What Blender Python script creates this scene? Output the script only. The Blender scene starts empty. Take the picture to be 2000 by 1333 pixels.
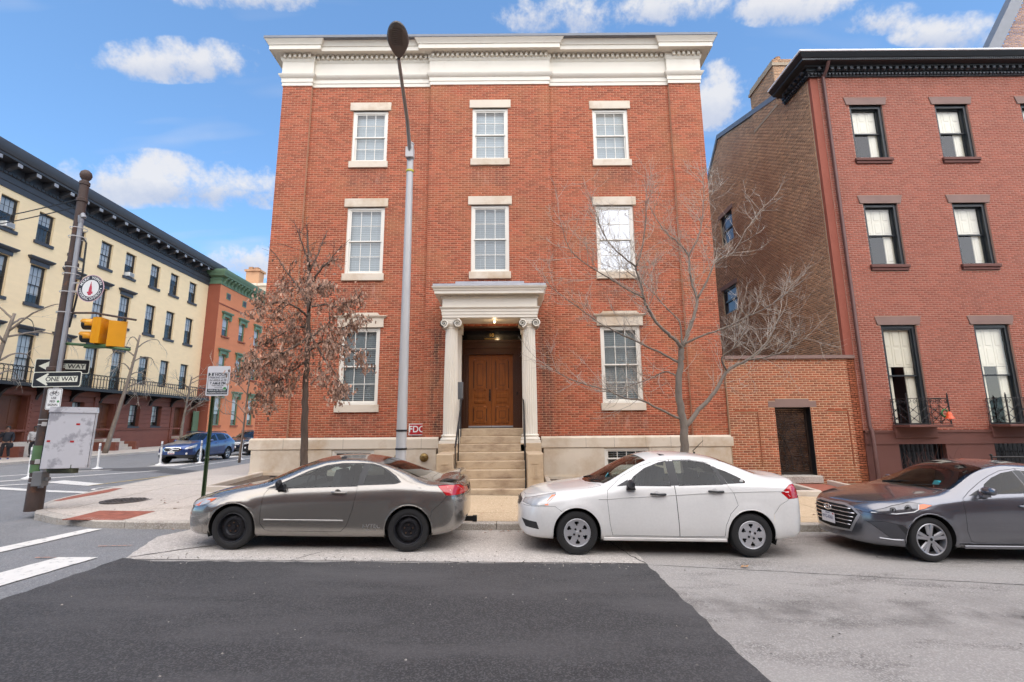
import bpy, bmesh, math, random
import numpy as np
from mathutils import Vector, Matrix, Euler
from mathutils.bvhtree import BVHTree
random.seed(7)
S = bpy.context.scene
COL = S.collection
R = math.radians
# ---------------------------------------------------------------- camera
cam = bpy.data.cameras.new('camera'); co = bpy.data.objects.new('camera', cam); COL.objects.link(co)
cam.sensor_width = 36; cam.lens = 16.74; cam.clip_end = 3000; cam.clip_start = 0.05
co.matrix_world = Matrix.Translation((0, 0, 1.9)) @ Matrix.Rotation(math.pi/2 + math.atan(162/930), 4, 'X') @ Matrix.Rotation(-0.0075, 4, 'Z')
S.camera = co
# ---------------------------------------------------------------- world, sun, exposure
SUN_EL, SUN_AZ = R(50), R(166)      # azimuth clockwise from +Y: behind the camera, to the right
W = bpy.data.worlds.new('World'); S.world = W; W.use_nodes = True
# cumulus banks: azimuth, elevation, half-width, half-height (degrees), weight
CLOUDS = [(-37.6, 33.8, 8.6, 2.5, 1.0), (-39.5, 22.6, 7.5, 3.6, 1.0), (-32, 23.8, 7.5, 3.4, .95), (7.6, 43.8, 8.5, 2.8, .95), (21.6, 42.6, 7.5, 2.4, .9), (25.8, 33.5, 3.6, 4.6, .95),
          (46.8, 31.9, 5.0, 1.9, .95), (-30.4, 17.0, 4.5, 3.2, .85), (-31, 41.4, 8.5, 2.0, .8), (34.0, 39.4, 6.5, 2.8, .9), (41.5, 35.4, 4, 1.8, .7), (110, 33, 20, 5, .9), (168, 34, 20, 6, .9), (225, 36, 20, 6, .9)]
def world():
    nt = W.node_tree; n = nt.nodes; l = nt.links; n.clear()
    out = n.new('ShaderNodeOutputWorld'); bg = n.new('ShaderNodeBackground'); bg.inputs[1].default_value = 0.102
    sky = n.new('ShaderNodeTexSky'); sky.sky_type = 'NISHITA'; sky.sun_disc = False
    sky.sun_elevation = SUN_EL; sky.sun_rotation = SUN_AZ; sky.altitude = 50; sky.air_density = 1.0; sky.dust_density = 0.1; sky.ozone_density = 3.0
    tc = n.new('ShaderNodeTexCoord'); nz = n.new('ShaderNodeVectorMath'); nz.operation = 'NORMALIZE'; l.new(tc.outputs['Generated'], nz.inputs[0])
    def M(op, a, b=None, c=None, clamp=False):
        m = n.new('ShaderNodeMath'); m.operation = op; m.use_clamp = clamp
        for i, v in enumerate((a, b, c)):
            if v is None: continue
            if isinstance(v, (int, float)): m.inputs[i].default_value = v
            else: l.new(v, m.inputs[i])
        return m.outputs[0]
    def noise(vec, sc, det, rough, dist=0.0):
        t = n.new('ShaderNodeTexNoise'); t.inputs['Scale'].default_value = sc; t.inputs['Detail'].default_value = det
        t.inputs['Roughness'].default_value = rough; t.inputs['Distortion'].default_value = dist; l.new(vec, t.inputs['Vector']); return t.outputs['Fac']
    n1 = noise(nz.outputs[0], 12.0, 5, 0.66, 0.0)
    dens = None; low = None
    for (az, el, sx, sy, a) in CLOUDS:
        a_, e_ = R(az), R(el)
        d = Vector((math.sin(a_)*math.cos(e_), math.cos(a_)*math.cos(e_), math.sin(e_))); rt = Vector((math.cos(a_), -math.sin(a_), 0)); up = rt.cross(d)
        if abs(az) < 60: rt = (Vector((1, 0, 0))-d*d.x).normalized(); up = rt.cross(d)      # banks drift along the street
        def dot(v):
            q = n.new('ShaderNodeVectorMath'); q.operation = 'DOT_PRODUCT'; l.new(nz.outputs[0], q.inputs[0]); q.inputs[1].default_value = v; return q.outputs['Value']
        u = dot(rt/math.sin(R(sx))); v = dot(up/math.sin(R(sy)))
        v2 = M('MAXIMUM', v, M('MULTIPLY', v, -1.5))          # flatter underside
        lobe = M('MULTIPLY_ADD', M('MULTIPLY_ADD', u, u, M('MULTIPLY', v2, v2)), -a, a, True)
        vs = M('MULTIPLY', v, lobe)
        dens = lobe if dens is None else M('MAXIMUM', dens, lobe); low = vs if low is None else M('ADD', low, vs)
    d1 = M('MULTIPLY_ADD', M('SUBTRACT', n1, 0.5), 3.2, dens)
    mr = n.new('ShaderNodeMapRange'); mr.interpolation_type = 'SMOOTHSTEP'; mr.inputs[1].default_value = 0.18; mr.inputs[2].default_value = 1.0; l.new(M('MULTIPLY', d1, M('MULTIPLY', dens, 4.0, None, True)), mr.inputs[0])
    sep = n.new('ShaderNodeSeparateXYZ'); l.new(nz.outputs[0], sep.inputs[0])
    zz = M('ADD', M('MAXIMUM', sep.outputs[2], 0.0), 0.22); cmb = n.new('ShaderNodeCombineXYZ'); l.new(M('DIVIDE', sep.outputs[0], zz), cmb.inputs[0]); l.new(M('MULTIPLY', M('DIVIDE', sep.outputs[1], zz), 3.4), cmb.inputs[1])
    ci = noise(cmb.outputs[0], 1.6, 3, 0.6, 0.0)
    mc = n.new('ShaderNodeMapRange'); mc.inputs[1].default_value = 0.54; mc.inputs[2].default_value = 0.85; mc.inputs[4].default_value = 0.5; l.new(ci, mc.inputs[0])
    cov = M('MAXIMUM', M('MULTIPLY', mr.outputs[0], 0.92), mc.outputs[0])
    shade = M('ADD', 0.62, M('MULTIPLY_ADD', M('SUBTRACT', n1, 0.5), 1.8, M('MULTIPLY', low, 1.9)), None, True)
    ramp = n.new('ShaderNodeMix'); ramp.data_type = 'RGBA'; l.new(shade, ramp.inputs[0]); ramp.inputs[6].default_value = (1.9, 2.2, 2.9, 1); ramp.inputs[7].default_value = (3.3, 3.3, 3.4, 1)
    mx = n.new('ShaderNodeMix'); mx.data_type = 'RGBA'; l.new(cov, mx.inputs[0]); gm = n.new('ShaderNodeGamma'); gm.inputs[1].default_value = 0.72; l.new(sky.outputs[0], gm.inputs[0]); tn = n.new('ShaderNodeVectorMath'); tn.operation = 'MULTIPLY'; tn.inputs[1].default_value = (0.86, 1.2, 1.5); l.new(gm.outputs[0], tn.inputs[0]); l.new(tn.outputs[0], mx.inputs[6]); l.new(ramp.outputs[2], mx.inputs[7])
    l.new(mx.outputs[2], bg.inputs[0]); l.new(bg.outputs[0], out.inputs[0])
world(); W.cycles.sampling_method = 'MANUAL'; W.cycles.sample_map_resolution = 256
sl = bpy.data.lights.new('sun', 'SUN'); sl.energy = 2.5; sl.angle = R(110); sl.color = (1.0, 0.88, 0.73)
so = bpy.data.objects.new('sun', sl); COL.objects.link(so); so.location = (-20, -30, 60)
sd = Vector((math.sin(SUN_AZ)*math.cos(SUN_EL), math.cos(SUN_AZ)*math.cos(SUN_EL), math.sin(SUN_EL)))
so.rotation_euler = sd.to_track_quat('Z', 'Y').to_euler()
S.view_settings.view_transform = 'Standard'; S.view_settings.look = 'None'; S.view_settings.exposure = 1.36; S.view_settings.gamma = 1.0
S.view_settings.use_curve_mapping = False
S.render.engine = 'CYCLES'
cy = S.cycles; cy.use_denoising = True; cy.use_adaptive_sampling = True; cy.adaptive_threshold = 0.03; cy.max_bounces = 6; cy.diffuse_bounces = 3; cy.glossy_bounces = 3; cy.transmission_bounces = 4; cy.transparent_max_bounces = 16
cy.sample_clamp_indirect = 6; cy.caustics_reflective = False; cy.caustics_refractive = False

# ---------------------------------------------------------------- helpers: materials
MATS = {}
def mat(name, col, rough=0.6, metal=0.0, var=0.12, scale=3.0, var2=0.0, scale2=40.0, bump=0.0, bscale=60.0, bdist=0.01, spec=0.5, coat=0.0, island=0.0, emit=None, stretch=None, dark=None, coords='pos'):
    """Principled with two scales of tone noise, optional fine bump, per-piece tone and dirt blotches."""
    if name in MATS: return MATS[name]
    m = bpy.data.materials.new(name); m.use_nodes = True; nt = m.node_tree; n = nt.nodes; l = nt.links
    b = n['Principled BSDF']; b.inputs['Roughness'].default_value = rough; b.inputs['Metallic'].default_value = metal
    b.inputs['Specular IOR Level'].default_value = spec; b.inputs['Coat Weight'].default_value = coat; b.inputs['Coat Roughness'].default_value = 0.04
    if coords == 'pos':
        g_ = n.new('ShaderNodeNewGeometry'); vec = g_.outputs['Position']
    else:
        g_ = n.new('ShaderNodeTexCoord'); vec = g_.outputs['Object']
    if stretch:
        mp = n.new('ShaderNodeVectorMath'); mp.operation = 'MULTIPLY'; l.new(vec, mp.inputs[0]); mp.inputs[1].default_value = stretch; vec = mp.outputs[0]
    def noise(sc, det=4, rg=0.55):
        t = n.new('ShaderNodeTexNoise'); t.inputs['Scale'].default_value = sc; t.inputs['Detail'].default_value = det; t.inputs['Roughness'].default_value = rg; l.new(vec, t.inputs['Vector']); return t.outputs['Fac']
    def mad(x, a, c):
        q = n.new('ShaderNodeMath'); q.operation = 'MULTIPLY_ADD'; l.new(x, q.inputs[0]); q.inputs[1].default_value = a; q.inputs[2].default_value = c; return q.outputs[0]
    def mul(x, y):
        q = n.new('ShaderNodeMath'); q.operation = 'MULTIPLY'; l.new(x, q.inputs[0]); l.new(y, q.inputs[1]); return q.outputs[0]
    f = None
    if var: f = mad(noise(scale), var*4, 1 - var*2)
    if var2:
        f2 = mad(noise(scale2, 2), var2*4, 1 - var2*2); f = f2 if f is None else mul(f, f2)
    if island:
        ge = n.new('ShaderNodeNewGeometry'); oi = n.new('ShaderNodeObjectInfo')
        ad = n.new('ShaderNodeMath'); l.new(ge.outputs['Random Per Island'], ad.inputs[0]); l.new(oi.outputs['Random'], ad.inputs[1])
        fr = n.new('ShaderNodeMath'); fr.operation = 'FRACT'; l.new(ad.outputs[0], fr.inputs[0])
        f3 = mad(fr.outputs[0], island*2, 1 - island); f = f3 if f is None else mul(f, f3)
    colout = None
    if f is not None:
        v = n.new('ShaderNodeVectorMath'); v.operation = 'SCALE'; v.inputs[0].default_value = col[:3]; l.new(f, v.inputs['Scale']); colout = v.outputs[0]
    if dark:   # (colour, scale, lo, hi): stains with a shape of their own
        dc, dsc, lo, hi = dark
        mr = n.new('ShaderNodeMapRange'); mr.inputs[1].default_value = lo; mr.inputs[2].default_value = hi; l.new(noise(dsc, 6, 0.65), mr.inputs[0])
        mx = n.new('ShaderNodeMix'); mx.data_type = 'RGBA'; l.new(mr.outputs[0], mx.inputs[0]); mx.inputs[7].default_value = (*dc, 1)
        if colout is None: mx.inputs[6].default_value = (*col[:3], 1)
        else: l.new(colout, mx.inputs[6])
        colout = mx.outputs[2]
    if colout is None: b.inputs['Base Color'].default_value = (*col[:3], 1)
    else: l.new(colout, b.inputs['Base Color'])
    if bump:
        bp = n.new('ShaderNodeBump'); bp.inputs['Strength'].default_value = bump; bp.inputs['Distance'].default_value = bdist; l.new(noise(bscale, 3), bp.inputs['Height']); l.new(bp.outputs[0], b.inputs['Normal'])
    if emit:
        b.inputs['Emission Color'].default_value = (*emit[0], 1); b.inputs['Emission Strength'].default_value = emit[1]
    MATS[name] = m; return m
def glass(name, tint=(0.8, 0.85, 0.85), base=0.06, rough=0.0, ior=1.5, gain=1.0):
    """Thin pane: fresnel mix of a tinted transparency and a mirror reflection."""
    if name in MATS: return MATS[name]
    m = bpy.data.materials.new(name); m.use_nodes = True; nt = m.node_tree; n = nt.nodes; l = nt.links; n.clear()
    o = n.new('ShaderNodeOutputMaterial'); t = n.new('ShaderNodeBsdfTransparent'); t.inputs[0].default_value = (*tint, 1)
    gl = n.new('ShaderNodeBsdfGlossy'); gl.inputs['Roughness'].default_value = rough; gl.inputs[0].default_value = (1, 1, 1, 1)
    lw = n.new('ShaderNodeLayerWeight'); pw = n.new('ShaderNodeMath'); pw.operation = 'POWER'; l.new(lw.outputs['Facing'], pw.inputs[0]); pw.inputs[1].default_value = 4.5   # Schlick, same from both sides
    ma = n.new('ShaderNodeMath'); ma.operation = 'MULTIPLY_ADD'; ma.use_clamp = True; l.new(pw.outputs[0], ma.inputs[0]); ma.inputs[1].default_value = 0.9*gain; ma.inputs[2].default_value = 0.045+base
    mx = n.new('ShaderNodeMixShader'); l.new(ma.outputs[0], mx.inputs[0]); l.new(t.outputs[0], mx.inputs[1]); l.new(gl.outputs[0], mx.inputs[2]); l.new(mx.outputs[0], o.inputs[0])
    MATS[name] = m; return m
# ---------------------------------------------------------------- helpers: things and meshes
ROOT = {}
def props(o, label=None, cat=None, group=None, kind=None):
    if label: o['label'] = label
    if cat: o['category'] = cat
    if group: o['group'] = group
    if kind: o['kind'] = kind
    return o
def thing(name, label, cat, loc=(0, 0, 0), rz=0.0, group=None):
    o = bpy.data.objects.new(name, None); o.empty_display_size = 0.2; COL.objects.link(o)
    o.location = loc; o.rotation_euler = (0, 0, rz); ROOT[o.name] = Vector(loc) if not rz else Vector((0, 0, 0))
    return props(o, label, cat, group)
def link(name, me, parent=None, loc=(0, 0, 0), rot=None):
    o = bpy.data.objects.new(name, me); COL.objects.link(o)
    if parent is not None: o.parent = parent; ROOT[o.name] = ROOT.get(parent.name, Vector())
    o.location = loc
    if rot: o.rotation_euler = rot
    return o
def tree_copy(o, parent=None, loc=None, rot=None):
    c = o.copy(); COL.objects.link(c); c.parent = parent
    if loc is not None: c.location = loc
    if rot is not None: c.rotation_euler = rot
    for ch in list(o.children): tree_copy(ch, c)
    return c
class MB:
    def __init__(s): s.v = []; s.f = []
    def add(s, vs, fs):
        k = len(s.v); s.v += [tuple(p) for p in vs]; s.f += [tuple(i + k for i in q) for q in fs]; return s
    def box(s, x0, x1, y0, y1, z0, z1, sk=None):
        if x0 > x1: x0, x1 = x1, x0
        if y0 > y1: y0, y1 = y1, y0
        if z0 > z1: z0, z1 = z1, z0
        return s.add([(x0, y0, z0), (x1, y0, z0), (x1, y1, z0), (x0, y1, z0), (x0, y0, z1), (x1, y0, z1), (x1, y1, z1), (x0, y1, z1)],
                     [(0, 3, 2, 1), (4, 5, 6, 7), (0, 1, 5, 4), (1, 2, 6, 5), (2, 3, 7, 6), (3, 0, 4, 7)])
    def cham(s, x0, x1, y0, y1, z0, z1, c=0.01):
        """box with chamfered edges towards -Y (the face seen) and top"""
        return s.add([(x0, y1, z0), (x1, y1, z0), (x1, y1, z1), (x0, y1, z1), (x0, y0+c, z0), (x1, y0+c, z0), (x1, y0+c, z1), (x0, y0+c, z1), (x0+c, y0, z0+c), (x1-c, y0, z0+c), (x1-c, y0, z1-c), (x0+c, y0, z1-c)],
                     [(3, 2, 1, 0), (0, 1, 5, 4), (1, 2, 6, 5), (2, 3, 7, 6), (3, 0, 4, 7), (4, 5, 9, 8), (5, 6, 10, 9), (6, 7, 11, 10), (7, 4, 8, 11), (8, 9, 10, 11)])
    def prism(s, poly, y0, y1, plane='xz'):
        """extrude a 2D polygon; plane xz along y, xy along z, yz along x"""
        def P(a, b, c): return {'xz': (a, c, b), 'xy': (a, b, c), 'yz': (c, a, b)}[plane]
        n = len(poly); vs = [P(a, b, y0) for a, b in poly] + [P(a, b, y1) for a, b in poly]
        return s.add(vs, [tuple(range(n)), tuple(range(2*n-1, n-1, -1))] + [(i, i+n, (i+1) % n + n, (i+1) % n) for i in range(n)])
    def lathe(s, prof, c=(0, 0, 0), n=16, axis='z', cap=True):
        vs = []; m = len(prof)
        for i in range(n):
            a = 2*math.pi*i/n
            for r, h in prof:
                p = (r*math.cos(a), r*math.sin(a), h)
                if axis == 'y': p = (p[0], p[2], p[1])
                if axis == 'x': p = (p[2], p[0], p[1])
                vs.append((p[0]+c[0], p[1]+c[1], p[2]+c[2]))
        fs = [(i*m+j, ((i+1) % n)*m+j, ((i+1) % n)*m+j+1, i*m+j+1) for i in range(n) for j in range(m-1)]
        if cap: fs += [tuple(i*m for i in range(n))[::-1], tuple(i*m+m-1 for i in range(n))]
        return s.add(vs, fs)
    def tube(s, pts, rad, n=6, cap=True):
        pts = [Vector(p) for p in pts]; m = len(pts)
        if not hasattr(rad, '__len__'): rad = [rad]*m
        vs = []; prev = None
        for i, p in enumerate(pts):
            t = (pts[min(i+1, m-1)] - pts[max(i-1, 0)])
            if t.length < 1e-9: t = Vector((0, 0, 1))
            t.normalize()
            if prev is None: a = t.orthogonal().normalized()
            else:
                a = prev - t*prev.dot(t); a = a.normalized() if a.length > 1e-6 else t.orthogonal().normalized()
            prev = a; b = t.cross(a)
            for k in range(n):
                w = 2*math.pi*k/n; vs.append(p + (a*math.cos(w) + b*math.sin(w))*rad[i])
        fs = [(i*n+k, i*n+(k+1) % n, (i+1)*n+(k+1) % n, (i+1)*n+k) for i in range(m-1) for k in range(n)]
        if cap: fs += [tuple(range(n))[::-1], tuple((m-1)*n+k for k in range(n))]
        return s.add(vs, fs)
    def sweep(s, path, prof, closed_prof=True, out=1):
        """mitred sweep of a moulding profile (out, z) along a plan polyline; 'out' is to the right of travel"""
        P = [Vector(p) for p in path]; m = len(P); k = len(prof); vs = []
        for i in range(m):
            d0 = (P[i]-P[i-1]).normalized() if i > 0 else (P[1]-P[0]).normalized()
            d1 = (P[i+1]-P[i]).normalized() if i < m-1 else d0
            n0 = Vector((d0.y, -d0.x))*out; n1 = Vector((d1.y, -d1.x))*out
            q = (n0+n1); q = q/max(0.3, 1+n0.dot(n1))
            for o, z in prof: vs.append((P[i].x+q.x*o, P[i].y+q.y*o, z))
        kk = k if closed_prof else k-1
        fs = [(i*k+j, (i+1)*k+j, (i+1)*k+(j+1) % k, i*k+(j+1) % k) for i in range(m-1) for j in range(kk)]
        if closed_prof: fs += [tuple(range(k)), tuple((m-1)*k+j for j in range(k))[::-1]]
        return s.add(vs, fs)
    def build(s, name, m, parent=None, smooth=False, kind=None, sub=None, loc=None):
        off = ROOT.get(parent.name, Vector()) if parent is not None else Vector()
        me = bpy.data.meshes.new(name); me.from_pydata([(a-off.x, b-off.y, c-off.z) for a, b, c in s.v], [], s.f); me.validate(); me.update()
        bm = bmesh.new(); bm.from_mesh(me); bmesh.ops.recalc_face_normals(bm, faces=bm.faces); bm.to_mesh(me); bm.free()
        me.materials.append(m)
        if smooth:
            me.polygons.foreach_set('use_smooth', [True]*len(me.polygons))
            if smooth != True: me.set_sharp_from_angle(angle=R(smooth))
        o = link(name, me, parent, loc or (0, 0, 0))
        if kind: o['kind'] = kind
        return o
def fast_mesh(name, V, F4):
    """quads from numpy arrays"""
    me = bpy.data.meshes.new(name); V = np.asarray(V, dtype=np.float32); F4 = np.asarray(F4, dtype=np.int32)
    me.vertices.add(len(V)); me.vertices.foreach_set('co', V.ravel()); k = F4.shape[1]
    me.loops.add(F4.size); me.loops.foreach_set('vertex_index', F4.ravel()); me.polygons.add(len(F4))
    me.polygons.foreach_set('loop_start', np.arange(0, F4.size, k, dtype=np.int32)); me.polygons.foreach_set('loop_total', np.full(len(F4), k, dtype=np.int32))
    me.update(calc_edges=True); me.validate(); return me
def cutspan(a, b, holes):
    """1D interval [a,b] minus a list of intervals"""
    out = [(a, b)]
    for h0, h1 in holes:
        nx = []
        for s0, s1 in out:
            if h1 <= s0 or h0 >= s1: nx.append((s0, s1)); continue
            if h0 > s0: nx.append((s0, h0))
            if h1 < s1: nx.append((h1, s1))
        out = nx
    return [(p, q) for p, q in out if q-p > 0.015]
BR_L, BR_H, BR_J = 0.222, 0.0698, 0.0108
def brick_wall(parent, P0, ud, regions, holes, mb, mm, zbase=0.0, top=None, near=300, L=BR_L, Hh=BR_H, J=BR_J, proud=0.0035, thick=0.2, camlocal=None, bond=0):
    """Brick face: a mortar backing plus single bricks. P0 origin, ud unit vector along the wall (outward normal = ud rotated -90 deg);
    regions [(u0,u1,z0,z1,out)], holes [(u0,u1,z0,z1)], top(u) upper limit. The nearest bricks are single parts, the rest one joined part."""
    ud = Vector(ud).normalized(); nd = Vector((ud.y, -ud.x)); P0 = Vector(P0)
    bk = MB()
    def W3(u, o, z): p = P0 + ud*u + nd*o; return (p.x, p.y, z)
    rows = []
    for (u0, u1, z0, z1, out) in regions:
        us = sorted({u0, u1, *[min(max(h[i], u0), u1) for h in holes for i in (0, 1)]}); zs = sorted({z0, z1, *[min(max(h[i], z0), z1) for h in holes for i in (2, 3)]})
        for a, b in zip(us, us[1:]):
            for c, d in zip(zs, zs[1:]):
                if b-a < 1e-4 or d-c < 1e-4: continue
                um, zm = (a+b)/2, (c+d)/2
                if any(h[0] < um < h[1] and h[2] < zm < h[3] for h in holes): continue
                if top: 
                    d0, d1 = min(d, top(a)), min(d, top(b))
                    bk.add([W3(a, out, c), W3(b, out, c), W3(b, out, d1), W3(a, out, d0)], [(0, 1, 2, 3)]); continue
                bk.add([W3(a, out, c), W3(b, out, c), W3(b, out, d), W3(a, out, d)], [(0, 1, 2, 3)])
        # side returns of the region
        for a, s_ in ((u0, 1), (u1, -1)):
            zt = top(a) if top else z1
            bk.add([W3(a, out, z0), W3(a, out-thick, z0), W3(a, out-thick, min(z1, zt)), W3(a, out, min(z1, zt))], [(0, 1, 2, 3)])
        for h in holes:   # reveals
            a, b, c, d = max(h[0], u0), min(h[1], u1), max(h[2], z0), min(h[3], z1)
            if b <= a or d <= c: continue
            for q in ([(a, c), (b, c)], [(b, c), (b, d)], [(b, d), (a, d)], [(a, d), (a, c)]):
                (ua, za), (ub, zb) = q
                bk.add([W3(ua, out, za), W3(ub, out, zb), W3(ub, out-thick, zb), W3(ua, out-thick, za)], [(0, 1, 2, 3)])
        k0 = int(math.floor((z0-zbase)/Hh)); k1 = int(math.ceil((z1-zbase)/Hh))
        for k in range(k0, k1):
            a, b = zbase+k*Hh+J/2, zbase+(k+1)*Hh-J/2
            a, b = max(a, z0), min(b, z1)
            if b-a < 0.02: continue
            zm = (a+b)/2
            hs = [(h[0], h[1]) for h in holes if h[2] < zm < h[3]]
            hdr = bond and k % bond == 0
            LL = L/2 if hdr else L
            ofs = 0 if k % 2 else LL/2
            for (s0, s1) in cutspan(u0, u1, hs):
                if top and top((s0+s1)/2) < zm and not callable(top): continue
                i0 = int(math.floor((s0-ofs)/LL)); i1 = int(math.ceil((s1-ofs)/LL))
                for i in range(i0, i1):
                    p, q = max(ofs+i*LL+J/2, s0), min(ofs+(i+1)*LL-J/2, s1)
                    if q-p < 0.02: continue
                    if top and top((p+q)/2) < b: continue
                    rows.append((p, q, a, b, out))
    A = np.array(rows); n = len(A); rng = np.random.default_rng(3)
    jit = rng.uniform(-0.0015, 0.0015, n)
    c = np.stack([P0.x+ud.x*(A[:, 0]+A[:, 1])/2, P0.y+ud.y*(A[:, 0]+A[:, 1])/2, (A[:, 2]+A[:, 3])/2], 1)
    cl = np.array(camlocal if camlocal is not None else (0, 0, 1.9)); dist = np.linalg.norm(c-cl, axis=1)
    full = np.abs((A[:, 1]-A[:, 0])-(L-J)) < 1e-4; full &= np.abs((A[:, 3]-A[:, 2])-(Hh-J)) < 1e-4
    order = np.argsort(np.where(full, dist, 1e9)); sel = order[:near] if near else order[:0]; keep = np.ones(n, bool); keep[sel] = False
    off = ROOT.get(parent.name, Vector())
    def verts(Aq, jq):
        V = []
        ch = 0.003
        for (ui, zi, oi, sg) in ((0, 2, 0, 0), (1, 2, 0, 0), (1, 3, 0, 0), (0, 3, 0, 0), (0, 2, 1, 1), (1, 2, 1, 1), (1, 3, 1, 1), (0, 3, 1, 1)):
            u = Aq[:, ui] + (ch*(1 if ui == 0 else -1) if sg else 0); z = Aq[:, zi] + (ch*(1 if zi == 2 else -1) if sg else 0)
            o = Aq[:, 4] + (proud+jq if oi else -0.002)
            V.append(np.stack([P0.x+ud.x*u+nd.x*o-off.x, P0.y+ud.y*u+nd.y*o-off.y, z-off.z], 1))
        return np.stack(V, 1)
    F0 = np.array([(4, 5, 6, 7), (0, 1, 5, 4), (1, 2, 6, 5), (2, 3, 7, 6), (3, 0, 4, 7)])
    Ar = A[keep]; V = verts(Ar, jit[keep]).reshape(-1, 3); F = (F0[None]+8*np.arange(len(Ar))[:, None, None]).reshape(-1, 4)
    me = fast_mesh('brick_courses', V, F); me.materials.append(mb)
    wall = bk.build('wall', mm, parent)
    o = link('brick_courses', me, wall); o['kind'] = 'stuff'; ROOT[o.name] = off
    if len(sel):
        j = sel[0]; V1 = verts(A[j:j+1], np.zeros(1))[0]; ctr = V1.mean(0); m1 = fast_mesh('brick', V1-ctr, F0); m1.materials.append(mb)
        for i in sel:
            d = (A[i]-A[j]); link('brick', m1, wall, (ctr[0]+ud.x*d[0]+nd.x*(d[4]+jit[i]), ctr[1]+ud.y*d[0]+nd.y*(d[4]+jit[i]), ctr[2]+d[2]))
    return wall
def text_mesh(name, s, size, m, parent, loc, rot, extrude=0.0015, align='CENTER', sx=1.0, font_bold=0.0):
    cu = bpy.data.curves.new(name, 'FONT'); cu.body = s; cu.size = size; cu.extrude = extrude; cu.align_x = align; cu.align_y = 'CENTER'; cu.offset = font_bold
    o = bpy.data.objects.new(name, cu); COL.objects.link(o)
    me = bpy.data.meshes.new_from_object(o); COL.objects.unlink(o); bpy.data.objects.remove(o)
    if sx != 1.0:
        for v in me.vertices: v.co.x *= sx
    me.materials.clear(); me.materials.append(m)
    q = link(name, me, parent, loc, rot); return q
# ---------------------------------------------------------------- ground heights
def gz(x):
    if x > -8: z = -0.02*x-0.02
    elif x > -15:
        t = (x+15)/7; z = 0.05 + t*t*(3-2*t)*0.09
    else: z = 0.05
    return max(z, -0.45)
KY = lambda x: 9.15+0.045*max(-8, min(x, 14))       # kerb line of the street
SX = lambda y: -10.45-0.037*(y-12)                  # kerb line of the side street
def swz(x, y): return gz(x)+0.13+0.03*max(0, min(y-9.2, 5.6))
# ================================================================ GROUND
def speckle(name, c0, c1, sc, rough=0.85, bump=0.5, stain=None, mottling=0.1, stretch=None):
    m = mat(name, c0, rough, var=mottling, scale=0.9, stretch=stretch, var2=0.0, bump=bump, bscale=sc, bdist=0.006, dark=stain)
    nt = m.node_tree; n = nt.nodes; l = nt.links; b = n['Principled BSDF']
    src = b.inputs['Base Color'].links[0].from_socket
    ge = n.new('ShaderNodeNewGeometry'); v = n.new('ShaderNodeTexVoronoi'); v.inputs['Scale'].default_value = sc; l.new(ge.outputs['Position'], v.inputs['Vector'])
    w = n.new('ShaderNodeTexWhiteNoise'); l.new(v.outputs['Position'], w.inputs['Vector'])
    mr = n.new('ShaderNodeMapRange'); mr.inputs[1].default_value = 0.45; mr.inputs[2].default_value = 1.0; l.new(w.outputs['Value'], mr.inputs[0])
    mx = n.new('ShaderNodeMix'); mx.data_type = 'RGBA'; l.new(mr.outputs[0], mx.inputs[0]); l.new(src, mx.inputs[6]); mx.inputs[7].default_value = (*c1, 1); l.new(mx.outputs[2], b.inputs['Base Color'])
    return m
m_old = speckle('worn_concrete_road', (0.275, 0.256, 0.238), (0.365, 0.345, 0.322), 80, stain=((0.105, 0.095, 0.088), 1.3, 0.50, 0.70), mottling=0.12, stretch=(.55, 1.5, 1))
def track_dirt(m):
    # tyre-path dirt along the street and scattered drip spots
    nt = m.node_tree; n = nt.nodes; l = nt.links; b = n['Principled BSDF']; src = b.inputs['Base Color'].links[0].from_socket
    ge = n.new('ShaderNodeNewGeometry'); sp = n.new('ShaderNodeSeparateXYZ'); l.new(ge.outputs['Position'], sp.inputs[0])
    def M(op, a, b2=None, c=None, clamp=False):
        q = n.new('ShaderNodeMath'); q.operation = op; q.use_clamp = clamp
        for i, v in enumerate((a, b2, c)):
            if v is None: continue
            if isinstance(v, (int, float)): q.inputs[i].default_value = v
            else: l.new(v, q.inputs[i])
        return q.outputs[0]
    t = n.new('ShaderNodeTexNoise'); t.inputs['Scale'].default_value = 2.2; t.inputs['Detail'].default_value = 5; t.inputs['Roughness'].default_value = .65; l.new(ge.outputs['Position'], t.inputs['Vector'])
    bd = M('SUBTRACT', 1.0, M('DIVIDE', M('ABSOLUTE', M('SUBTRACT', sp.outputs[1], 5.45)), .75), None, True)
    f = M('MULTIPLY', bd, M('MULTIPLY', M('SUBTRACT', t.outputs['Fac'], .36), 3.0, None, True))
    v = n.new('ShaderNodeTexVoronoi'); v.inputs['Scale'].default_value = 2.4; l.new(ge.outputs['Position'], v.inputs['Vector'])
    sc = n.new('ShaderNodeSeparateColor'); l.new(v.outputs['Color'], sc.inputs[0])
    spot = M('MULTIPLY', M('SUBTRACT', M('MULTIPLY', M('SUBTRACT', sc.outputs[0], .55), .34), v.outputs['Distance']), 30.0, None, True)
    mx = n.new('ShaderNodeMix'); mx.data_type = 'RGBA'; l.new(M('MAXIMUM', M('MULTIPLY', f, .75), M('MULTIPLY', spot, .6)), mx.inputs[0]); l.new(src, mx.inputs[6]); mx.inputs[7].default_value = (.085, .076, .07, 1); l.new(mx.outputs[2], b.inputs['Base Color'])
m_lane = speckle('parking_lane_concrete', (0.39, 0.355, 0.32), (0.58, 0.54, 0.50), 60, stain=((0.17, 0.15, 0.135), 1.6, 0.56, 0.78), mottling=0.09)
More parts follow.
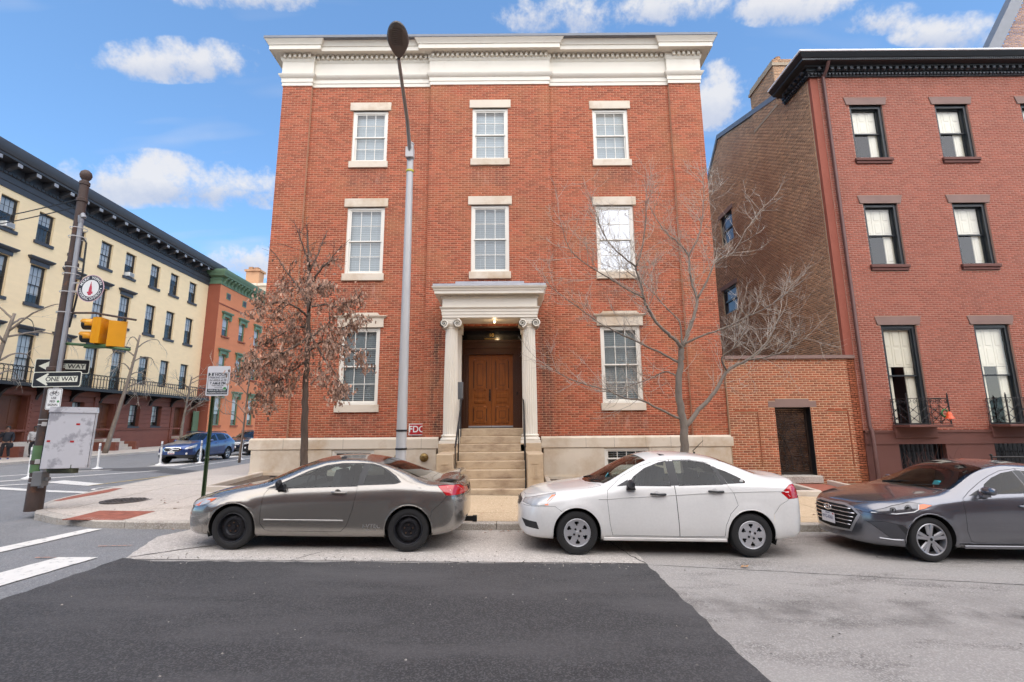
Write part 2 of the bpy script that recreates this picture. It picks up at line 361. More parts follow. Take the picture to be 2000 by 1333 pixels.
m_new = speckle('fresh_asphalt', (0.032, 0.0305, 0.031), (0.085, 0.081, 0.081), 80, rough=0.8, bump=0.7, mottling=0.17, stain=((0.07, 0.066, 0.066), 0.7, 0.44, 0.66), stretch=(.45, 1.5, 1))
m_grey = speckle('grey_asphalt', (0.155, 0.157, 0.162), (0.25, 0.25, 0.253), 85, stain=((0.22, 0.22, 0.225), 0.7, 0.5, 0.75), mottling=0.07)
m_dpatch = speckle('dark_patch_asphalt', (0.07, 0.068, 0.07), (0.12, 0.12, 0.12), 80)
track_dirt(m_old)
m_paint = mat('road_paint_white', (0.66, 0.64, 0.60), 0.7, var=0.06, scale=4, dark=((0.22, 0.22, 0.22), 9, 0.55, 0.72), bump=0.3, bscale=60)
m_ypaint = mat('road_paint_yellow', (0.62, 0.45, 0.10), 0.7, var=0.08, scale=4, dark=((0.22, 0.22, 0.22), 9, 0.5, 0.7))
m_opaint = mat('utility_paint_orange', (0.55, 0.26, 0.16), 0.8, var=0.1, scale=6, dark=((0.17, 0.17, 0.17), 16, 0.42, 0.62))
m_slab = speckle('pale_sidewalk_concrete', (0.48, 0.425, 0.37), (0.58, 0.525, 0.455), 40, bump=0.15, stain=((0.30, 0.25, 0.205), 1.4, 0.54, 0.80), mottling=0.08)
m_tan = speckle('tan_sidewalk_aggregate', (0.48, 0.36, 0.23), (0.62, 0.50, 0.35), 55, bump=0.3, stain=((0.34, 0.25, 0.16), 1.2, 0.55, 0.8), mottling=0.06)
m_joint = mat('joint_dirt', (0.16, 0.13, 0.10), 0.95, var=0.15, scale=5)
m_kerb = speckle('granite_kerb', (0.40, 0.36, 0.31), (0.52, 0.48, 0.43), 60, bump=0.25, stain=((0.22, 0.19, 0.16), 2.0, 0.5, 0.75))
m_mulch = mat('mulch', (0.12, 0.085, 0.06), 0.95, var=0.25, scale=14, var2=0.25, scale2=60, bump=1.0, bscale=45, bdist=0.03)
m_marble = mat('marble', (0.60, 0.53, 0.45), 0.55, var=0.06, scale=1.5, dark=((0.40, 0.28, 0.17), 1.3, 0.52, 0.80), bump=0.08, bscale=30)
m_brickpave = mat('brick_paving', (0.30, 0.10, 0.065), 0.85, var=0.1, scale=4, island=0.18)
def sheet(name, poly, m, zf, kind='structure', parent=None, step=1.0, thick=0.0, jit=0.0):
    bm = bmesh.new()
    if jit:
        P = []; rnd = random.Random(5)
        for (a, b), (c, d) in zip(poly, poly[1:]+poly[:1]):
            k = max(1, int(math.hypot(c-a, d-b)/0.12))
            for i in range(k):
                t = i/k; P.append((a+(c-a)*t+rnd.uniform(-jit, jit), b+(d-b)*t+rnd.uniform(-jit, jit)))
        poly = P
    f = bm.faces.new([bm.verts.new((x, y, 0)) for x, y in poly])
    if f.normal.z < 0 or True: bm.normal_update()
    if bm.faces[:][0].normal.z < 0: bmesh.ops.reverse_faces(bm, faces=bm.faces[:])
    xs = [p[0] for p in poly]; ys = [p[1] for p in poly]
    def cut(lo, hi, st, no):
        v = lo+st
        while v < hi-1e-3:
            bmesh.ops.bisect_plane(bm, geom=bm.verts[:]+bm.edges[:]+bm.faces[:], plane_co=(v, v, 0), plane_no=no); v += st
    if step:
        a, b = max(min(xs), -40), min(max(xs), 40); a = math.floor(a/step)*step
        cut(a, b, step, (1, 0, 0)); a, b = max(min(ys), -12), min(max(ys), 40); cut(math.floor(a/4)*4, b, 4, (0, 1, 0))
        for yc in (9.2, 14.8):
            if min(ys) < yc < max(ys): bmesh.ops.bisect_plane(bm, geom=bm.verts[:]+bm.edges[:]+bm.faces[:], plane_co=(0, yc, 0), plane_no=(0, 1, 0))
    bmesh.ops.triangulate(bm, faces=[q for q in bm.faces if len(q.verts) > 4])
    for v in bm.verts: v.co.z = zf(v.co.x, v.co.y)
    if thick:
        r = bmesh.ops.extrude_face_region(bm, geom=bm.faces[:]); 
        for v in [q for q in r['geom'] if isinstance(q, bmesh.types.BMVert)]: v.co.z += thick
        bmesh.ops.recalc_face_normals(bm, faces=bm.faces[:])
    off = ROOT.get(parent.name, Vector()) if parent is not None else Vector()
    if off.length: bmesh.ops.translate(bm, verts=bm.verts[:], vec=-off)
    me = bpy.data.meshes.new(name); bm.to_mesh(me); bm.free(); me.materials.append(m)
    o = link(name, me, parent)
    if kind: o['kind'] = kind
    return o
G = lambda d: (lambda x, y: gz(x)+d)
props(sheet('ground', [(-400, -400), (400, -400), (400, 500), (-400, 500)], m_grey, lambda x, y: gz(x)-0.03, step=1.0), 'grey paved ground running out to the horizon')
road = sheet('road', [(-9.0, -9.5), (40, -9.5), (40, 9.9), (-9.0, 9.9)], m_old, G(0)); props(road, 'worn light grey concrete street in front of the brick building')
side = sheet('side_street', [(-25.6, -9.5), (-5.42, -9.5), (-5.42, 8.1), (-5.9, 9.9), (-9.5, 13), (-11.5, 60), (-28.2, 95), (-25.6, 20)], m_grey, G(0.004)); props(side, 'grey asphalt side street and crossing at the corner')
lane = sheet('parking_lane', [(-5.9, 8.3), (-5.40, 7.02), (1.87, 7.16), (1.87, 9.5), (-5.6, 9.2)], m_lane, G(0.008), jit=0.012); props(lane, 'pale worn concrete parking strip under the parked cars')
patch = sheet('asphalt_patch', [(-5.52, -9.5), (1.95, -9.5), (1.94, 4.0), (1.87, 7.12), (-4.92, 6.93), (-5.44, 7.05)], m_new, G(0.012), jit=0.022); props(patch, 'large patch of fresh dark asphalt across the street')
def paint(name, poly, m=None, d=0.016, label=None):
    o = sheet(name, poly, m or m_paint, G(d), step=0.5, jit=0.006); props(o, label); return o
def crossbar(x0, y0, w): pass
paint('crosswalk_bar', [(-7.65, 7.5), (-7.46, 8.78), (-7.21, 8.8), (-7.36, 7.25), (-7.95, 3.2), (-8.25, 3.2)], label='white crosswalk stripe ending near the corner kerb')
paint('crosswalk_bar', [(-6.4, 6.3), (-6.33, 7.03), (-5.80, 7.06), (-5.86, 6.25), (-6.25, 2.0), (-6.78, 2.0)], label='broad white crosswalk stripe beside the fresh asphalt patch')
for k, (pl, m_) in enumerate([
    ([(-20.5, 18.0), (-18.6, 20.9), (-17.4, 21.35), (-17.4, 21.15), (-18.5, 20.7), (-20.3, 17.8)], m_paint),
    ([(-18.5, 16.6), (-15.2, 20.75), (-14.9, 20.75), (-18.2, 16.5)], m_paint),
    ([(-15.9, 16.75), (-13.38, 15.55), (-13.4, 16.15), (-15.8, 17.35)], m_paint),
    ([(-17.2, 15.6), (-15.9, 16.5), (-15.8, 16.3), (-17.0, 15.4)], m_paint),
    ([(-17.5, 15.35), (-16.0, 15.45), (-11.9, 13.95), (-11.9, 13.7), (-16.0, 15.1), (-17.5, 15.05)], m_paint),
    ([(-17.2, 23.0), (-15.9, 23.0), (-18.4, 46), (-18.55, 46), (-17.2, 24)], m_paint),
    ([(-15.0, 22.0), (-14.85, 22.0), (-16.3, 60), (-16.45, 60)], m_paint)]):
    paint('lane_line', pl, m_, d=0.014+0.0004*k, label=['white lane line bending toward the traffic pole', 'long white diagonal line crossing the bike lane', 'thick white stop bar in the side street', 'short white tick mark behind the traffic pole', 'white line running to the corner sidewalk', 'white buffer stripe beside the blue parked car', 'thin white bike lane line along the side street'][k])
paint('yellow_line', [(-13.45, 15.6), (-13.35, 15.7), (-12.62, 19.2), (-13.3, 40), (-13.42, 40), (-12.75, 19.2)], m_ypaint, 0.019, 'yellow edge line along the side street kerb')
mh = MB(); mh.lathe([(0.42, 0), (0.50, 0)], (-11.95, 14.75, gz(-12)+0.02), 40, cap=False); props(mh.build('bike_symbol_ring', m_paint, kind='structure'), 'white painted ring on the asphalt by the kerb')
paint('dark_asphalt_strip', [(-19.2, 21.9), (-16.4, 22.7), (-11.4, 19.3), (-11.4, 18.1), (-15.5, 20.6), (-19.2, 21.3)], m_dpatch, 0.010, 'dark strip of patched asphalt across the side street')
paint('utility_mark', [(-6.3, 7.62), (-5.85, 7.70), (-5.85, 7.73), (-6.3, 7.65)], m_opaint, 0.017, 'faint orange utility mark on the asphalt between stripes')
paint('utility_mark', [(-6.62, 6.98), (-6.35, 7.0), (-6.35, 7.03), (-6.62, 7.02)], m_opaint, 0.0175, 'faint orange utility mark left of the broad stripe')
# ---- sidewalk: sub-base, slabs, kerb stones
kpath = [(40, KY(40)), (20, KY(20)), (6, KY(6)), (0, KY(0)), (-4, KY(-4)), (-6.6, KY(-6.6)), (-7.5, 8.92), (-8.4, 9.18), (-9.3, 9.68), (-9.95, 10.35), (-10.32, 11.1), (-10.45, 12.0)] + [(SX(y), y) for y in (14, 20, 30, 60, 95)]
def offset_path(P, d):
    out = []
    for i in range(len(P)):
        a = Vector(P[max(i-1, 0)]); b = Vector(P[min(i+1, len(P)-1)]); t = (b-a).normalized(); nrm = Vector((t.y, -t.x))
        out.append((P[i][0]+nrm.x*d, P[i][1]+nrm.y*d))
    return out
kin = offset_path(kpath, 0.17)
sidewalk = sheet('sidewalk', kin + [(-2, 95), (40, 95)], m_joint, lambda x, y: swz(x, y)-0.012); props(sidewalk, 'corner sidewalk of pale and tan concrete slabs')
kerb = sheet('kerb', [kpath[0], (41, KY(40)), (41, KY(40)+.1), (40, KY(40)+.1)], m_kerb, lambda x, y: swz(x, y)-0.05, step=0); props(kerb, 'granite kerb stones round the corner sidewalk')
def kerb_stones():
    pts = [Vector(p) for p in kpath]; dense = [pts[0]]
    for a, b in zip(pts, pts[1:]):
        k = max(1, int((b-a).length/0.3))
        for i in range(1, k+1): dense.append(a+(b-a)*i/k)
    acc = 0; cur = [dense[0]]; stones = []
    for a, b in zip(dense, dense[1:]):
        cur.append(b); acc += (b-a).length
        if acc > 2.1: stones.append(cur); cur = [b]; acc = 0
    stones.append(cur)
    for st in stones:
        if st[0].x > 18 or st[0].y > 45: continue
        st = [p.copy() for p in st]
        if len(st) < 2: continue
        d = (st[1]-st[0]).normalized()*0.006; st[0] += d; d = (st[-1]-st[-2]).normalized()*0.006; st[-1] -= d
        inn = offset_path([tuple(p) for p in st], 0.165); mb = MB(); n = len(st); vs = []
        for p, q in zip(st, inn):
            zt = swz(p.x, p.y)+0.002; zb = gz(p.x)-0.05
            e = ((q[0]-p.x)*0.12, (q[1]-p.y)*0.12)
            vs += [(p.x, p.y, zb), (p.x, p.y, zt-0.02), (p.x+e[0], p.y+e[1], zt), (q[0], q[1], zt), (q[0], q[1], zb)]
        fs = [(i*5+j, i*5+5+j, i*5+6+j, i*5+1+j) for i in range(n-1) for j in range(4)] + [(0, 1, 2, 3, 4), tuple((n-1)*5+j for j in range(5))]
        mb.add(vs, fs); mb.build('kerb_stone', m_kerb, kerb)
kerb_stones()
def clip_poly(poly, clip):
    """Sutherland-Hodgman against a convex counter-clockwise clip polygon"""
    for (ax, ay), (bx, by) in zip(clip, clip[1:]+clip[:1]):
        out = []
        ins = lambda p: (bx-ax)*(p[1]-ay)-(by-ay)*(p[0]-ax) >= -1e-9
        for p, q in zip(poly, poly[1:]+poly[:1]):
            ip, iq = ins(p), ins(q)
            if ip: out.append(p)
            if ip != iq:
                d = (bx-ax)*(q[1]-p[1])-(by-ay)*(q[0]-p[0]); t = ((by-ay)*(p[0]-ax)-(bx-ax)*(p[1]-ay))/d
                out.append((p[0]+t*(q[0]-p[0]), p[1]+t*(q[1]-p[1])))
        poly = out
        if not poly: return []
    return poly
corner = [kin[i] for i in range(3, 13)]    # from x=0 round the corner
conv = [(14, 30), (SX(30)+0.17, 30)] + [k for k in kin[::-1] if -11 < k[0] <= 6 and k[1] < 29] + [(14, KY(14)+0.17)]
holes_sw = [(-7.5, -2.15, 12.0, 14.9), (0.92, 6.55, 12.1, 14.9), (-2.15, 0.92, 11.95, 14.9), (-8.1, -7.0, 8.95, 9.75), (6.55, 11.0, 12.4, 14.7)]
def slabs():
    xs = [-12+1.55*i for i in range(17)]; ys = [8.5+1.52*i for i in range(14)]
    rnd = random.Random(3)
    for x in xs:
        for y in ys:
            if x > -7.9 and y > 14.6: continue
            q = [(x+0.006, y+0.006), (x+1.544, y+0.006), (x+1.544, y+1.514), (x+0.006, y+1.514)]
            q = clip_poly(q, conv)
            if len(q) < 3: continue
            bl = [q]
            for h in holes_sw:     # keep the part outside each bed
                nb = []
                for p in bl:
                    for half in ([(-99, -99), (h[0], -99), (h[0], 99), (-99, 99)], [(h[1], -99), (99, -99), (99, 99), (h[1], 99)], [(h[0], -99), (h[1], -99), (h[1], h[2]), (h[0], h[2])], [(h[0], h[3]), (h[1], h[3]), (h[1], 99), (h[0], 99)]):
                        c = clip_poly(p, half)
                        if len(c) > 2: nb.append(c)
                bl = nb
            dz = rnd.uniform(0, 0.004)
            for p in bl:
                ar = abs(sum(a[0]*b[1]-b[0]*a[1] for a, b in zip(p, p[1:]+p[:1])))/2
                if ar < 0.02: continue
                mb = MB(); n = len(p)
                mb.add([(a, b, swz(a, b)-0.03) for a, b in p]+[(a, b, swz(a, b)+dz) for a, b in p], [tuple(range(n))[::-1], tuple(range(n, 2*n))]+[(i, (i+1) % n, (i+1) % n+n, i+n) for i in range(n)])
                mb.build('paving_slab', m_slab if x < -4.3 or y > 14 else m_tan, sidewalk)
slabs()
# red brick tactile panel, brick strip, manhole
pv = sheet('brick_panel', [(-8.1, 8.95), (-7.0, 8.95), (-7.0, 9.75), (-8.1, 9.75)], m_joint, lambda x, y: swz(x, y)-0.004, step=0.3, parent=sidewalk, kind=None)
for i in range(10):
    for j in range(8):
        x = -8.1+i*0.11; y = 8.95+j*0.1
        mb = MB(); mb.add([(a, b, swz(a, b)+c) for c in (-0.01, 0.003) for a, b in ((x+.004, y+.004), (x+.106, y+.004), (x+.106, y+.096), (x+.004, y+.096))], [(4, 5, 6, 7), (0, 1, 5, 4), (1, 2, 6, 5), (2, 3, 7, 6), (3, 0, 4, 7)])
        mb.build('paver', m_brickpave, pv)
props(sheet('brick_strip', [(-10.12, 10.9), (-9.95, 10.9), (-9.8, 11.95), (-9.95, 12.6), (-10.2, 12.6), (-10.25, 11.5)], m_brickpave, lambda x, y: swz(x, y)+0.006, step=0.3), 'thin strip of red brick paving along the kerb')
mh = MB(); mh.lathe([(0.0, 0.008), (0.40, 0.008), (0.41, 0.0), (0.44, 0.006), (0.47, 0.006), (0.47, -0.02)], (-8.45, 10.85, swz(-8.45, 10.85)), 36, cap=False)
for i in range(8):
    for j in range(8):
        x, y = -0.32+i*0.09, -0.32+j*0.09
        if x*x+y*y < 0.13: mh.box(-8.45+x-.025, -8.45+x+.025, 10.85+y-.025, 10.85+y+.025, swz(-8.45, 10.85)+.008, swz(-8.45, 10.85)+.014)
props(mh.build('manhole_cover', mat('cast_iron_cover', (0.10, 0.085, 0.075), 0.7, 0.4, var=0.15, scale=8)), 'round iron manhole cover set in the corner sidewalk', 'manhole cover')
def bed(name, x0, x1, y0, y1, label, w=0.13, h=0.13, left=True, right=True):
    t = thing(name, label, 'planting bed', ((x0+x1)/2, y0, swz((x0+x1)/2, y0)))
    z = lambda x, y: swz(x, y)
    sheet('soil', [(x0, y0), (x1, y0), (x1, y1), (x0, y1)], m_mulch, lambda x, y: swz(x, y)+0.03+0.015*math.sin(x*9)*math.cos(y*7), parent=t, kind=None, step=0.25)
    segs = [((x0, y0), (x1, y0))] + ([((x0, y0), (x0, y1))] if left else []) + ([((x1, y0), (x1, y1))] if right else [])
    for a, b in segs:
        k = max(1, int(round(math.hypot(b[0]-a[0], b[1]-a[1])/1.4)))
        for i in range(k):
            p = [a[j]+(b[j]-a[j])*i/k for j in (0, 1)]; q = [a[j]+(b[j]-a[j])*(i+1)/k for j in (0, 1)]
            mb = MB(); hz = abs(b[0]-a[0]) > abs(b[1]-a[1])
            if hz: X0, X1, Y0, Y1 = p[0]+.003, q[0]-.003, p[1]-w/2, p[1]+w/2
            else: X0, X1, Y0, Y1 = p[0]-w/2, p[0]+w/2, p[1]+.003+(w/2 if i == 0 else 0), q[1]-.003
            c = 0.012; vs = [(x, y, z(x, y)-0.03) for x, y in ((X0, Y0), (X1, Y0), (X1, Y1), (X0, Y1))] + [(x, y, z(x, y)+h-c) for x, y in ((X0, Y0), (X1, Y0), (X1, Y1), (X0, Y1))] + [(x, y, z(x, y)+h) for x, y in ((X0+c, Y0+c), (X1-c, Y0+c), (X1-c, Y1-c), (X0+c, Y1-c))]
            mb.add(vs, [(0, 1, 5, 4), (1, 2, 6, 5), (2, 3, 7, 6), (3, 0, 4, 7), (4, 5, 9, 8), (5, 6, 10, 9), (6, 7, 11, 10), (7, 4, 8, 11), (8, 9, 10, 11)]); mb.build('edging_stone', m_marble, t)
    return t
bed('planting_bed', -7.5, -2.2, 12.0, 14.62, 'mulched bed with marble edging left of the entrance steps')
bed('planting_bed', 0.98, 6.45, 12.1, 14.6, 'mulched bed with marble edging right of the entrance steps')
bed('planting_bed', 6.62, 7.75, 12.5, 14.45, 'small mulched bed with marble edging left of the iron gate')
bed('planting_bed', 9.25, 10.6, 12.6, 14.45, 'small mulched bed with marble edging right of the iron gate')
gp = sheet('gate_path', [(7.83, 12.35), (9.17, 12.35), (9.17, 14.5), (7.83, 14.5)], m_brickpave, lambda x, y: swz(x, y)+0.012); props(gp, 'short red brick path leading to the iron garden gate')
# far sidewalk along the cream terrace
far_kerb_x = lambda y: -25.4-0.03*(y-24)
fs_ = sheet('far_sidewalk', [(-60, 8), (far_kerb_x(8), 8), (far_kerb_x(95), 95), (-60, 95)], m_slab, lambda x, y: 0.18, thick=-0.2, step=0); props(fs_, 'pale sidewalk in front of the cream terrace')

# cracks and sealed seams in the street
m_crack = mat('tar_crack', (.05, .047, .045), .8, var=.3, scale=8)
def crack(pts, w, label, d=.0135):
    rnd = random.Random(int(abs(pts[0][0])*100)); P = []
    for (a, b), (c, e) in zip(pts, pts[1:]):
        k = max(2, int(math.hypot(c-a, e-b)/.07))
        for i in range(k): t = i/k; P.append((a+(c-a)*t+rnd.uniform(-.012, .012), b+(e-b)*t+rnd.uniform(-.012, .012)))
    mb = MB(); vs = []
    for i, p in enumerate(P):
        q = P[min(i+1, len(P)-1)]; o = P[max(i-1, 0)]; t = Vector((q[0]-o[0], q[1]-o[1])).normalized(); ww = w*rnd.uniform(.3, 1.0)
        vs += [(p[0]-t.y*ww, p[1]+t.x*ww, gz(p[0])+d), (p[0]+t.y*ww, p[1]-t.x*ww, gz(p[0])+d)]
    mb.add(vs, [(2*i, 2*i+1, 2*i+3, 2*i+2) for i in range(len(P)-1)]); props(mb.build('road_crack', m_crack, kind='structure'), label)
crack([(1.87, 7.13), (1.75, 7.5), (1.62, 8.2), (1.5, 9.1)], .012, 'dark seam in the pale parking strip under the white sedan')
crack([(1.9, 7.1), (3.4, 6.9), (5.2, 6.62), (7.5, 6.3), (12, 5.7)], .008, 'long thin crack across the grey concrete at the right', .004)
crack([(-3.1, 7.05), (-2.95, 7.35), (-2.8, 7.6)], .008, 'short crack in the parking strip beside the coupe rear wheel')
crack([(-5.38, 7.1), (-5.0, 7.5), (-4.7, 7.75), (-4.4, 8.0)], .016, 'dark crack in the parking strip before the coupe front wheel')
crack([(4.2, 4.3), (4.9, 4.7), (5.3, 5.4), (6.4, 5.7)], .006, 'thin crack in the concrete at the lower right', .004)
# ================================================================ BRICK CORNER BUILDING
m_brick = mat('pressed_red_brick', (0.345, 0.082, 0.038), 0.85, var=0.13, scale=0.55, var2=0.10, scale2=25, island=0.30, dark=((0.37, 0.135, 0.055), 0.8, 0.48, 0.80))
def sill_stains(m):
    # run-off below the sills and soot beside the portico: stains with outlines of their own in the brick
    nt = m.node_tree; n = nt.nodes; l = nt.links; b = n['Principled BSDF']; src = b.inputs['Base Color'].links[0].from_socket
    ge = n.new('ShaderNodeNewGeometry'); sp = n.new('ShaderNodeSeparateXYZ'); l.new(ge.outputs['Position'], sp.inputs[0])
    def M(op, a, b2=None, c=None, clamp=False):
        q = n.new('ShaderNodeMath'); q.operation = op; q.use_clamp = clamp
        for i, v in enumerate((a, b2, c)):
            if v is None: continue
            if isinstance(v, (int, float)): q.inputs[i].default_value = v
            else: l.new(v, q.inputs[i])
        return q.outputs[0]
    def band(v, c, h, soft): return M('DIVIDE', M('SUBTRACT', h, M('ABSOLUTE', M('SUBTRACT', v, c))), soft, None, True)
    x, z = sp.outputs[0], sp.outputs[2]
    xm = band(M('MODULO', M('ADD', x, 4.80+2.055+41.1), 4.11), 2.055, .78, .22)
    zm = M('MAXIMUM', M('MAXIMUM', band(z, 10.02, .42, .25), band(z, 6.06, .45, .25)), band(z, 1.95, .35, .2))
    st = n.new('ShaderNodeTexNoise'); mp = n.new('ShaderNodeVectorMath'); mp.operation = 'MULTIPLY'; mp.inputs[1].default_value = (5, 1, 1.1); l.new(ge.outputs['Position'], mp.inputs[0]); l.new(mp.outputs[0], st.inputs['Vector']); st.inputs['Scale'].default_value = 1.6; st.inputs['Detail'].default_value = 4
    wet = M('MULTIPLY', M('MULTIPLY', xm, zm), M('MULTIPLY', M('SUBTRACT', st.outputs['Fac'], .34), 3.0, None, True))
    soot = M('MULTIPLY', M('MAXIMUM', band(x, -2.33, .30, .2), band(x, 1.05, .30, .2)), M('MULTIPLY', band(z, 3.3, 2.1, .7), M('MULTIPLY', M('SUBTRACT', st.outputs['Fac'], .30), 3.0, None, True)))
    mx = n.new('ShaderNodeMix'); mx.data_type = 'RGBA'; l.new(M('MULTIPLY', wet, .55), mx.inputs[0]); l.new(src, mx.inputs[6]); mx.inputs[7].default_value = (.13, .055, .04, 1)
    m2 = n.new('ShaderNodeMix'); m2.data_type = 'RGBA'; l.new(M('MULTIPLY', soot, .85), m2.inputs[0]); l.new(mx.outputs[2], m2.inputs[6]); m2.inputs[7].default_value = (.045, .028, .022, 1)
    pale = M('MULTIPLY', M('MULTIPLY', xm, zm), M('MULTIPLY', M('SUBTRACT', .42, st.outputs['Fac']), 6.0, None, True))
    m3 = n.new('ShaderNodeMix'); m3.data_type = 'RGBA'; l.new(M('MULTIPLY', pale, .4), m3.inputs[0]); l.new(m2.outputs[2], m3.inputs[6]); m3.inputs[7].default_value = (.45, .36, .31, 1)
    l.new(m3.outputs[2], b.inputs['Base Color'])
sill_stains(m_brick)
m_mort = mat('tan_mortar', (0.52, 0.29, 0.18), 0.95, var=0.10, scale=2)
m_cream = mat('cream_painted_wood', (0.74, 0.68, 0.58), 0.5, var=0.03, scale=2, dark=((0.62, 0.52, 0.40), 2.4, 0.62, 0.9))
m_sash = mat('off_white_sash_paint', (0.78, 0.74, 0.66), 0.4, var=0.03, scale=3)
m_lead = mat('grey_roof_metal', (0.16, 0.17, 0.19), 0.5, 0.3, var=0.08, scale=3)
m_zinc = mat('pale_zinc_flashing', (0.42, 0.42, 0.45), 0.45, 0.3, var=0.12, scale=6)
m_blind = mat('blind_slat', (0.52, 0.54, 0.53), 0.5, var=0.0)
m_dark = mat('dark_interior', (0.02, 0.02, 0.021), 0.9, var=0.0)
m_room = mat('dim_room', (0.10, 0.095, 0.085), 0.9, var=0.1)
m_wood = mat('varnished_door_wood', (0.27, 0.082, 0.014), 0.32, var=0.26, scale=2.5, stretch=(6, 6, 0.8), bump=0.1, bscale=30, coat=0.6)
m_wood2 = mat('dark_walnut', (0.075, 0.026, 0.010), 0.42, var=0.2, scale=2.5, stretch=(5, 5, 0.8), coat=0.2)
m_iron = mat('black_wrought_iron', (0.016, 0.016, 0.018), 0.45, 0.2, var=0.1)
m_brass = mat('aged_brass', (0.32, 0.22, 0.09), 0.35, 0.9, var=0.15, scale=12)
m_stone = mat('weathered_marble', (0.66, 0.57, 0.455), 0.6, var=0.08, scale=1.2, dark=((0.44, 0.29, 0.155), 0.9, 0.47, 0.76), bump=0.06, bscale=25)
m_stone2 = mat('stained_step_stone', (0.52, 0.40, 0.27), 0.65, var=0.12, scale=1.6, dark=((0.24, 0.16, 0.10), 1.6, 0.46, 0.74), bump=0.08, bscale=30, stretch=(1, 1, 2.0))
gl_win = glass('window_glass', (0.88, 0.94, 0.97), 0.015, gain=1.0)
gl_sky = glass('bright_window_glass', (0.5, 0.55, 0.57), 0.26, gain=1.0)
BX0, BX1, YB, YP = -7.85, 6.55, 14.8, 14.7       # wall ends, bay plane, projecting plane
CX = -0.69; CXS = (-4.80, -0.69, 3.42)
main = thing('corner_building', 'three storey red brick corner building with cream cornice and columned entrance', 'building', (-0.65, 14.7, 0.3))
# (centre x, z sill top, z head, half width)
WIN = {}
for i, c in enumerate(CXS): WIN['t%d' % i] = (c, 10.66, 12.56, 0.60)
for i, c in enumerate(CXS): WIN['m%d' % i] = (c, 6.72, 9.02, 0.62)
WIN['b0'] = (CXS[0], 2.52, 4.94, 0.63); WIN['b2'] = (CXS[2], 2.52, 4.94, 0.63)
DOOR = (-1.69, 0.31, 1.5, 4.95)
Wy = {'0': YB, '1': YP, '2': YB}
holes = [(c-h-BX0, c+h-BX0, z0, z1) for c, z0, z1, h in WIN.values()] + [(DOOR[0]-BX0, DOOR[1]-BX0, DOOR[2], DOOR[3])]
lints = []
for k, (c, z0, z1, h) in WIN.items():
    lints += [(c-h-0.09-BX0, c+h+0.09-BX0, z1, z1+0.30), (c-h-0.04-BX0, c+h+0.04-BX0, z0-0.24, z0)]
ub = lambda x: x-BX0
ZB, ZT = 1.52, 13.46
regs = [(ub(BX0), ub(-6.86), ZB, ZT, 0.1), (ub(-6.86), ub(-2.74), ZB, ZT, 0.0), (ub(-2.74), ub(1.33), ZB, ZT, 0.1), (ub(1.33), ub(5.48), ZB, ZT, 0.0), (ub(5.48), ub(BX1), ZB, ZT, 0.1)]
brick_wall(main, (BX0, YB), (1, 0), regs, holes+lints, m_brick, m_mort, zbase=ZB, thick=0.32)
# side walls, back and roof slab (plain brick planes in real depth)
sw_ = MB(); sw_.box(BX0+0.01, BX0+0.3, 15.0, 27, 0.1, 14.5); sw_.box(BX1-0.3, BX1-0.01, 15.0, 27, 0.1, 14.5); sw_.box(BX0+0.3, BX1-0.3, 26.7, 27, 0.1, 14.5); sw_.build('side_wall', m_brick, main)
mb = MB(); mb.box(BX0-0.35, BX1+0.35, 14.4, 27.2, 14.9, 14.98); mb.build('roof', m_lead, main)
# entablature swept round the breaks of the front
path = [(BX0, 20), (BX0, YP), (-6.86, YP), (-6.86, YB), (-2.74, YB), (-2.74, YP), (1.33, YP), (1.33, YB), (5.48, YB), (5.48, YP), (BX1, YP), (BX1, 20)]
prof = [(0, 13.46), (0.03, 13.46), (0.03, 13.58), (0.05, 13.59), (0.05, 13.73), (0.08, 13.75), (0.13, 13.82), (0.14, 13.86), (0.05, 13.87), (0.05, 14.36), (0.07, 14.38), (0.10, 14.44), (0.10, 14.60), (0.15, 14.61), (0.20, 14.625), (0.36, 14.60), (0.36, 14.585), (0.385, 14.585), (0.385, 14.74), (0.41, 14.745), (0.43, 14.80), (0.48, 14.86), (0.51, 14.90), (0.0, 14.90)]
ent = MB(); ent.sweep(path, prof, out=1); cornice = ent.build('cornice', m_cream, main, smooth=25)
ed = MB(); ed.sweep([(BX0, 20), (BX0, YP), (BX1, YP), (BX1, 20)], [(0.0, 14.902), (0.515, 14.902), (0.525, 14.91), (0.525, 15.0), (0.0, 15.03)], out=1); ed.build('roof_edge', m_lead, main)
dn = MB()
def dentils(mbx, path, o0, o1, z0, z1, w, gap, ymax=99):
    for (ax, ay), (bx, by) in zip(path, path[1:]):
        a, b = Vector((ax, ay)), Vector((bx, by)); d = b-a; Ln = d.length
        if Ln < 0.3: continue
        d.normalize(); nn = Vector((d.y, -d.x))
        k = int(Ln/(w+gap))
        for i in range(k+1):
            s = (Ln-(k*(w+gap)+w))/2+i*(w+gap)
            if s < 0: continue
            p0 = a+d*s; p1 = p0+d*w
            q = [p0+nn*o0, p1+nn*o0, p1+nn*o1, p0+nn*o1]
            mbx.add([(p.x, p.y, z) for z in (z0, z1) for p in q], [(0, 1, 2, 3), (4, 5, 6, 7), (0, 1, 5, 4), (1, 2, 6, 5), (2, 3, 7, 6), (3, 0, 4, 7)])
dentils(dn, path[1:-1], 0.09, 0.185, 14.465, 14.60, 0.085, 0.085)
dn.build('dentils', m_cream, cornice, kind='stuff')
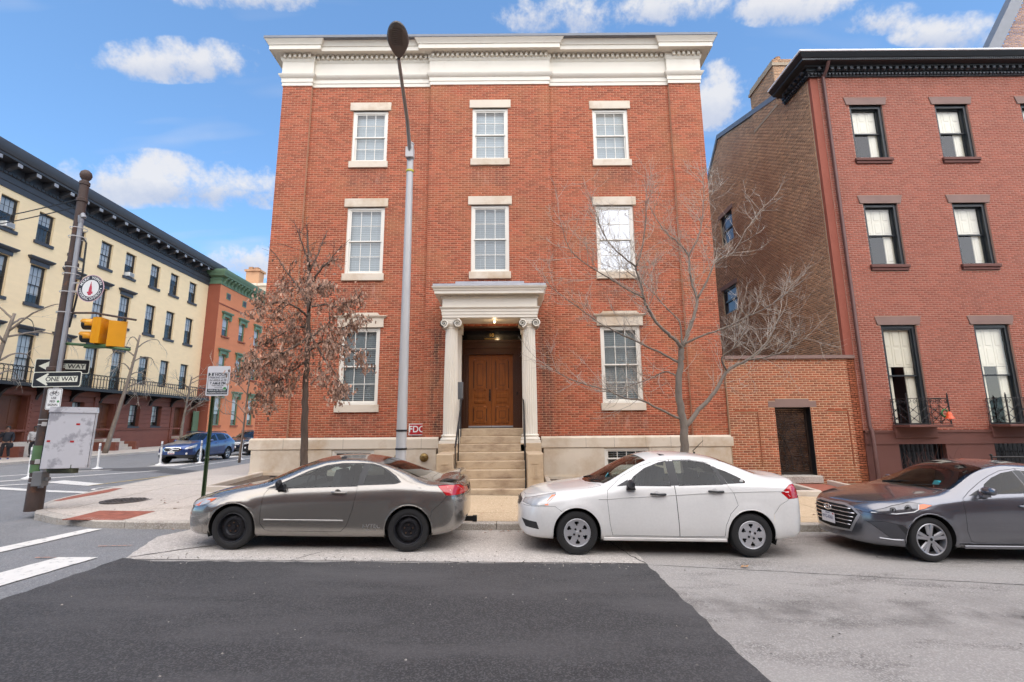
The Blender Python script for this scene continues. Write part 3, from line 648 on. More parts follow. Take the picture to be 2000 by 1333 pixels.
# marble base
bs = MB(); bs.sweep([(BX0, 20), (BX0, YP), (DOOR[0]-0.55, YP)], [(0, 1.18), (0.07, 1.18), (0.085, 1.2), (0.085, 1.47), (0.05, 1.525), (0, 1.53)], out=1); bs.build('water_table', m_stone, main)
bs = MB(); bs.sweep([(DOOR[1]+0.55, YP), (BX1, YP), (BX1, 20)], [(0, 1.18), (0.07, 1.18), (0.085, 1.2), (0.085, 1.47), (0.05, 1.525), (0, 1.53)], out=1); bs.build('water_table', m_stone, main)
def stone_blocks(x0, x1, cuts, hole):
    xs = [x0]+cuts+[x1]
    for a, b in zip(xs, xs[1:]):
        p = MB()
        zb = min(swz(a, 14.7), swz(b, 14.7))-0.1
        if hole and a < hole[1] and b > hole[0]:
            h0, h1, hz0, hz1 = hole
            if a < h0: p.cham(a+.003, h0, YP-0.06, YP+0.25, zb, 1.177, .006)
            if b > h1: p.cham(h1, b-.003, YP-0.06, YP+0.25, zb, 1.177, .006)
            p.cham(max(a, h0), min(b, h1), YP-0.06, YP+0.25, zb, hz0, .006)
        else: p.cham(a+.003, b-.003, YP-0.06, YP+0.25, zb, 1.177, .006)
        p.build('base_block', m_stone, main)
    q = MB(); q.box(x0, x1, YP-0.10, YP-0.06, swz(x0, 14.7)-0.2, swz((x0+x1)/2, 14.7)+0.16); q.build('base_ledge', m_stone, main)
stone_blocks(BX0-0.02, -2.3, [-6.4, -5.43, -4.17], (-5.43, -4.17, 0.55, 1.177))
stone_blocks(0.92, BX1+0.02, [2.75, 4.17, 5.2], (2.75, 4.09, 0.55, 1.177))
# joints of the water table
jt = MB()
for x in (-6.9, -5.1, -3.35, -2.75, 2.2, 3.05, 4.0, 4.75, 5.7): jt.box(x-0.003, x+0.003, YP-0.0875, YP-0.07, 1.19, 1.49)
jt.build('stone_joints', m_joint, main)
# ---- windows: six over six sashes with blinds behind single panes
def window(parent, name, cx, z0, z1, h, y, blind, label=None, cols=3, rows=2, gl=gl_win, ms=m_sash, casing=0.085, depth=0.10, blind_to=0.0, room=m_dark, tilt=35, slat=0.064, shade=0.0, shade_m=None):
    """frame (part) > sashes, muntins, panes, blind"""
    yi = y+depth
    f = MB()
    f.box(cx-h, cx-h+casing, yi-0.06, yi+0.06, z0, z1); f.box(cx+h-casing, cx+h, yi-0.06, yi+0.06, z0, z1); f.box(cx-h+casing, cx+h-casing, yi-0.06, yi+0.06, z1-casing, z1); f.box(cx-h+casing, cx+h-casing, yi-0.075, yi+0.06, z0, z0+0.05)
    w = f.build(name, ms, parent)
    if label: w['label'] = label
    x0, x1, zb, zt = cx-h+casing, cx+h-casing, z0+0.05, z1-casing; zm = (zb+zt)/2; r = 0.045
    for (a, b, yo) in ((zm-0.018, zt, 0.0), (zb, zm+0.018, 0.035)):
        s_ = MB(); yy = yi-0.02+yo
        s_.box(x0, x0+r, yy-0.018, yy+0.018, a, b); s_.box(x1-r, x1, yy-0.018, yy+0.018, a, b); s_.box(x0+r, x1-r, yy-0.018, yy+0.018, b-r*0.9, b); s_.box(x0+r, x1-r, yy-0.018, yy+0.018, a, a+(r*1.5 if yo else r*0.9))
        sash = s_.build('sash', ms, w)
        mu = MB(); aa, bb = a+(r*1.5 if yo else r*.9), b-r*.9; pw = (x1-x0-2*r)/cols; ph = (bb-aa)/rows
        for i in range(1, cols): mu.box(x0+r+pw*i-0.009, x0+r+pw*i+0.009, yy-0.012, yy+0.012, aa, bb)
        for j in range(1, rows): mu.box(x0+r, x1-r, yy-0.0115, yy+0.0115, aa+ph*j-0.009, aa+ph*j+0.009)
        if cols > 1 or rows > 1: mu.build('muntins', ms, w)
        pm = None
        for i in range(cols):
            for j in range(rows):
                ca, cb = x0+r+pw*(i+.5), aa+ph*(j+.5)
                if pm is None:
                    off = ROOT.get(w.name, Vector()); pm = bpy.data.meshes.new('pane'); pm.from_pydata([(-pw/2, 0, -ph/2), (pw/2, 0, -ph/2), (pw/2, 0, ph/2), (-pw/2, 0, ph/2)], [], [(0, 1, 2, 3)]); pm.materials.append(gl)
                o = link('pane', pm, w, (ca-off.x, yy-off.y, cb-off.z))
                o.rotation_euler = (R(random.uniform(-.25, .25)), 0, R(random.uniform(-.3, .3)))
    if blind:
        n = int((zt-zb)*(1-blind_to)/slat); V = []; F = []; yb = yi+0.10; t = R(tilt)
        for i in range(n):
            zc = zt-0.05-i*slat; dy, dz = 0.0265*math.cos(t), 0.0265*math.sin(t); k = len(V)
            V += [(x0+.02, yb-dy, zc+dz), (x1-.02, yb-dy, zc+dz), (x1-.02, yb+dy, zc-dz), (x0+.02, yb+dy, zc-dz)]; F.append((k, k+1, k+2, k+3))
        b_ = MB(); b_.add(V, F); b_.box(x0+.01, x1-.01, yb-0.03, yb+0.03, zt-0.04, zt)
        for i in (0.2, 0.8): b_.box(x0+(x1-x0)*i-.002, x0+(x1-x0)*i+.002, yb-0.026, yb-0.024, zb+(zt-zb)*blind_to, zt)
        q = b_.build('blind', m_blind if blind is True else blind, w)
    if shade:
        zs_ = zt-(zt-zb)*shade; s2 = MB(); s2.add([(x0+.01, yi+.055, zs_), (x1-.01, yi+.055, zs_), (x1-.01, yi+.055, zt), (x0+.01, yi+.055, zt)], [(0, 1, 2, 3)]); s2.box(x0+.01, x1-.01, yi+.05, yi+.065, zs_-.03, zs_); s2.build('roller_shade', shade_m or m_blind, w)
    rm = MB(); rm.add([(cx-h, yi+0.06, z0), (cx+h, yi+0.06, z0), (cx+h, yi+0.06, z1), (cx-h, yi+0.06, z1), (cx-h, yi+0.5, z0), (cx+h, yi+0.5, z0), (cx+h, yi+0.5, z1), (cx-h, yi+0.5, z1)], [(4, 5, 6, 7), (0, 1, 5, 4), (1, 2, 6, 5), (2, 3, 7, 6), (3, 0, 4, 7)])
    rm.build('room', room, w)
    return w
BL = {'t0': (True, 74), 't1': (True, 78), 't2': (True, 75), 'm0': (True, 72), 'm1': (True, 60), 'm2': None, 'b0': (True, 62), 'b2': (True, 66)}
for k, (c, z0, z1, h) in WIN.items():
    y = YB if k[1] != '1' else YP
    b = BL[k]
    w = window(main, 'window', c, z0, z1, h, y, bool(b), gl=gl_win if b else gl_sky, tilt=b[1] if b else 0)
    s_ = MB(); s_.cham(c-h-0.055, c+h+0.055, y-0.07, y+0.2, z0-0.235, z0-0.002, .008); s_.build('sill', m_stone, w)
    lt = MB()
    if k[0] != 'b': lt.cham(c-h-0.10, c+h+0.10, y-0.045, y+0.2, z1+0.002, z1+0.295, .008)
    else:
        lt.cham(c-h-0.10, c+h+0.10, y-0.045, y+0.2, z1+0.002, z1+0.30, .008)
        lt.sweep([(c-h-0.10, y+0.1), (c-h-0.10, y), (c+h+0.10, y), (c+h+0.10, y+0.1)], [(0, z1+0.305), (0.05, z1+0.305), (0.06, z1+0.32), (0.10, z1+0.355), (0.10, z1+0.375), (0, z1+0.39)], out=1)
        lt.prism([(c-h+0.02, z1+0.39), (c+h-0.02, z1+0.39), (c+h-0.10, z1+0.47), (c-h+0.10, z1+0.47)], y-0.08, y+0.1)
    lt.build('lintel', m_stone, w)
# basement windows
for (a, b, lab) in ((-5.43, -4.17, 0), (2.75, 4.09, 1)):
    window(main, 'basement_window', (a+b)/2, 0.55, 1.177, (b-a)/2, YP-0.06, True, cols=4, rows=1, tilt=30, gl=gl_win, casing=0.07)
# ---- recessed entrance with double doors
dx0, dx1 = DOOR[0], DOOR[1]; YD = 15.3
rc = MB()
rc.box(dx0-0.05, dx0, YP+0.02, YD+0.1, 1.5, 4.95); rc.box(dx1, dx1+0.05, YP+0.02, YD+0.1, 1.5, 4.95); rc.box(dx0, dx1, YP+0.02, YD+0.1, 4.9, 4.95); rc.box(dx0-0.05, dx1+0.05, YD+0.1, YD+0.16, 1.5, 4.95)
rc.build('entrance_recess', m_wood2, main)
fr = MB()
for a, b in ((dx0, -1.40), (0.02, dx1)):
    fr.box(a, b, YD-0.1, YD+0.05, 1.78, 4.3)
    for i in range(3):
        x = a+(b-a)*(0.22+0.28*i); fr.box(x-0.02, x+0.02, YD-0.13, YD-0.1, 1.95, 4.15)
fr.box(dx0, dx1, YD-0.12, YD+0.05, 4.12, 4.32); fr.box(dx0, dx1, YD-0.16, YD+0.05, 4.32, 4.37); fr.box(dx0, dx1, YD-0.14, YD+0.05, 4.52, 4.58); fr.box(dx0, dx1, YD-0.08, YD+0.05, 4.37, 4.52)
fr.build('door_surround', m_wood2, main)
tr = MB(); tr.box(dx0, dx1, YD+0.02, YD+0.04, 4.58, 4.9); tro = tr.build('transom_glass', mat('dark_transom', (0.012, 0.012, 0.014), 0.12, var=0), main)
m_gold = mat('gold_leaf', (0.42, 0.26, 0.07), 0.35, 0.8, var=0.1)
q = text_mesh('house_number', '10', 0.17, m_gold, tro, (-0.67+0.65, YD+0.015-14.7, 4.76-0.3), (R(90), 0, 0))
q = MB(); q.box(-0.9, -0.44, YD+0.008, YD+0.016, 4.635, 4.65); q.build('number_rule', m_gold, tro)
for i, (a, b) in enumerate(((-1.395, -0.675), (-0.665, 0.015))):
    d = MB(); yd = YD-0.02
    d.box(a, b, yd, yd+0.05, 1.80, 4.115)
    leaf = d.build('door', m_wood, main)
    cx = (a+b)/2; w = 0.19
    for (z0, z1) in ((3.02, 3.92), (1.98, 2.42)):
        p = MB()
        for k, (g_, dd) in enumerate(((0, 0.022), (0.045, 0.01), (0.075, 0.026))):
            p.cham(cx-w+g_, cx+w-g_, yd-dd, yd+0.01, z0+g_, z1-g_, .012)
        p.build('door_panel', m_wood, leaf)
        cr = MB()
        for zc in (z0-0.02, z1+0.0):
            for sx_ in (-1, 1): cr.lathe([(0.0, -0.03), (0.03, -0.026), (0.05, -0.01), (0.055, 0.0)], (cx+sx_*(w-0.03), yd-0.004, zc), 10, 'y')
            cr.box(cx-w-0.01, cx+w+0.01, yd-0.03, yd, zc-0.02, zc+0.02)
        cr.build('panel_carving', m_wood, leaf)
        gv = MB()
        for (x0, x1, a0, a1) in ((cx-w-.03, cx-w, z0-.03, z1+.03), (cx+w, cx+w+.03, z0-.03, z1+.03), (cx-w, cx+w, z0-.03, z0), (cx-w, cx+w, z1, z1+.03), (cx-.10, cx-.085, z0+.1, z1-.1), (cx+.085, cx+.10, z0+.1, z1-.1), (cx-.085, cx+.085, z0+.1, z0+.115), (cx-.085, cx+.085, z1-.115, z1-.1)):
            gv.box(x0, x1, yd-.0275 if x1-x0 < .02 or a1-a0 < .02 else yd-.004, yd+.002, a0, a1)
        gv.build('groove_shade_strip', m_wood2, leaf)  # raised strips in darker wood colour stand in for the shade of carved grooves
    p = MB(); p.cham(cx-w, cx+w, yd-0.03, yd, 2.55, 2.66, .02); p.cham(cx-w, cx+w, yd-0.022, yd, 2.72, 2.86, .02); p.build('rail_moulding', m_wood, leaf)
    k = MB(); k.box(a, b, yd-0.006, yd, 1.80, 1.85); k.build('kick_plate', m_zinc, leaf)
hd = MB(); hd.box(-0.745, -0.695, YD-0.035, YD-0.02, 2.62, 3.0); hd.tube([(-0.72, YD-0.04, 2.7), (-0.72, YD-0.09, 2.74), (-0.72, YD-0.09, 2.9), (-0.72, YD-0.04, 2.94)], 0.014, 8); hd.build('door_handle', m_iron, main)
kp = MB(); kp.cham(0.13, 0.19, YD-0.13, YD-0.1, 2.8, 2.9); kp.build('door_keypad', m_iron, main)
# ---- steps
st = thing('entrance_steps', 'flight of weathered tan stone steps up to the wooden doors', 'steps', (-0.56, 12.0, 0.2))
SZ = [(1.775, 13.85), (1.565, 13.58), (1.36, 13.30), (1.155, 13.02), (0.95, 12.76), (0.745, 12.52), (0.54, 12.30)]
for i, (z, y) in enumerate(SZ):
    s_ = MB(); wx0, wx1 = (-1.47, 0.34) if i else (-1.47, 0.34)
    ye = (SZ[i-1][1]+0.06) if i else YD+0.1
    s_.cham(wx0, wx1, y, ye, SZ[i+1][0]-0.0 if i < len(SZ)-1 else 0.33, z, 0.012); s_.build('step', m_stone2, st)
s_ = MB(); s_.cham(-1.95, 0.80, 12.02, 12.36, 0.1, 0.335, 0.012); s_.build('step', m_stone2, st)
for sx_, a, b in ((-1, -1.91, -1.48), (1, 0.35, 0.76)):
    c_ = MB(); c_.cham(a, b, 12.12, 13.35, 0.337, 1.17, 0.02); ch = c_.build('cheek_block', m_stone2, st)
    cc = (a+b)/2; p = MB(); p.box(cc-0.09, cc+0.09, 12.105, 12.13, 0.92, 0.945)
    for x in (-0.065, -0.02, 0.025): p.box(cc+x, cc+x+0.035, 12.107, 12.13, 0.55, 0.88)
    p.box(cc-0.10, cc+0.10, 12.109, 12.13, 0.50, 0.515); p.build('carved_panel', m_stone2, ch)
# ---- portico
po = thing('entrance_portico', 'cream wooden portico with two fluted columns over the steps', 'portico', (-0.63, 13.6, 1.05))
pcx = -0.635
def sweep_box(mbx, x0, x1, y0, y1, prof): mbx.sweep([(x0, y1), (x0, y0), (x1, y0), (x1, y1)], prof, out=1)
e_ = MB(); ew0, ew1, ey = -2.0, 0.73, 13.35
sweep_box(e_, ew0, ew1, ey, YP, [(0, 4.92), (0, 5.0), (0.015, 5.005), (0.015, 5.09), (0.03, 5.095), (0.03, 5.16), (0.06, 5.19), (0.075, 5.21), (0.075, 5.225), (0.0, 5.235), (0.0, 5.48), (0.03, 5.5), (0.035, 5.51), (0.035, 5.575), (0.09, 5.58), (0.20, 5.575), (0.205, 5.58), (0.205, 5.665), (0.225, 5.67), (0.235, 5.71), (0.27, 5.75), (0.28, 5.785), (-0.3, 5.80), (-0.3, 4.92)])
en = e_.build('entablature', m_cream, po, smooth=25)
dd = MB(); dentils(dd, [(ew0, YP), (ew0, ey), (ew1, ey), (ew1, YP)], 0.03, 0.075, 5.515, 5.57, 0.045, 0.045); dd.build('dentils', m_cream, en, kind='stuff')
c_ = MB(); c_.box(ew0+0.3, ew1-0.3, ey+0.3, YP, 5.02, 5.06); c_.build('porch_ceiling', m_cream, po)
r_ = MB(); r_.box(ew0-0.25, ew1+0.25, ey-0.25, YP, 5.80, 5.86); r_.box(-1.62, 0.36, ey-0.12, YP, 5.86, 5.96); r_.build('roof', m_zinc, po)
def fluted(mbx, cx, cy, z0, z1, r0, r1, nf=20):
    n = nf*4; hs = [0, .04, .35, .7, .96, 1]; vs = []
    for t in hs:
        r = r0+(r1-r0)*(max(0, (t-0.25))/0.75)**1.4 if t > .25 else r0; z = z0+(z1-z0)*t
        for k in range(n):
            a = 2*math.pi*k/n; fl = (1-0.085*(1 if k % 4 in (1, 3) else (1.35 if k % 4 == 2 else 0))) if 0 < t < 1 else 1.0
            vs.append((cx+r*fl*math.cos(a), cy+r*fl*math.sin(a), z))
    m_ = len(hs); mbx.add(vs, [(i*n+k, i*n+(k+1) % n, (i+1)*n+(k+1) % n, (i+1)*n+k) for i in range(m_-1) for k in range(n)])
def spiral(mbx, cx, y, cz, r0, sgn, turns=2.1):
    pts = []; rad = []
    for i in range(44):
        t = i/43; a = sgn*(math.pi/2 - t*turns*2*math.pi); r = r0*(1-t)**1.15+0.012
        pts.append((cx+r*math.cos(a), y, cz+r*math.sin(a))); rad.append(0.017*(1-t)+0.008)
    mbx.tube(pts, rad, 5)
for cx in (-1.755, 0.495):
    cy_ = 13.60
    sh = MB(); fluted(sh, cx, cy_, 1.62, 4.66, 0.205, 0.17); col_ = sh.build('column', m_cream, po, smooth=40)
    ba = MB(); ba.box(cx-0.275, cx+0.275, cy_-0.275, cy_+0.275, 1.385, 1.455); ba.lathe([(0.2, 1.455), (0.262, 1.455), (0.278, 1.485), (0.265, 1.52), (0.235, 1.535), (0.228, 1.555), (0.242, 1.57), (0.248, 1.59), (0.235, 1.61), (0.21, 1.625), (0.2, 1.625)], (cx, cy_, 0), 32); ba.build('column_base', m_cream, col_, smooth=40)
    ca = MB(); ca.lathe([(0.165, 4.6), (0.175, 4.62), (0.185, 4.64), (0.17, 4.66), (0.19, 4.69), (0.23, 4.74), (0.235, 4.77), (0.2, 4.8)], (cx, cy_, 0), 28)
    ca.box(cx-0.25, cx+0.25, cy_-0.22, cy_+0.22, 4.865, 4.918); ca.box(cx-0.22, cx+0.22, cy_-0.215, cy_+0.215, 4.80, 4.866)
    for s_ in (-1, 1):
        for yy, sg in ((cy_-0.235, 1), (cy_+0.235, 1)):
            ca.lathe([(0.0, yy-cy_), (0.105, yy-cy_), (0.105, 0)] if False else [(0.115, -0.235), (0.118, -0.20), (0.085, 0), (0.118, 0.20), (0.115, 0.235)], (cx+s_*0.195, cy_, 4.755), 20, 'y')
            spiral(ca, cx+s_*0.195, yy, 4.755, 0.105, 1 if s_ > 0 else -1)
    ca.build('capital', m_cream, col_, smooth=40)
    an = MB(); an.box(cx-0.19, cx+0.19, YP-0.12, YP+0.02, 1.6, 4.66); an.box(cx-0.23, cx+0.23, YP-0.16, YP+0.02, 1.385, 1.6); an.box(cx-0.23, cx+0.23, YP-0.16, YP+0.02, 4.66, 4.918); an.build('pilaster', m_cream, po)
    pd = MB(); pd.cham(cx-0.29, cx+0.29, 13.30, YP, 0.2, 1.383, 0.012); pd.build('pedestal', m_stone2, po)
# porch lamp
lp = thing('porch_lamp', 'small lit lamp hanging under the portico ceiling', 'lamp', (-0.52, 13.95, 5.02))
a_ = MB(); a_.lathe([(0.055, 5.02), (0.06, 4.995), (0.02, 4.98), (0.012, 4.94)], (-0.52, 13.95, 0), 14); a_.build('canopy', m_brass, lp, smooth=40)
a_ = MB(); a_.lathe([(0.0, 4.89), (0.02, 4.895), (0.03, 4.915), (0.022, 4.94), (0.0, 4.95)], (-0.52, 13.95, 0), 14); a_.build('bulb', mat('lit_bulb', (1, .9, .7), emit=((1, .78, .45), 9), var=0), lp, smooth=True)
pl_ = bpy.data.lights.new('porch_light', 'POINT'); pl_.energy = 2.5; pl_.color = (1, .72, .42); pl_.shadow_soft_size = 0.04
plo = bpy.data.objects.new('porch_light', pl_); COL.objects.link(plo); plo.parent = lp; plo.location = (0, 0, -0.17)
# handrails
for sx_, x in ((-1, -1.44), (1, 0.31)):
    h_ = thing('handrail', 'black iron handrail on the %s side of the entrance steps' % ('left' if sx_ < 0 else 'right'), 'handrail', (x, 12.2, 0.33), group='handrails of the entrance steps')
    t_ = MB(); t_.tube([(x, 13.75, 2.62), (x, 13.55, 2.57), (x, 12.25, 1.38), (x, 12.16, 1.34)], 0.024, 8); t_.build('rail', m_iron, h_)
    for (y, z0, z1) in ((13.45, 1.56, 2.48), (12.9, 0.95, 1.98), (12.2, 0.335, 1.36)):
        t_ = MB(); t_.box(x-.014, x+.014, y-.014, y+.014, z0, z1); t_.build('baluster', m_iron, h_)
# call box beside the left rail, FDC sign, fire connections
cb = MB(); cb.cham(-1.6, -1.44, 13.9, 14.05, 2.62, 3.12, .015); cb.box(-1.54, -1.50, 13.95, 14.0, 1.77, 2.62); props(cb.build('call_box', mat('grey_enamel', (0.16, 0.17, 0.18), 0.4, var=0.05)), 'grey entry call box on a post beside the doors', 'call box')
m_red = mat('fdc_red', (0.42, 0.015, 0.018), 0.4, var=0.04); m_white = mat('sign_white', (0.78, 0.78, 0.76), 0.45, var=0.03)
fd = thing('fdc_sign', 'red FDC sign with white letters on the brick wall', 'sign', (-2.93, 14.78, 1.76))
a_ = MB(); a_.box(-3.17, -2.69, 14.770, 14.785, 1.585, 1.93); a_.build('border', m_white, fd); a_ = MB(); a_.box(-3.15, -2.71, 14.766, 14.7695, 1.605, 1.91); a_.build('panel', m_red, fd)
text_mesh('lettering', 'FDC', 0.27, m_white, fd, (0, -0.018, -0.003), (R(90), 0, 0), sx=0.92, font_bold=0.004)
for x, lab in ((-3.42, 'brass fire hose connection left of the lamp pole base'), (-2.66, 'brass fire hose connection right of the lamp pole base')):
    c = thing('hose_connection', lab, 'hose connection', (x, 14.62, 0.95), group='fire hose connections')
    a_ = MB(); a_.lathe([(0.0, 14.58), (0.04, 14.57), (0.115, 14.595), (0.13, 14.62), (0.13, 14.66)], (x, 0, 0.93), 24, 'y'); a_.build('plate', m_brass, c, smooth=30)
    a_ = MB(); a_.lathe([(0.0, 14.48), (0.06, 14.485), (0.075, 14.5), (0.07, 14.59)], (x, 0, 0.93), 20, 'y'); a_.build('cap', m_brass, c, smooth=30)
    a_ = MB(); a_.tube([(x-0.09, 14.53, .93), (x+0.09, 14.53, .93)], 0.014, 6); a_.build('lug', m_brass, c)
# ================================================================ GARDEN WALL AND RIGHT HAND HOUSE
m_gbrick = mat('garden_wall_brick', (0.33, 0.095, 0.042), 0.85, var=0.10, scale=0.8, var2=0.08, scale2=25, island=0.26, dark=((0.36, 0.14, 0.05), 0.9, 0.55, 0.8))
m_gmort = mat('pale_buff_mortar', (0.60, 0.40, 0.25), 0.95, var=0.10, scale=2)
m_brown = mat('brownstone', (0.135, 0.052, 0.040), 0.75, var=0.08, scale=2, bump=0.1, bscale=40)
m_brown2 = mat('pale_brownstone', (0.235, 0.150, 0.125), 0.8, var=0.10, scale=2.2, bump=0.12, bscale=35)
gw = thing('garden_wall', 'low brick garden wall with iron gate between the two brick houses', 'wall', (8.5, 14.6, 0.1))
GY = 14.62
gx0, gx1, gt = 6.57, 10.56, 3.82
GATE = (7.97, 9.05, 0.33, 2.34)
brick_wall(gw, (gx0, GY), (1, 0), [(0, gx1-gx0, 0.0, gt, 0.0)], [(GATE[0]-gx0, GATE[1]-gx0, 0.0, GATE[3]), (7.78-gx0, 9.24-gx0, GATE[3], 2.52), (8.0-gx0, 9.02-gx0, 2.52, 2.59), (6.75-gx0, 7.45-gx0, 2.21, 2.26), (9.55-gx0, 10.15-gx0, 2.21, 2.26)], m_gbrick, m_gmort, near=300, thick=0.35, zbase=0.02, J=.0135)
c_ = MB(); c_.box(gx0, gx1, GY-0.07, GY+0.5, gt, gt+0.07); c_.box(gx0, gx1, GY-0.03, GY+0.45, gt+0.07, gt+0.11); c_.build('coping', m_brown2, gw)
c_ = MB(); c_.prism([(7.78, GATE[3]), (9.24, GATE[3]), (9.24, 2.52), (9.02, 2.52), (9.02, 2.59), (8.0, 2.59), (8.0, 2.52), (7.78, 2.52)], GY-0.012, GY+0.3); c_.build('gate_lintel', m_brown2, gw)
c_ = MB()
for a, b in ((6.75, 7.45), (9.55, 10.15)): c_.box(a, b, GY-0.025, GY+0.05, 2.21, 2.26)
for x in (7.43, 10.16): c_.box(x, x+0.02, GY-0.02, GY, 0.6, 2.2)
c_.build('blind_panel_trim', m_gbrick, gw)
c_ = MB(); c_.cham(GATE[0]-0.05, GATE[1]+0.05, GY-0.18, GY+0.35, 0.12, 0.33, .015); c_.build('threshold', m_kerb, gw)
for a, b in ((GATE[0], GATE[0]+.012), (GATE[1]-.012, GATE[1])):
    c_ = MB(); c_.box(a, b, GY+.012, GY+.35, .33, GATE[3]); c_.build('gate_jamb', m_iron, gw)
# gate leaf: iron frame filled with bars, twisted branches and leaves
m_giron = mat('rusty_dark_iron', (0.035, 0.022, 0.016), 0.6, 0.3, var=0.3, scale=8)
gt_ = thing('iron_gate', 'dark iron gate worked with branches and leaves set in the brick garden wall', 'gate', (8.5, 14.85, 0.33))
fr = MB(); y = 14.86
for a, b, c, d in ((7.98, 8.03, .34, 2.33), (8.99, 9.04, .34, 2.33), (8.03, 8.99, .34, .42), (8.03, 8.99, 2.28, 2.33)): fr.box(a, b, y-.025, y+.025, c, d)
fr.build('frame', m_giron, gt_)
br = MB(); rnd = random.Random(11)
for k in range(9):
    x = rnd.uniform(8.05, 8.95); z = 0.45; pts = [(x, y-.03, z)]; dx = rnd.uniform(-.05, .05)
    while z < 2.2 and len(pts) < 14:
        z += rnd.uniform(.1, .2); dx += rnd.uniform(-.05, .05); x = min(8.96, max(8.05, x+dx)); pts.append((x, y-.03+rnd.uniform(-.02, .02), z))
    br.tube(pts, [0.016-0.0009*i for i in range(len(pts))], 5)
    for j in range(2, len(pts)-1, 2):
        p = pts[j]; s = rnd.choice((-1, 1)); br.tube([p, (p[0]+s*.09, p[1]-.01, p[2]+.07), (p[0]+s*.15, p[1]-.02, p[2]+.16)], [.009, .007, .004], 4)
br.build('branches', m_giron, gt_)
lf = MB()
for k in range(150):
    x, z = rnd.uniform(8.05, 8.97), rnd.uniform(.5, 2.25); a = rnd.uniform(0, 6.28); s = rnd.uniform(.03, .055)
    c, q = math.cos(a)*s, math.sin(a)*s; yy = y-.04-rnd.uniform(0, .03)
    lf.add([(x-c, yy, z-q), (x+q*.4, yy-.015, z-c*.4), (x+c, yy-.005, z+q), (x-q*.4, yy-.012, z+c*.4)], [(0, 1, 2, 3)])
lf.build('leaves', m_giron, gt_, kind='stuff')
bp = MB()
for i in range(34): bp.box(8.03, 8.99, y+.012, y+.03, .44+i*.054, .475+i*.054+rnd.uniform(-.006, .006))
bp.build('slat_backing', mat('rusted_slats', (0.06, 0.028, 0.016), 0.7, 0.2, var=0.3, scale=6), gt_)
bk = MB(); bk.box(6.57, 10.5, 19.5, 19.6, 0, 3.5); bk.build('rear_fence', m_dark, gw)

gl_clear = None
rh = thing('brick_house', 'tall red brick house with black cornice and brownstone lintels at the right', 'house', (10.7, 14.6, 0.0))
RX0, RX1, RYF = 10.58, 25.5, 14.6
m_rbrick = mat('rose_red_brick', (0.31, 0.088, 0.055), 0.85, var=0.08, scale=0.6, var2=0.08, scale2=25, island=0.16)
m_rmort = mat('pink_mortar', (0.43, 0.26, 0.195), 0.95, var=0.08, scale=2)
m_black = mat('black_green_paint', (0.016, 0.020, 0.024), 0.4, var=0.08, scale=3)
m_shut = mat('cream_shutter_paint', (0.80, 0.76, 0.62), 0.5, var=0.04, scale=2)
cols = [12.08, 14.98, 17.9, 20.8]
rw = []
for c in cols: rw += [(c, 10.52, 12.50, .56, 't'), (c, 6.82, 8.92, .56, 'm'), (c, 1.72, 4.86, .555, 'b')]
rholes = [(c-h-RX0, c+h-RX0, a, b) for c, a, b, h, k in rw] + [(c-h-.12-RX0, c+h+.12-RX0, b, b+.27) for c, a, b, h, k in rw] + [(c-h-.05-RX0, c+h+.05-RX0, a-.2, a) for c, a, b, h, k in rw]
brick_wall(rh, (RX0, RYF), (1, 0), [(0, RX1-RX0, 1.62, 13.62, 0.0)], rholes, m_rbrick, m_rmort, zbase=1.62, thick=0.30, L=0.205, Hh=0.0655, J=0.0105)
# side wall of weathered common brick with sloping parapet
m_cbrick = mat('weathered_common_brick', (0.40, 0.225, 0.125), 0.9, var=0.14, scale=0.35, var2=0.1, scale2=20, island=0.32, dark=((0.26, 0.115, 0.06), 0.35, 0.5, 0.72))
m_cmort = mat('grey_tan_mortar', (0.36, 0.285, 0.205), 0.95, var=0.12, scale=1.5)
def rtop(u):      # u runs from the back (Y=25.5) to the front
    Y = 25.5-u
    if Y < 15.4: return 13.55
    if Y < 21.6: return 13.85+(Y-15.4)*(15.75-13.85)/6.2
    return 15.75-(Y-21.6)*1.0
SXW = 10.3
shol = [(25.5-22.1, 25.5-20.9, 10.3, 11.75), (25.5-22.5, 25.5-21.1, 7.0, 8.2)]
brick_wall(rh, (SXW, 25.5), (0, -1), [(0, 25.5-14.75, 0.0, 15.8, 0.0)], shol, m_cbrick, m_cmort, top=rtop, near=300, thick=0.3, L=0.215, Hh=0.072, J=0.012)
fr_ = MB(); fr_.box(SXW+0.02, RX0, 14.62, 14.9, 0, 13.6); fr_.build('corner_return', m_rbrick, rh)
pc = MB(); pc.add([(SXW-.05, y, z) for y, z in ((15.3, 13.84), (21.6, 15.77), (25.5, 11.9))]+[(SXW+.35, y, z) for y, z in ((15.3, 13.84), (21.6, 15.77), (25.5, 11.9))]+[(SXW-.05, y, z+.22) for y, z in ((15.3, 13.84), (21.6, 15.77), (25.5, 11.9))]+[(SXW+.35, y, z+.22) for y, z in ((15.3, 13.84), (21.6, 15.77), (25.5, 11.9))],
    [(0, 1, 7, 6), (1, 2, 8, 7), (6, 7, 10, 9), (7, 8, 11, 10), (0, 3, 4, 1), (1, 4, 5, 2), (0, 6, 9, 3), (3, 9, 10, 4), (4, 10, 11, 5)]); pc.build('parapet_flashing', m_lead, rh)
rf = MB(); rf.add([(SXW+.3, 15.3, 13.8), (RX1, 15.3, 13.8), (RX1, 21.6, 15.7), (SXW+.3, 21.6, 15.7), (SXW+.3, 25.5, 11.8), (RX1, 25.5, 11.8)], [(0, 1, 2, 3), (3, 2, 5, 4)]); rf.build('roof', m_lead, rh)
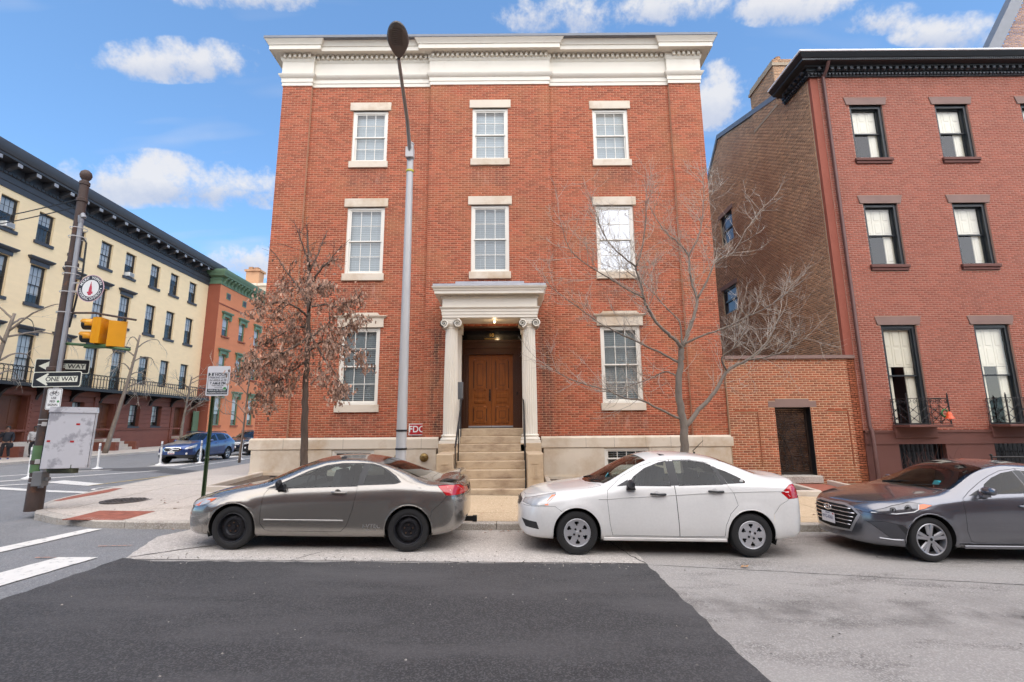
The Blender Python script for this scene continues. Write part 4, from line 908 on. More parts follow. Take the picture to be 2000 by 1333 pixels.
ch = MB(); ch.box(SXW-.02, SXW+.75, 16.5, 18.3, 13.9, 15.6); ch.box(SXW-.08, SXW+.8, 16.45, 18.35, 15.6, 15.72); ch.box(SXW-.03, SXW+.75, 16.5, 18.3, 15.72, 15.9); cho = ch.build('chimney', m_cmort, rh)
brick_wall(rh, (SXW-.025, 18.3), (0, -1), [(0, 1.8, 14.0, 15.9, 0.0)], [], m_cbrick, m_cmort, near=0, thick=.01, L=.215, Hh=.072, J=.012); brick_wall(rh, (SXW-.02, 16.495), (1, 0), [(0, .78, 13.9, 15.9, 0.0)], [], m_cbrick, m_cmort, near=0, thick=.01, L=.215, Hh=.072, J=.012)
for i, yy in enumerate((16.8, 17.4, 18.0)):
    p = MB(); p.lathe([(.13, 15.9), (.15, 15.92), (.12, 15.98), (.11, 16.15+.05*i), (.13, 16.18+.05*i), (.09, 16.19+.05*i)], (SXW+.35, yy, 0), 10); p.build('chimney_pot', m_cbrick, cho)
for (u0, u1, z0, z1) in shol:
    w = MB(); Y1, Y0 = 25.5-u0, 25.5-u1; w.box(SXW+.12, SXW+.16, Y0, Y1, z0, z1); w.build('side_window', mat('dim_glass', (0.10, 0.12, 0.15), 0.05, var=0), rh)
    w = MB()
    for q in ((Y0, Y0+.08, z0, z1), (Y1-.08, Y1, z0, z1), (Y0+.08, Y1-.08, z1-.08, z1), (Y0+.08, Y1-.08, z0, z0+.08), (Y0+.08, Y1-.08, (z0+z1)/2-.04, (z0+z1)/2+.04)): w.box(SXW+.06, SXW+.119, *q)
    w.build('side_window_frame', m_black, rh)
    w = MB(); w.box(SXW-.03, SXW+.1, Y0-.15, Y1+.15, z1, z1+.2); w.build('side_lintel', m_brown2, rh)
# windows
def sash2(c, a, b, h, k, idx):
    y = RYF; d = .17 if k != 'b' else .12
    f = MB(); t = .10
    f.box(c-h, c-h+t, y+.06, y+d+.1, a, b); f.box(c+h-t, c+h, y+.06, y+d+.1, a, b); f.box(c-h+t, c+h-t, y+.06, y+d+.1, b-t, b); f.box(c-h+t, c+h-t, y+.06, y+d+.1, a, a+.06)
    w = f.build('window', m_black, rh)
    zm = {'t': (a+b)/2, 'm': (a+b)/2, 'b': 3.28}[k]
    x0, x1 = c-h+t, c+h-t
    s_ = MB(); r = .04; y1 = y+d
    for (z0, z1, yo) in ((zm-.02, b-t, 0), (a+.06, zm+.02, .04)):
        yy = y1+yo
        s_.box(x0, x0+r, yy-.02, yy+.02, z0, z1); s_.box(x1-r, x1, yy-.02, yy+.02, z0, z1); s_.box(x0+r, x1-r, yy-.02, yy+.02, z1-r, z1); s_.box(x0+r, x1-r, yy-.02, yy+.02, z0, z0+r)
        p = MB(); p.add([(x0+r, yy, z0+r), (x1-r, yy, z0+r), (x1-r, yy, z1-r), (x0+r, yy, z1-r)], [(0, 1, 2, 3)]); p.build('pane', gl_clear, w)
    s_.build('sash', m_black, w)
    # folding inner shutters: closed upper leaves with panels, open lower leaf
    ys = y1+.05+.04; n = 3; pw = (x1-x0)/n; zs = zm+ (0.05 if k != 'b' else .28)
    for i in range(n):
        q = MB(); q.cham(x0+pw*i+.003, x0+pw*(i+1)-.003, ys, ys+.03, zs, b-.06, .006)
        zc = (zs+b-.06)/2
        for (u, v) in ((zs+.07, zc-.04), (zc+.04, b-.14)): q.cham(x0+pw*i+.07, x0+pw*(i+1)-.07, ys-.012, ys, u, v, .01)
        q.build('shutter', m_shut, w)
    q = MB(); q.cham(x1-.30, x1-.01, ys, ys+.03, a+.05, zs-.01, .006); q.cham(x1-.25, x1-.06, ys-.012, ys, a+.2, zs-.12, .01)
    if k == 'b': q.cham(x0+.01, x0+.2, ys, ys+.03, a+.05, zs-.01, .006)
    q.build('shutter', m_shut, w)
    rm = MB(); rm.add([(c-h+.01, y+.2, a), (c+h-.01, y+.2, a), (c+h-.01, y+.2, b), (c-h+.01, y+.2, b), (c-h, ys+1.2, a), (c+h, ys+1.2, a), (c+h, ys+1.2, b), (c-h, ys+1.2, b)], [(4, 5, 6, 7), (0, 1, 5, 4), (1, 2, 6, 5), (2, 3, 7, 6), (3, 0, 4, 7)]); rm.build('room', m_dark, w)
    l_ = MB(); l_.prism([(c-h-.10, b+.002), (c+h+.10, b+.002), (c+h+.17, b+.272), (c-h-.17, b+.272)], y-.03, y+.2); l_.build('lintel', m_brown2, w)
    s_ = MB()
    if k != 'b': s_.cham(c-h-.06, c+h+.06, y-.09, y+.15, a-.10, a-.002, .01); s_.cham(c-h-.03, c+h+.03, y-.05, y+.15, a-.19, a-.102, .008)
    else: s_.cham(c-h-.08, c+h+.08, y-.10, y+.15, 1.40, a-.002, .01)
    s_.build('sill', m_brown, w)
gl_clear = glass('clear_window_glass', (0.97, 0.97, 0.96), 0.01)
for i, a in enumerate(rw): sash2(*a, i)
bc = MB(); bc.box(RX0-.02, RX1, RYF-.05, RYF+.2, 1.22, 1.62); bc.box(RX0-.02, RX1, RYF-.08, RYF+.2, 1.56, 1.618); bc.build('belt_course', m_brown, rh)
bw = MB(); hx = [(11.55, 12.95), (14.4, 15.8), (17.3, 18.7)]
xs = [RX0-.02]+[v for p in hx for v in p]+[RX1]
for i, (a, b) in enumerate(zip(xs, xs[1:])):
    if i % 2 == 0: bw.box(a, b, RYF-.02, RYF+.3, -.3, 1.22)
    else: bw.box(a, b, RYF-.02, RYF+.3, -.3, .3); bw.box(a, b, RYF+.25, RYF+.3, .3, 1.22)
bw.build('basement_wall', m_brown, rh)
for a, b in hx:
    g_ = MB(); g_.box(a, b, RYF+.2, RYF+.22, .3, 1.22); wv = g_.build('basement_window', mat('black_glass', (.01, .01, .012), .08, var=0), rh)
    g_ = MB()
    for k in range(10): x = a+.06+k*(b-a-.12)/9; g_.box(x-.008, x+.008, RYF+.06, RYF+.076, .3, 1.22)
    g_.build('window_bars', m_iron, wv)
# cornice: swept black moulding with bracket row and white gutter lip
CZ = lambda z: 13.55+(z-13.55)*.56
pr = [(o_, CZ(z_)) for o_, z_ in ((0, 13.55), (.06, 13.55), (.06, 13.70), (.10, 13.74), (.10, 13.80), (.14, 13.82), (.14, 14.0), (.22, 14.02), (.24, 14.08), (.30, 14.09), (.46, 14.11), (.47, 14.22), (.50, 14.24), (.56, 14.36), (.60, 14.46), (0, 14.5))]
cpath = [(SXW-.02, 16.0), (SXW-.02, RYF), (RX1, RYF)]
cm = MB(); cm.sweep(cpath, pr, out=1); cn = cm.build('cornice', m_black, rh, smooth=25)
d_ = MB(); dentils(d_, cpath, .13, .24, CZ(13.82), CZ(13.99), .10, .12); dentils(d_, cpath, .06, .12, CZ(13.62), CZ(13.74), .06, .06); dentils(d_, cpath, .44, .485, CZ(14.14), CZ(14.19), .03, .04); d_.build('dentils', mat('grey_black_paint', (.05, .056, .065), .45, var=.1), cn, kind='stuff')
gu = MB(); gu.sweep(cpath, [(0, CZ(14.502)), (.61, CZ(14.475)), (.63, CZ(14.49)), (.63, CZ(14.58)), (.0, CZ(14.62))], out=1); gu.build('gutter_lip', mat('white_metal_edge', (.75, .76, .78), .35, var=.02), rh)
ds = MB(); ds.tube([(10.72, RYF-.42, 13.86), (10.72, RYF-.30, 13.66), (10.70, RYF-.09, 13.48), (10.70, RYF-.09, 1.75), (10.70, RYF-.16, 1.60), (10.70, RYF-.16, .2)], .055, 10)
dso = ds.build('downspout', mat('brown_downspout', (.13, .062, .052), .5, .2, var=.1), rh, smooth=40)
# gable of the next house behind
ng = thing('gabled_house', 'brick gable with dark coping rising behind the black cornice', 'house', (21.5, 19.5, 0))
brick_wall(ng, (18.4, 19.5), (1, 0), [(0, 8.0, 12, 22.5, 0.0)], [], m_cbrick, m_cmort, top=lambda u: 11.7+u*1.655, near=0, thick=.2, L=.215, Hh=.072, J=.012)
g_ = MB(); g_.prism([(17.9, 12), (18.5, 12), (24.3, 21.6), (28, 23), (28, 23.4), (23.9, 21.9)], 19.3, 19.75); g_.build('gable_coping', m_lead, ng)
# ---- window balconies of cast iron lattice
def balcony(cx, label):
    t = thing('window_balcony', label, 'balcony', (cx, RYF-.3, 1.78), group='cast iron window balconies')
    x0, x1, y0, y1, z0, z1 = cx-.60, cx+.60, RYF-.62, RYF-.02, 1.80, 2.56
    s_ = MB(); s_.cham(x0-.03, x1+.03, y0-.03, y1, 1.72, 1.79, .01); s_.build('slab', m_brown, t)
    def panel(P, Q, nm):
        P, Q = Vector(P), Vector(Q); L_ = (Q-P).length; d = (Q-P)/L_; b = MB()
        at = lambda u, z: (P.x+d.x*u, P.y+d.y*u, z)
        for z in (z0+.03, z1-.01): b.tube([at(0, z), at(L_, z)], .011, 6)
        n = max(1, round(L_/.30)); pw = L_/n
        for i in range(n+1): b.tube([at(i*pw, z0), at(i*pw, z1)], .008, 5)
        for i in range(n):
            u = i*pw; zl, zh = z0+.05, z1-.22; zm_ = (zl+zh)/2
            for (a, c) in (((u, zl), (u+pw, zm_)), ((u, zm_), (u+pw, zh)), ((u+pw, zl), (u, zm_)), ((u+pw, zm_), (u, zh))): b.tube([at(*a), at((a[0]+c[0])/2, (a[1]+c[1])/2), at(*c)], .008, 5)
            b.lathe([(0, -.012), (.024, -.006), (.024, .006), (0, .012)], at(u+pw/2, (zl+zm_)/2), 8, 'y'); b.lathe([(0, -.012), (.024, -.006), (.024, .006), (0, .012)], at(u+pw/2, (zh+zm_)/2), 8, 'y')
            for s in (-1, 1):
                c0 = u+pw/2+s*pw*.25; b.tube([at(c0+.055*math.cos(q)*(1-q/9), z1-.11+.085*math.sin(q)*(1-q/9)) for q in [k*.6 for k in range(13)]], .007, 4)
        b.build(nm, m_iron, t)
    panel((x0, y0), (x1, y0), 'lattice'); panel((x0, y0), (x0, y1), 'lattice'); panel((x1, y0), (x1, y1), 'lattice')
    for x, y in ((x0, y0), (x1, y0)): b = MB(); b.box(x-.014, x+.014, y-.014, y+.014, z0, z1+.1); b.lathe([(0, .0), (.018, .02), (0, .05)], (x, y, z1+.1), 8); b.build('corner_post', m_iron, t)
balcony(cols[0], 'black iron lattice balcony holding the orange bell'); balcony(cols[1], 'black iron lattice balcony under the middle right window'); balcony(cols[2], 'black iron lattice balcony at the far right of the picture')
bl = thing('bell_decoration', 'orange foil bell hung on the iron balcony', 'decoration', (12.55, 13.93, 2.0))
b_ = MB(); b_.lathe([(0.0, 2.16), (.03, 2.155), (.055, 2.13), (.07, 2.07), (.08, 2.02), (.115, 1.975), (.12, 1.96), (.10, 1.955), (0, 1.97)], (12.55, 13.86, 0), 18); b_.build('bell', mat('orange_foil', (.75, .10, .03), .3, .2, var=.2, scale=20), bl, smooth=40)
b_ = MB(); b_.lathe([(0, 1.915), (.025, 1.93), (.02, 1.955), (0, 1.96)], (12.55, 13.86, 0), 10); b_.build('clapper', mat('orange_foil', (.75, .10, .03)), bl, smooth=True)
b_ = MB(); b_.tube([(12.47+.09*math.cos(q), 13.9, 2.12+.1*math.sin(q)) for q in [k*.5 for k in range(14)]], .02, 6); b_.build('wreath', mat('green_tinsel', (.03, .14, .04), .5, var=.3, scale=40), bl)
# area railing and twiggy shrub
rl = thing('area_railing', 'low black iron railing with knobs before the basement windows', 'railing', (15, 13.3, 0))
b_ = MB(); b_.tube([(13.0, 13.3, .92), (24, 13.3, .82)], .022, 6); b_.build('rail', m_iron, rl)
for i in range(9):
    x = 13.0+i*1.1; b_ = MB(); b_.box(x-.015, x+.015, 13.285, 13.315, swz(x, 13.3)-.05, .92); b_.lathe([(0, .93), (.03, .95), (.035, .975), (.02, 1.0), (0, 1.01)], (x, 13.3, 0), 8); b_.build('post', m_iron, rl)
for i in range(40):
    x = 13.1+i*.25; b_ = MB(); b_.box(x-.007, x+.007, 13.294, 13.306, swz(x, 13.3)-.05, .88); b_.build('picket', m_iron, rl)
# ================================================================ CREAM TERRACE, ORANGE HOUSE, FAR HOUSES, HOUSES ACROSS THE STREET
def flat_wall(parent, name, x0, x1, z0, z1, holes, m, y=0.0, thick=0.25):
    b = MB(); us = sorted({x0, x1, *[min(max(h[i], x0), x1) for h in holes for i in (0, 1)]}); zs = sorted({z0, z1, *[min(max(h[i], z0), z1) for h in holes for i in (2, 3)]})
    for a, c in zip(us, us[1:]):
        for d, e in zip(zs, zs[1:]):
            if any(h[0] < (a+c)/2 < h[1] and h[2] < (d+e)/2 < h[3] for h in holes): continue
            b.add([(a, y, d), (c, y, d), (c, y, e), (a, y, e)], [(0, 1, 2, 3)])
    for h in holes:
        a, c, d, e = max(h[0], x0), min(h[1], x1), max(h[2], z0), min(h[3], z1)
        if c > a and e > d: b.add([(a, y, d), (c, y, d), (c, y, e), (a, y, e), (a, y+thick, d), (c, y+thick, d), (c, y+thick, e), (a, y+thick, e)], [(0, 1, 5, 4), (1, 2, 6, 5), (2, 3, 7, 6), (3, 0, 4, 7)])
    return b.build(name, m, parent)
m_creamw = mat('cream_painted_brick', (0.86, 0.66, 0.40), 0.75, var=0.04, scale=1.2, var2=0.03, scale2=30, bump=0.25, bscale=22, stretch=(1, 1, 3.2))
m_tanrev = mat('tan_painted_reveal', (0.50, 0.33, 0.17), 0.75, var=0.05)
m_slate = mat('slate_blue_paint', (0.045, 0.046, 0.055), 0.5, var=0.1, scale=2)
m_rust = mat('red_brown_stucco', (0.19, 0.064, 0.042), 0.7, var=0.08, scale=1.5)
m_dsash = mat('dark_sash_paint', (0.035, 0.032, 0.03), 0.45, var=0.05)
m_curt = mat('grey_curtain', (0.48, 0.48, 0.50), 0.8, var=0.2, scale=2.5, stretch=(6, 6, 1))
m_ddoor = mat('brown_panel_door', (0.13, 0.042, 0.016), 0.5, var=0.2, scale=2, stretch=(5, 5, 1))
gl_far = glass('old_window_glass', (0.80, 0.82, 0.83), 0.03, gain=.8)
TA = R(92.12); TO = (-30.85, 26.0, 0.18)
ct = thing('cream_terrace', 'long cream painted four storey terrace with dark bracketed cornice and iron balcony', 'terrace', TO, TA)
U0, U1 = -7.0, 22.0
near_c = [-3.45, -1.0, 1.45, 3.92, 6.4, 8.95, 11.4]; far_c = [14.3, 16.85, 19.6]
wr_ = random.Random(4); m_shade = mat('pale_roller_shade', (.62, .62, .63), .8, var=.06, scale=2)
cw = []
for c in near_c+far_c:
    h = .56 if c < 13 else .58
    cw += [(c, h, 13.75, 15.75, 't'), (c, h, 9.6, 12.15, 'u'), (c, h, 4.55 if c < 13 else 5.2, 7.6, 'p')]
hol = [(c-h, c+h, a, b) for c, h, a, b, k in cw]
flat_wall(ct, 'wall', U0, U1, 4.4, 16.25, hol, m_creamw, thick=0.22)
b_ = MB(); b_.box(U0, U1, .2, 12, 4.3, 16.9); b_.build('body', m_dark, ct) if False else None
for c, h, a, b, k in cw:
    w = window(ct, 'window', c, a, b, h, .10, False, ms=m_dsash, gl=gl_far, room=m_room, casing=.07, depth=.10, shade=wr_.choice((.35, .5, .5, .75, 1.0, .25)), shade_m=m_shade)
    if k != 'p': q = MB(); q.box(c-h-.12, c+h+.12, -.10, .1, a-.20, a); q.build('sill', m_slate, w)
    if k != 't' and c < 13:
        q = MB(); q.box(c-h-.10, c+h+.10, -.06, .1, b+.02, b+.28); q.sweep([(c-h-.10, .1), (c-h-.10, -.06), (c+h+.10, -.06), (c+h+.10, .1)], [(0, b+.28), (.08, b+.29), (.18, b+.40), (.20, b+.44), (.20, b+.50), (0, b+.52)]); q.build('hood_mould', m_slate, w)
# cornice
pr = [(0, 16.2), (.06, 16.2), (.06, 16.55), (.12, 16.6), (.12, 16.95), (.20, 17.0), (.20, 17.12), (.10, 17.15), (.10, 17.62), (.9, 17.66), (.92, 17.78), (1.0, 17.82), (1.12, 18.05), (1.15, 18.30), (1.1, 18.46), (0, 18.48)]
q = MB(); q.sweep([(U0, 6), (U0, 0), (U1, 0), (U1, 6)], pr); cn = q.build('cornice', m_slate, ct, smooth=25)
q = MB(); dentils(q, [(U0, 0), (U1, 0)], .09, .24, 16.98, 17.12, .14, .13); q.build('dentils', mat('slate_blue_dark', (.02, .021, .026), .5, var=0), cn, kind='stuff')
u = U0+.5
m_mod = mat('pale_slate_paint', (.30, .30, .32), .5, var=.05)
while u < U1:
    q = MB(); q.prism([(-.10, 17.62), (-.82, 17.62), (-.84, 17.5), (-.7, 17.40), (-.35, 17.3), (-.2, 17.15), (-.10, 17.15)], u-.13, u+.13, 'yz'); q.build('bracket', m_slate, cn)
    q = MB(); q.box(u-.15, u+.15, -.87, -.845, 17.40, 17.62); q.build('bracket_face', m_mod, cn); u += 1.22
q = MB(); q.box(U0, U1, 0, 12, 18.4, 18.5); q.build('roof', m_lead, ct)
# balcony
q = MB(); q.box(U0, U1+.15, -1.15, 0, 4.32, 4.46); q.box(U0, U1+.15, -1.2, -1.1, 4.25, 4.47); bal = q.build('balcony', mat('dark_balcony_paint', (.022, .02, .02), .5, var=.1), ct)
q = MB(); q.tube([(U0, -1.12, 5.42), (U1+.1, -1.12, 5.42)], .03, 6); q.tube([(U0, -1.12, 4.56), (U1+.1, -1.12, 4.56)], .02, 6); q.tube([(U1+.1, -1.12, 5.42), (U1+.1, 0, 5.42)], .03, 6); q.build('balcony_rail', m_iron, bal)
q = MB(); u = U0
while u < U1:
    q.box(u-.017, u+.017, -1.137, -1.103, 4.46, 5.2); q.tube([(u+.14+.14*math.cos(a), -1.12, 5.26+.14*math.sin(a)) for a in [k*math.pi/5 for k in range(11)]], .02, 4, cap=False); u += .28
q.build('balusters', m_iron, bal, kind='stuff')
for u in (-4.7, -2.2, .2, 2.7, 5.1, 7.7, 10.2, 12.7, 15.5, 18.2, 21.3):
    q = MB(); q.prism([(0, 4.32), (-1.0, 4.32), (-.98, 4.2), (-.5, 4.05), (-.2, 3.75), (-.12, 3.5), (0, 3.5)], u-.09, u+.09, 'yz'); q.build('balcony_bracket', m_iron, bal)
# rusticated ground storey
gwin = [(13.9, .58, 1.75, 3.55), (16.5, .58, 1.75, 3.55), (6.3, .58, 1.75, 3.55), (8.4, .5, 1.75, 3.55), (-1.5, .6, 1.75, 3.55)]
gdoor = [(10.9, .8, .92, 3.62), (3.75, .9, .85, 3.75), (19.5, .75, .92, 3.62)]
gh = [(c-h, c+h, a, b) for c, h, a, b in gwin+gdoor]
flat_wall(ct, 'ground_wall', U0, U1, -.2, 4.4, gh, m_rust, thick=.5)
z = 1.62
while z < 3.9:
    for s0, s1 in cutspan(U0, U1, [(c-h-.02-(.42 if d else 0), c+h+.02+(.42 if d else 0)) for d, L_ in ((0, gwin), (1, gdoor)) for c, h, a, b in L_ if a < z+.2 < b+.05]):
        q = MB(); q.cham(s0, s1, -.035, .05, z+.012, z+.375-.012, .012); q.build('rusticated_course', m_rust, ct)
    z += .375
q = MB(); q.box(U0, U1, -.09, .02, 3.9, 4.25); q.box(U0, U1, -.07, .02, 1.48, 1.6); q.build('string_course', m_rust, ct)
for c, h, a, b in gwin:
    w = window(ct, 'window', c, a, b, h, .22, False, ms=m_dsash, gl=gl_far, room=m_room, casing=.06, depth=.1, shade=wr_.choice((.5, .8)), shade_m=m_shade); q = MB(); q.box(c-h-.05, c+h+.05, -.06, .3, a-.12, a); q.build('sill', m_slate, w)
for c, h, a, b in gdoor:
    q = MB(); q.box(c-h, c+h, .42, .48, a, b); d = q.build('door', m_ddoor, ct)
    q = MB()
    for s in (-1, 1):
        for z0, z1 in ((a+.2, a+.95), (a+1.1, b-.25)): q.cham(c+s*h*.5-.25, c+s*h*.5+.25, .39, .42, z0, z1, .02)
    q.build('door_panel', m_ddoor, d)
    q = MB()
    for s in (-1, 1): q.box(c+s*(h+.22)-.17, c+s*(h+.22)+.17, -.10, .05, .5, b+.05)
    q.box(c-h-.45, c+h+.45, -.14, .05, b+.05, b+.3); q.build('door_pilasters', m_rust, d)
    q = MB()
    for s in (-1, 1):
        z = .8
        while z < b-.1: q.lathe([(0, -.04), (.05, -.03), (.07, 0)], (c+s*(h+.22), -.10, z), 8, 'y'); z += .24
    q.build('pilaster_studs', m_rust, d)
for i, (c, h, a, b) in enumerate(gdoor):
    g = thing('door_stoop', ['brown cheeked stoop with pale steps behind the slim white post', 'pale stoop steps behind the man in the dark jacket', 'brown cheeked stoop mostly hidden behind the blue car'][i], 'stoop', TO, TA, group='stoops of the cream terrace')
    for k in range(4):
        q = MB(); q.box(c-h, c+h, -1.75+k*.32, .42, k*.21-(.2 if k == 0 else .002), (k+1)*.21); q.build('step', m_slab, g)
    for s in (-1, 1):
        q = MB(); q.cham(c+s*(h+.2)-.18, c+s*(h+.2)+.18, -2.0, -.105, -.2, .62, .03); q.lathe([(0, -.03), (.10, -.03), (.14, -.015), (.14, 0.0)], (c+s*(h+.2), -2.0, .38), 16, 'y'); q.build('cheek_wall', m_rust, g)
q = thing('air_conditioner', 'white window air conditioner in a top floor window at the left edge', 'air conditioner', TO, TA, group='window air conditioners')
w = MB(); w.cham(1.2, 1.75, -.25, .2, 13.8, 14.12, .02); w.build('case', m_white, q); w = MB(); [w.box(1.24, 1.71, -.262, -.25, 13.84+k*.03, 13.855+k*.03) for k in range(9)]; w.build('grille', m_mod, q)
q = thing('air_conditioner', 'white window air conditioner in a top floor window above the signal', 'air conditioner', TO, TA, group='window air conditioners')
w = MB(); w.cham(11.1, 11.65, -.25, .2, 13.8, 14.12, .02); w.build('case', m_white, q); w = MB(); [w.box(11.14, 11.61, -.262, -.25, 13.84+k*.03, 13.855+k*.03) for k in range(9)]; w.build('grille', m_mod, q)
# ---- orange house
oh = thing('orange_house', 'orange brick house with green cornice and green window hoods', 'house', (TO[0]-.81, TO[1]+22.05, .18), TA)
m_or = mat('orange_painted_brick', (0.58, 0.20, 0.09), 0.8, var=0.06, scale=1, bump=0.2, bscale=25, stretch=(1, 1, 3)); m_or2 = mat('dark_orange_brick', (0.26, 0.072, 0.04), 0.8, var=0.06, scale=1)
m_gr = mat('green_trim_paint', (0.12, 0.20, 0.125), 0.55, var=0.1, scale=3)
oc = [1.6, 4.9, 8.3, 11.7, 15.1]; fy = -1.2
ow = [(c, .62, a, b) for c in oc for a, b in ((11.1, 13.1), (7.05, 9.15))] + [(c, .62, 1.8, 4.85) for c in oc]
flat_wall(oh, 'wall', 0, 17, 0, 16.5, [(c-h, c+h, a, b) for c, h, a, b in ow], m_or, y=fy, thick=.25)
q = MB(); q.box(0, .02, fy+.01, 6, 0, 16.5); q.build('side_wall', m_or2, oh)
for c, h, a, b in ow:
    w = window(oh, 'window', c, a, b, h, fy+.08, False, ms=m_gr, gl=gl_far, room=m_room, casing=.10, cols=1, rows=1, shade=wr_.choice((.45, .6, 1.0, .8)), shade_m=m_shade)
    q = MB(); q.box(c-h-.1, c+h+.1, fy-.14, fy+.05, a-.14, a); q.build('sill', m_or2, w)
    q = MB(); q.box(c-h-.15, c+h+.15, fy-.1, fy+.05, b+.05, b+.35); q.sweep([(c-h-.15, fy+.05), (c-h-.15, fy-.1), (c+h+.15, fy-.1), (c+h+.15, fy+.05)], [(0, b+.35), (.1, b+.37), (.2, b+.5), (.2, b+.58), (0, b+.6)])
    for s in (-1, 1): q.box(c+s*(h+.06)-.09, c+s*(h+.06)+.09, fy-.2, fy+.05, b-.25, b+.3)
    q.build('hood_mould', m_gr, w)
for c in oc:
    q = MB(); q.box(c-.4, c+.4, fy-.04, fy+.05, 15.1, 15.8); vo = q.build('attic_vent', m_gr, oh)
    q = MB()
    for k in range(3): q.box(c-.3+k*.22, c-.14+k*.22, fy-.07, fy-.03, 15.2, 15.7)
    q.build('vent_grille', m_slate, vo)
q = MB(); q.box(0, 17, fy-.05, fy+.02, 14.3, 14.42); q.build('string_course', m_or2, oh)
q = MB(); q.sweep([(0, 3), (0, fy), (17, fy), (17, 3)], [(0, 16.4), (.08, 16.4), (.08, 16.8), (.15, 16.85), (.15, 17.1), (.6, 17.2), (.65, 17.35), (.75, 17.45), (.85, 17.7), (.85, 17.8), (0, 17.85)]); gc = q.build('cornice', m_gr, oh, smooth=25)
for k in range(24):
    u = .35+k*.7; q = MB(); q.prism([(fy-.08, 17.15), (fy-.58, 17.15), (fy-.58, 17.0), (fy-.3, 16.8), (fy-.2, 16.55), (fy-.08, 16.5)], u-.1, u+.1, 'yz'); q.build('bracket', m_gr, gc)
q = MB(); q.box(-.9, -.05, -.4, -.3, .3, 3.2); q.build('side_door', m_gr, oh)
# far house with chimney
fh = thing('far_house', 'pale stone house with a tall chimney beyond the orange house', 'house', (-39, 72, 0))
q = MB(); q.box(-47, -36.3, 69, 82, 0, 22.6); q.build('wall', mat('pale_stone_far', (.50, .40, .29), .8, var=.05), fh)
q = MB(); q.box(-47.2, -36.1, 68.8, 82.2, 22.6, 23.0); q.build('parapet', m_stone, fh)
q = MB(); q.box(-40.4, -38.4, 69.6, 71, 22.9, 25.1); q.box(-40.6, -38.2, 69.4, 71.2, 25.1, 25.4); q.box(-40.2, -39.6, 69.8, 70.6, 25.4, 25.9); q.box(-39.3, -38.7, 69.8, 70.6, 25.4, 25.8); q.build('chimney', m_cbrick, fh)
# ---- row across the street, behind the viewpoint (seen only in reflections and as the street's other wall)
op = thing('row_houses', 'brick row houses on the other side of the street', 'row houses', (0, -14.5, 0), R(180))
hs = [(c-.55, c+.55, a, a+2.1) for c in [-38+3.1*i for i in range(25)] for a in (1.6, 5.4, 8.9, 12.1)]
flat_wall(op, 'wall', -40, 40, -.2, 14.8, hs, m_rbrick, y=0, thick=.3)
q = MB()
for a, c, d, e in hs: q.add([(a, .2, d), (c, .2, d), (c, .2, e), (a, .2, e)], [(0, 1, 2, 3)])
q.build('window_panes', mat('dim_glass', (0.10, 0.12, 0.15)), op)
q = MB(); q.box(-40, 40, -.5, .5, 14.8, 15.6); q.build('cornice', m_slate, op)
# ================================================================ STREET FURNITURE
m_galv = mat('galvanised_steel', (0.50, 0.49, 0.48), 0.5, 0.2, var=0.08, scale=5, stretch=(1, 1, .3))
m_band = mat('black_strap', (.012, .012, .013), .5, var=0)
# street lamp
lx, ly = -2.36, 10.3; lz = swz(lx, ly)
sl_ = thing('street_lamp', 'tall grey steel street lamp with a flat dark head reaching over the street', 'street lamp', (lx, ly, lz))
q = MB(); n = 12; q.tube([(lx, ly, lz), (lx, ly, lz+.05), (lx, ly, 4), (lx, ly, 8.42)], [.125, .118, .098, .072], 16); q.build('pole', m_galv, sl_, smooth=50)
q = MB(); q.lathe([(.2, lz), (.2, lz+.04), (.15, lz+.1), (.13, lz+.25)], (lx, ly, 0), 20); q.build('base_flange', m_galv, sl_, smooth=40)
for z in (1.38, 1.76): q = MB(); q.lathe([(.121, z), (.124, z+.005), (.124, z+.035), (.121, z+.04)], (lx, ly, 0), 18, cap=False); q.build('strap', m_band, sl_)
q = MB(); q.lathe([(.085, 7.72), (.088, 7.73), (.088, 7.76), (.085, 7.77)], (lx, ly, 0), 18, cap=False); q.build('yellow_band', mat('yellow_tape', (.55, .5, .05), .5, var=0), sl_)
arm = [(lx, ly-.02, 7.95), (lx+.0, ly-.12, 8.3), (lx+.04, ly-.6, 8.66), (lx+.11, ly-1.4, 8.86), (lx+.19, ly-2.1, 8.93)]
q = MB(); q.tube(arm, [.05, .045, .04, .036, .034], 10); q.build('arm', mat('brown_grey_arm', (.30, .285, .27), .4, .5, var=.08), sl_, smooth=50)
q = MB(); q.box(lx-.09, lx+.09, ly-.13, ly+.02, 8.05, 8.3); q.lathe([(.08, 8.42), (.085, 8.44), (.05, 8.48), (0, 8.49)], (lx, ly, 0), 14); q.build('bracket', m_galv, sl_)
# cobra head: flat teardrop seen from below
hx, hy, hz = 0.0, 0.0, 0.0
out = []
for i in range(28):
    a = math.pi*2*i/28; s = math.cos(a)
    yy = -.42-.42*s if True else 0
    w = .20*math.sin(a)*(1.0 if s > 0 else (1-.42*(-s)**1.2))
    out.append((hx+w, hy-.42-.42*s+0.0, 0))
m_head = mat('bronze_lamp_head', (.13, .115, .105), .5, .3, var=.05)
hd = MB(); k = len(out); rows = []
for (sc, dz) in ((.9, 0.0), (1.0, .03), (1.0, .06), (.85, .10), (.5, .13)):
    rows += [(hx+(x-hx)*sc, hy-.42+(y-hy+.42)*sc, hz+dz+.05*(hy-y)/.84) for x, y, z in out]
hd.add(rows, [(r*k+i, r*k+(i+1) % k, (r+1)*k+(i+1) % k, (r+1)*k+i) for r in range(4) for i in range(k)]+[tuple(range(k))[::-1], tuple(4*k+i for i in range(k))]); head = hd.build('lamp_head', m_head, None, smooth=35)
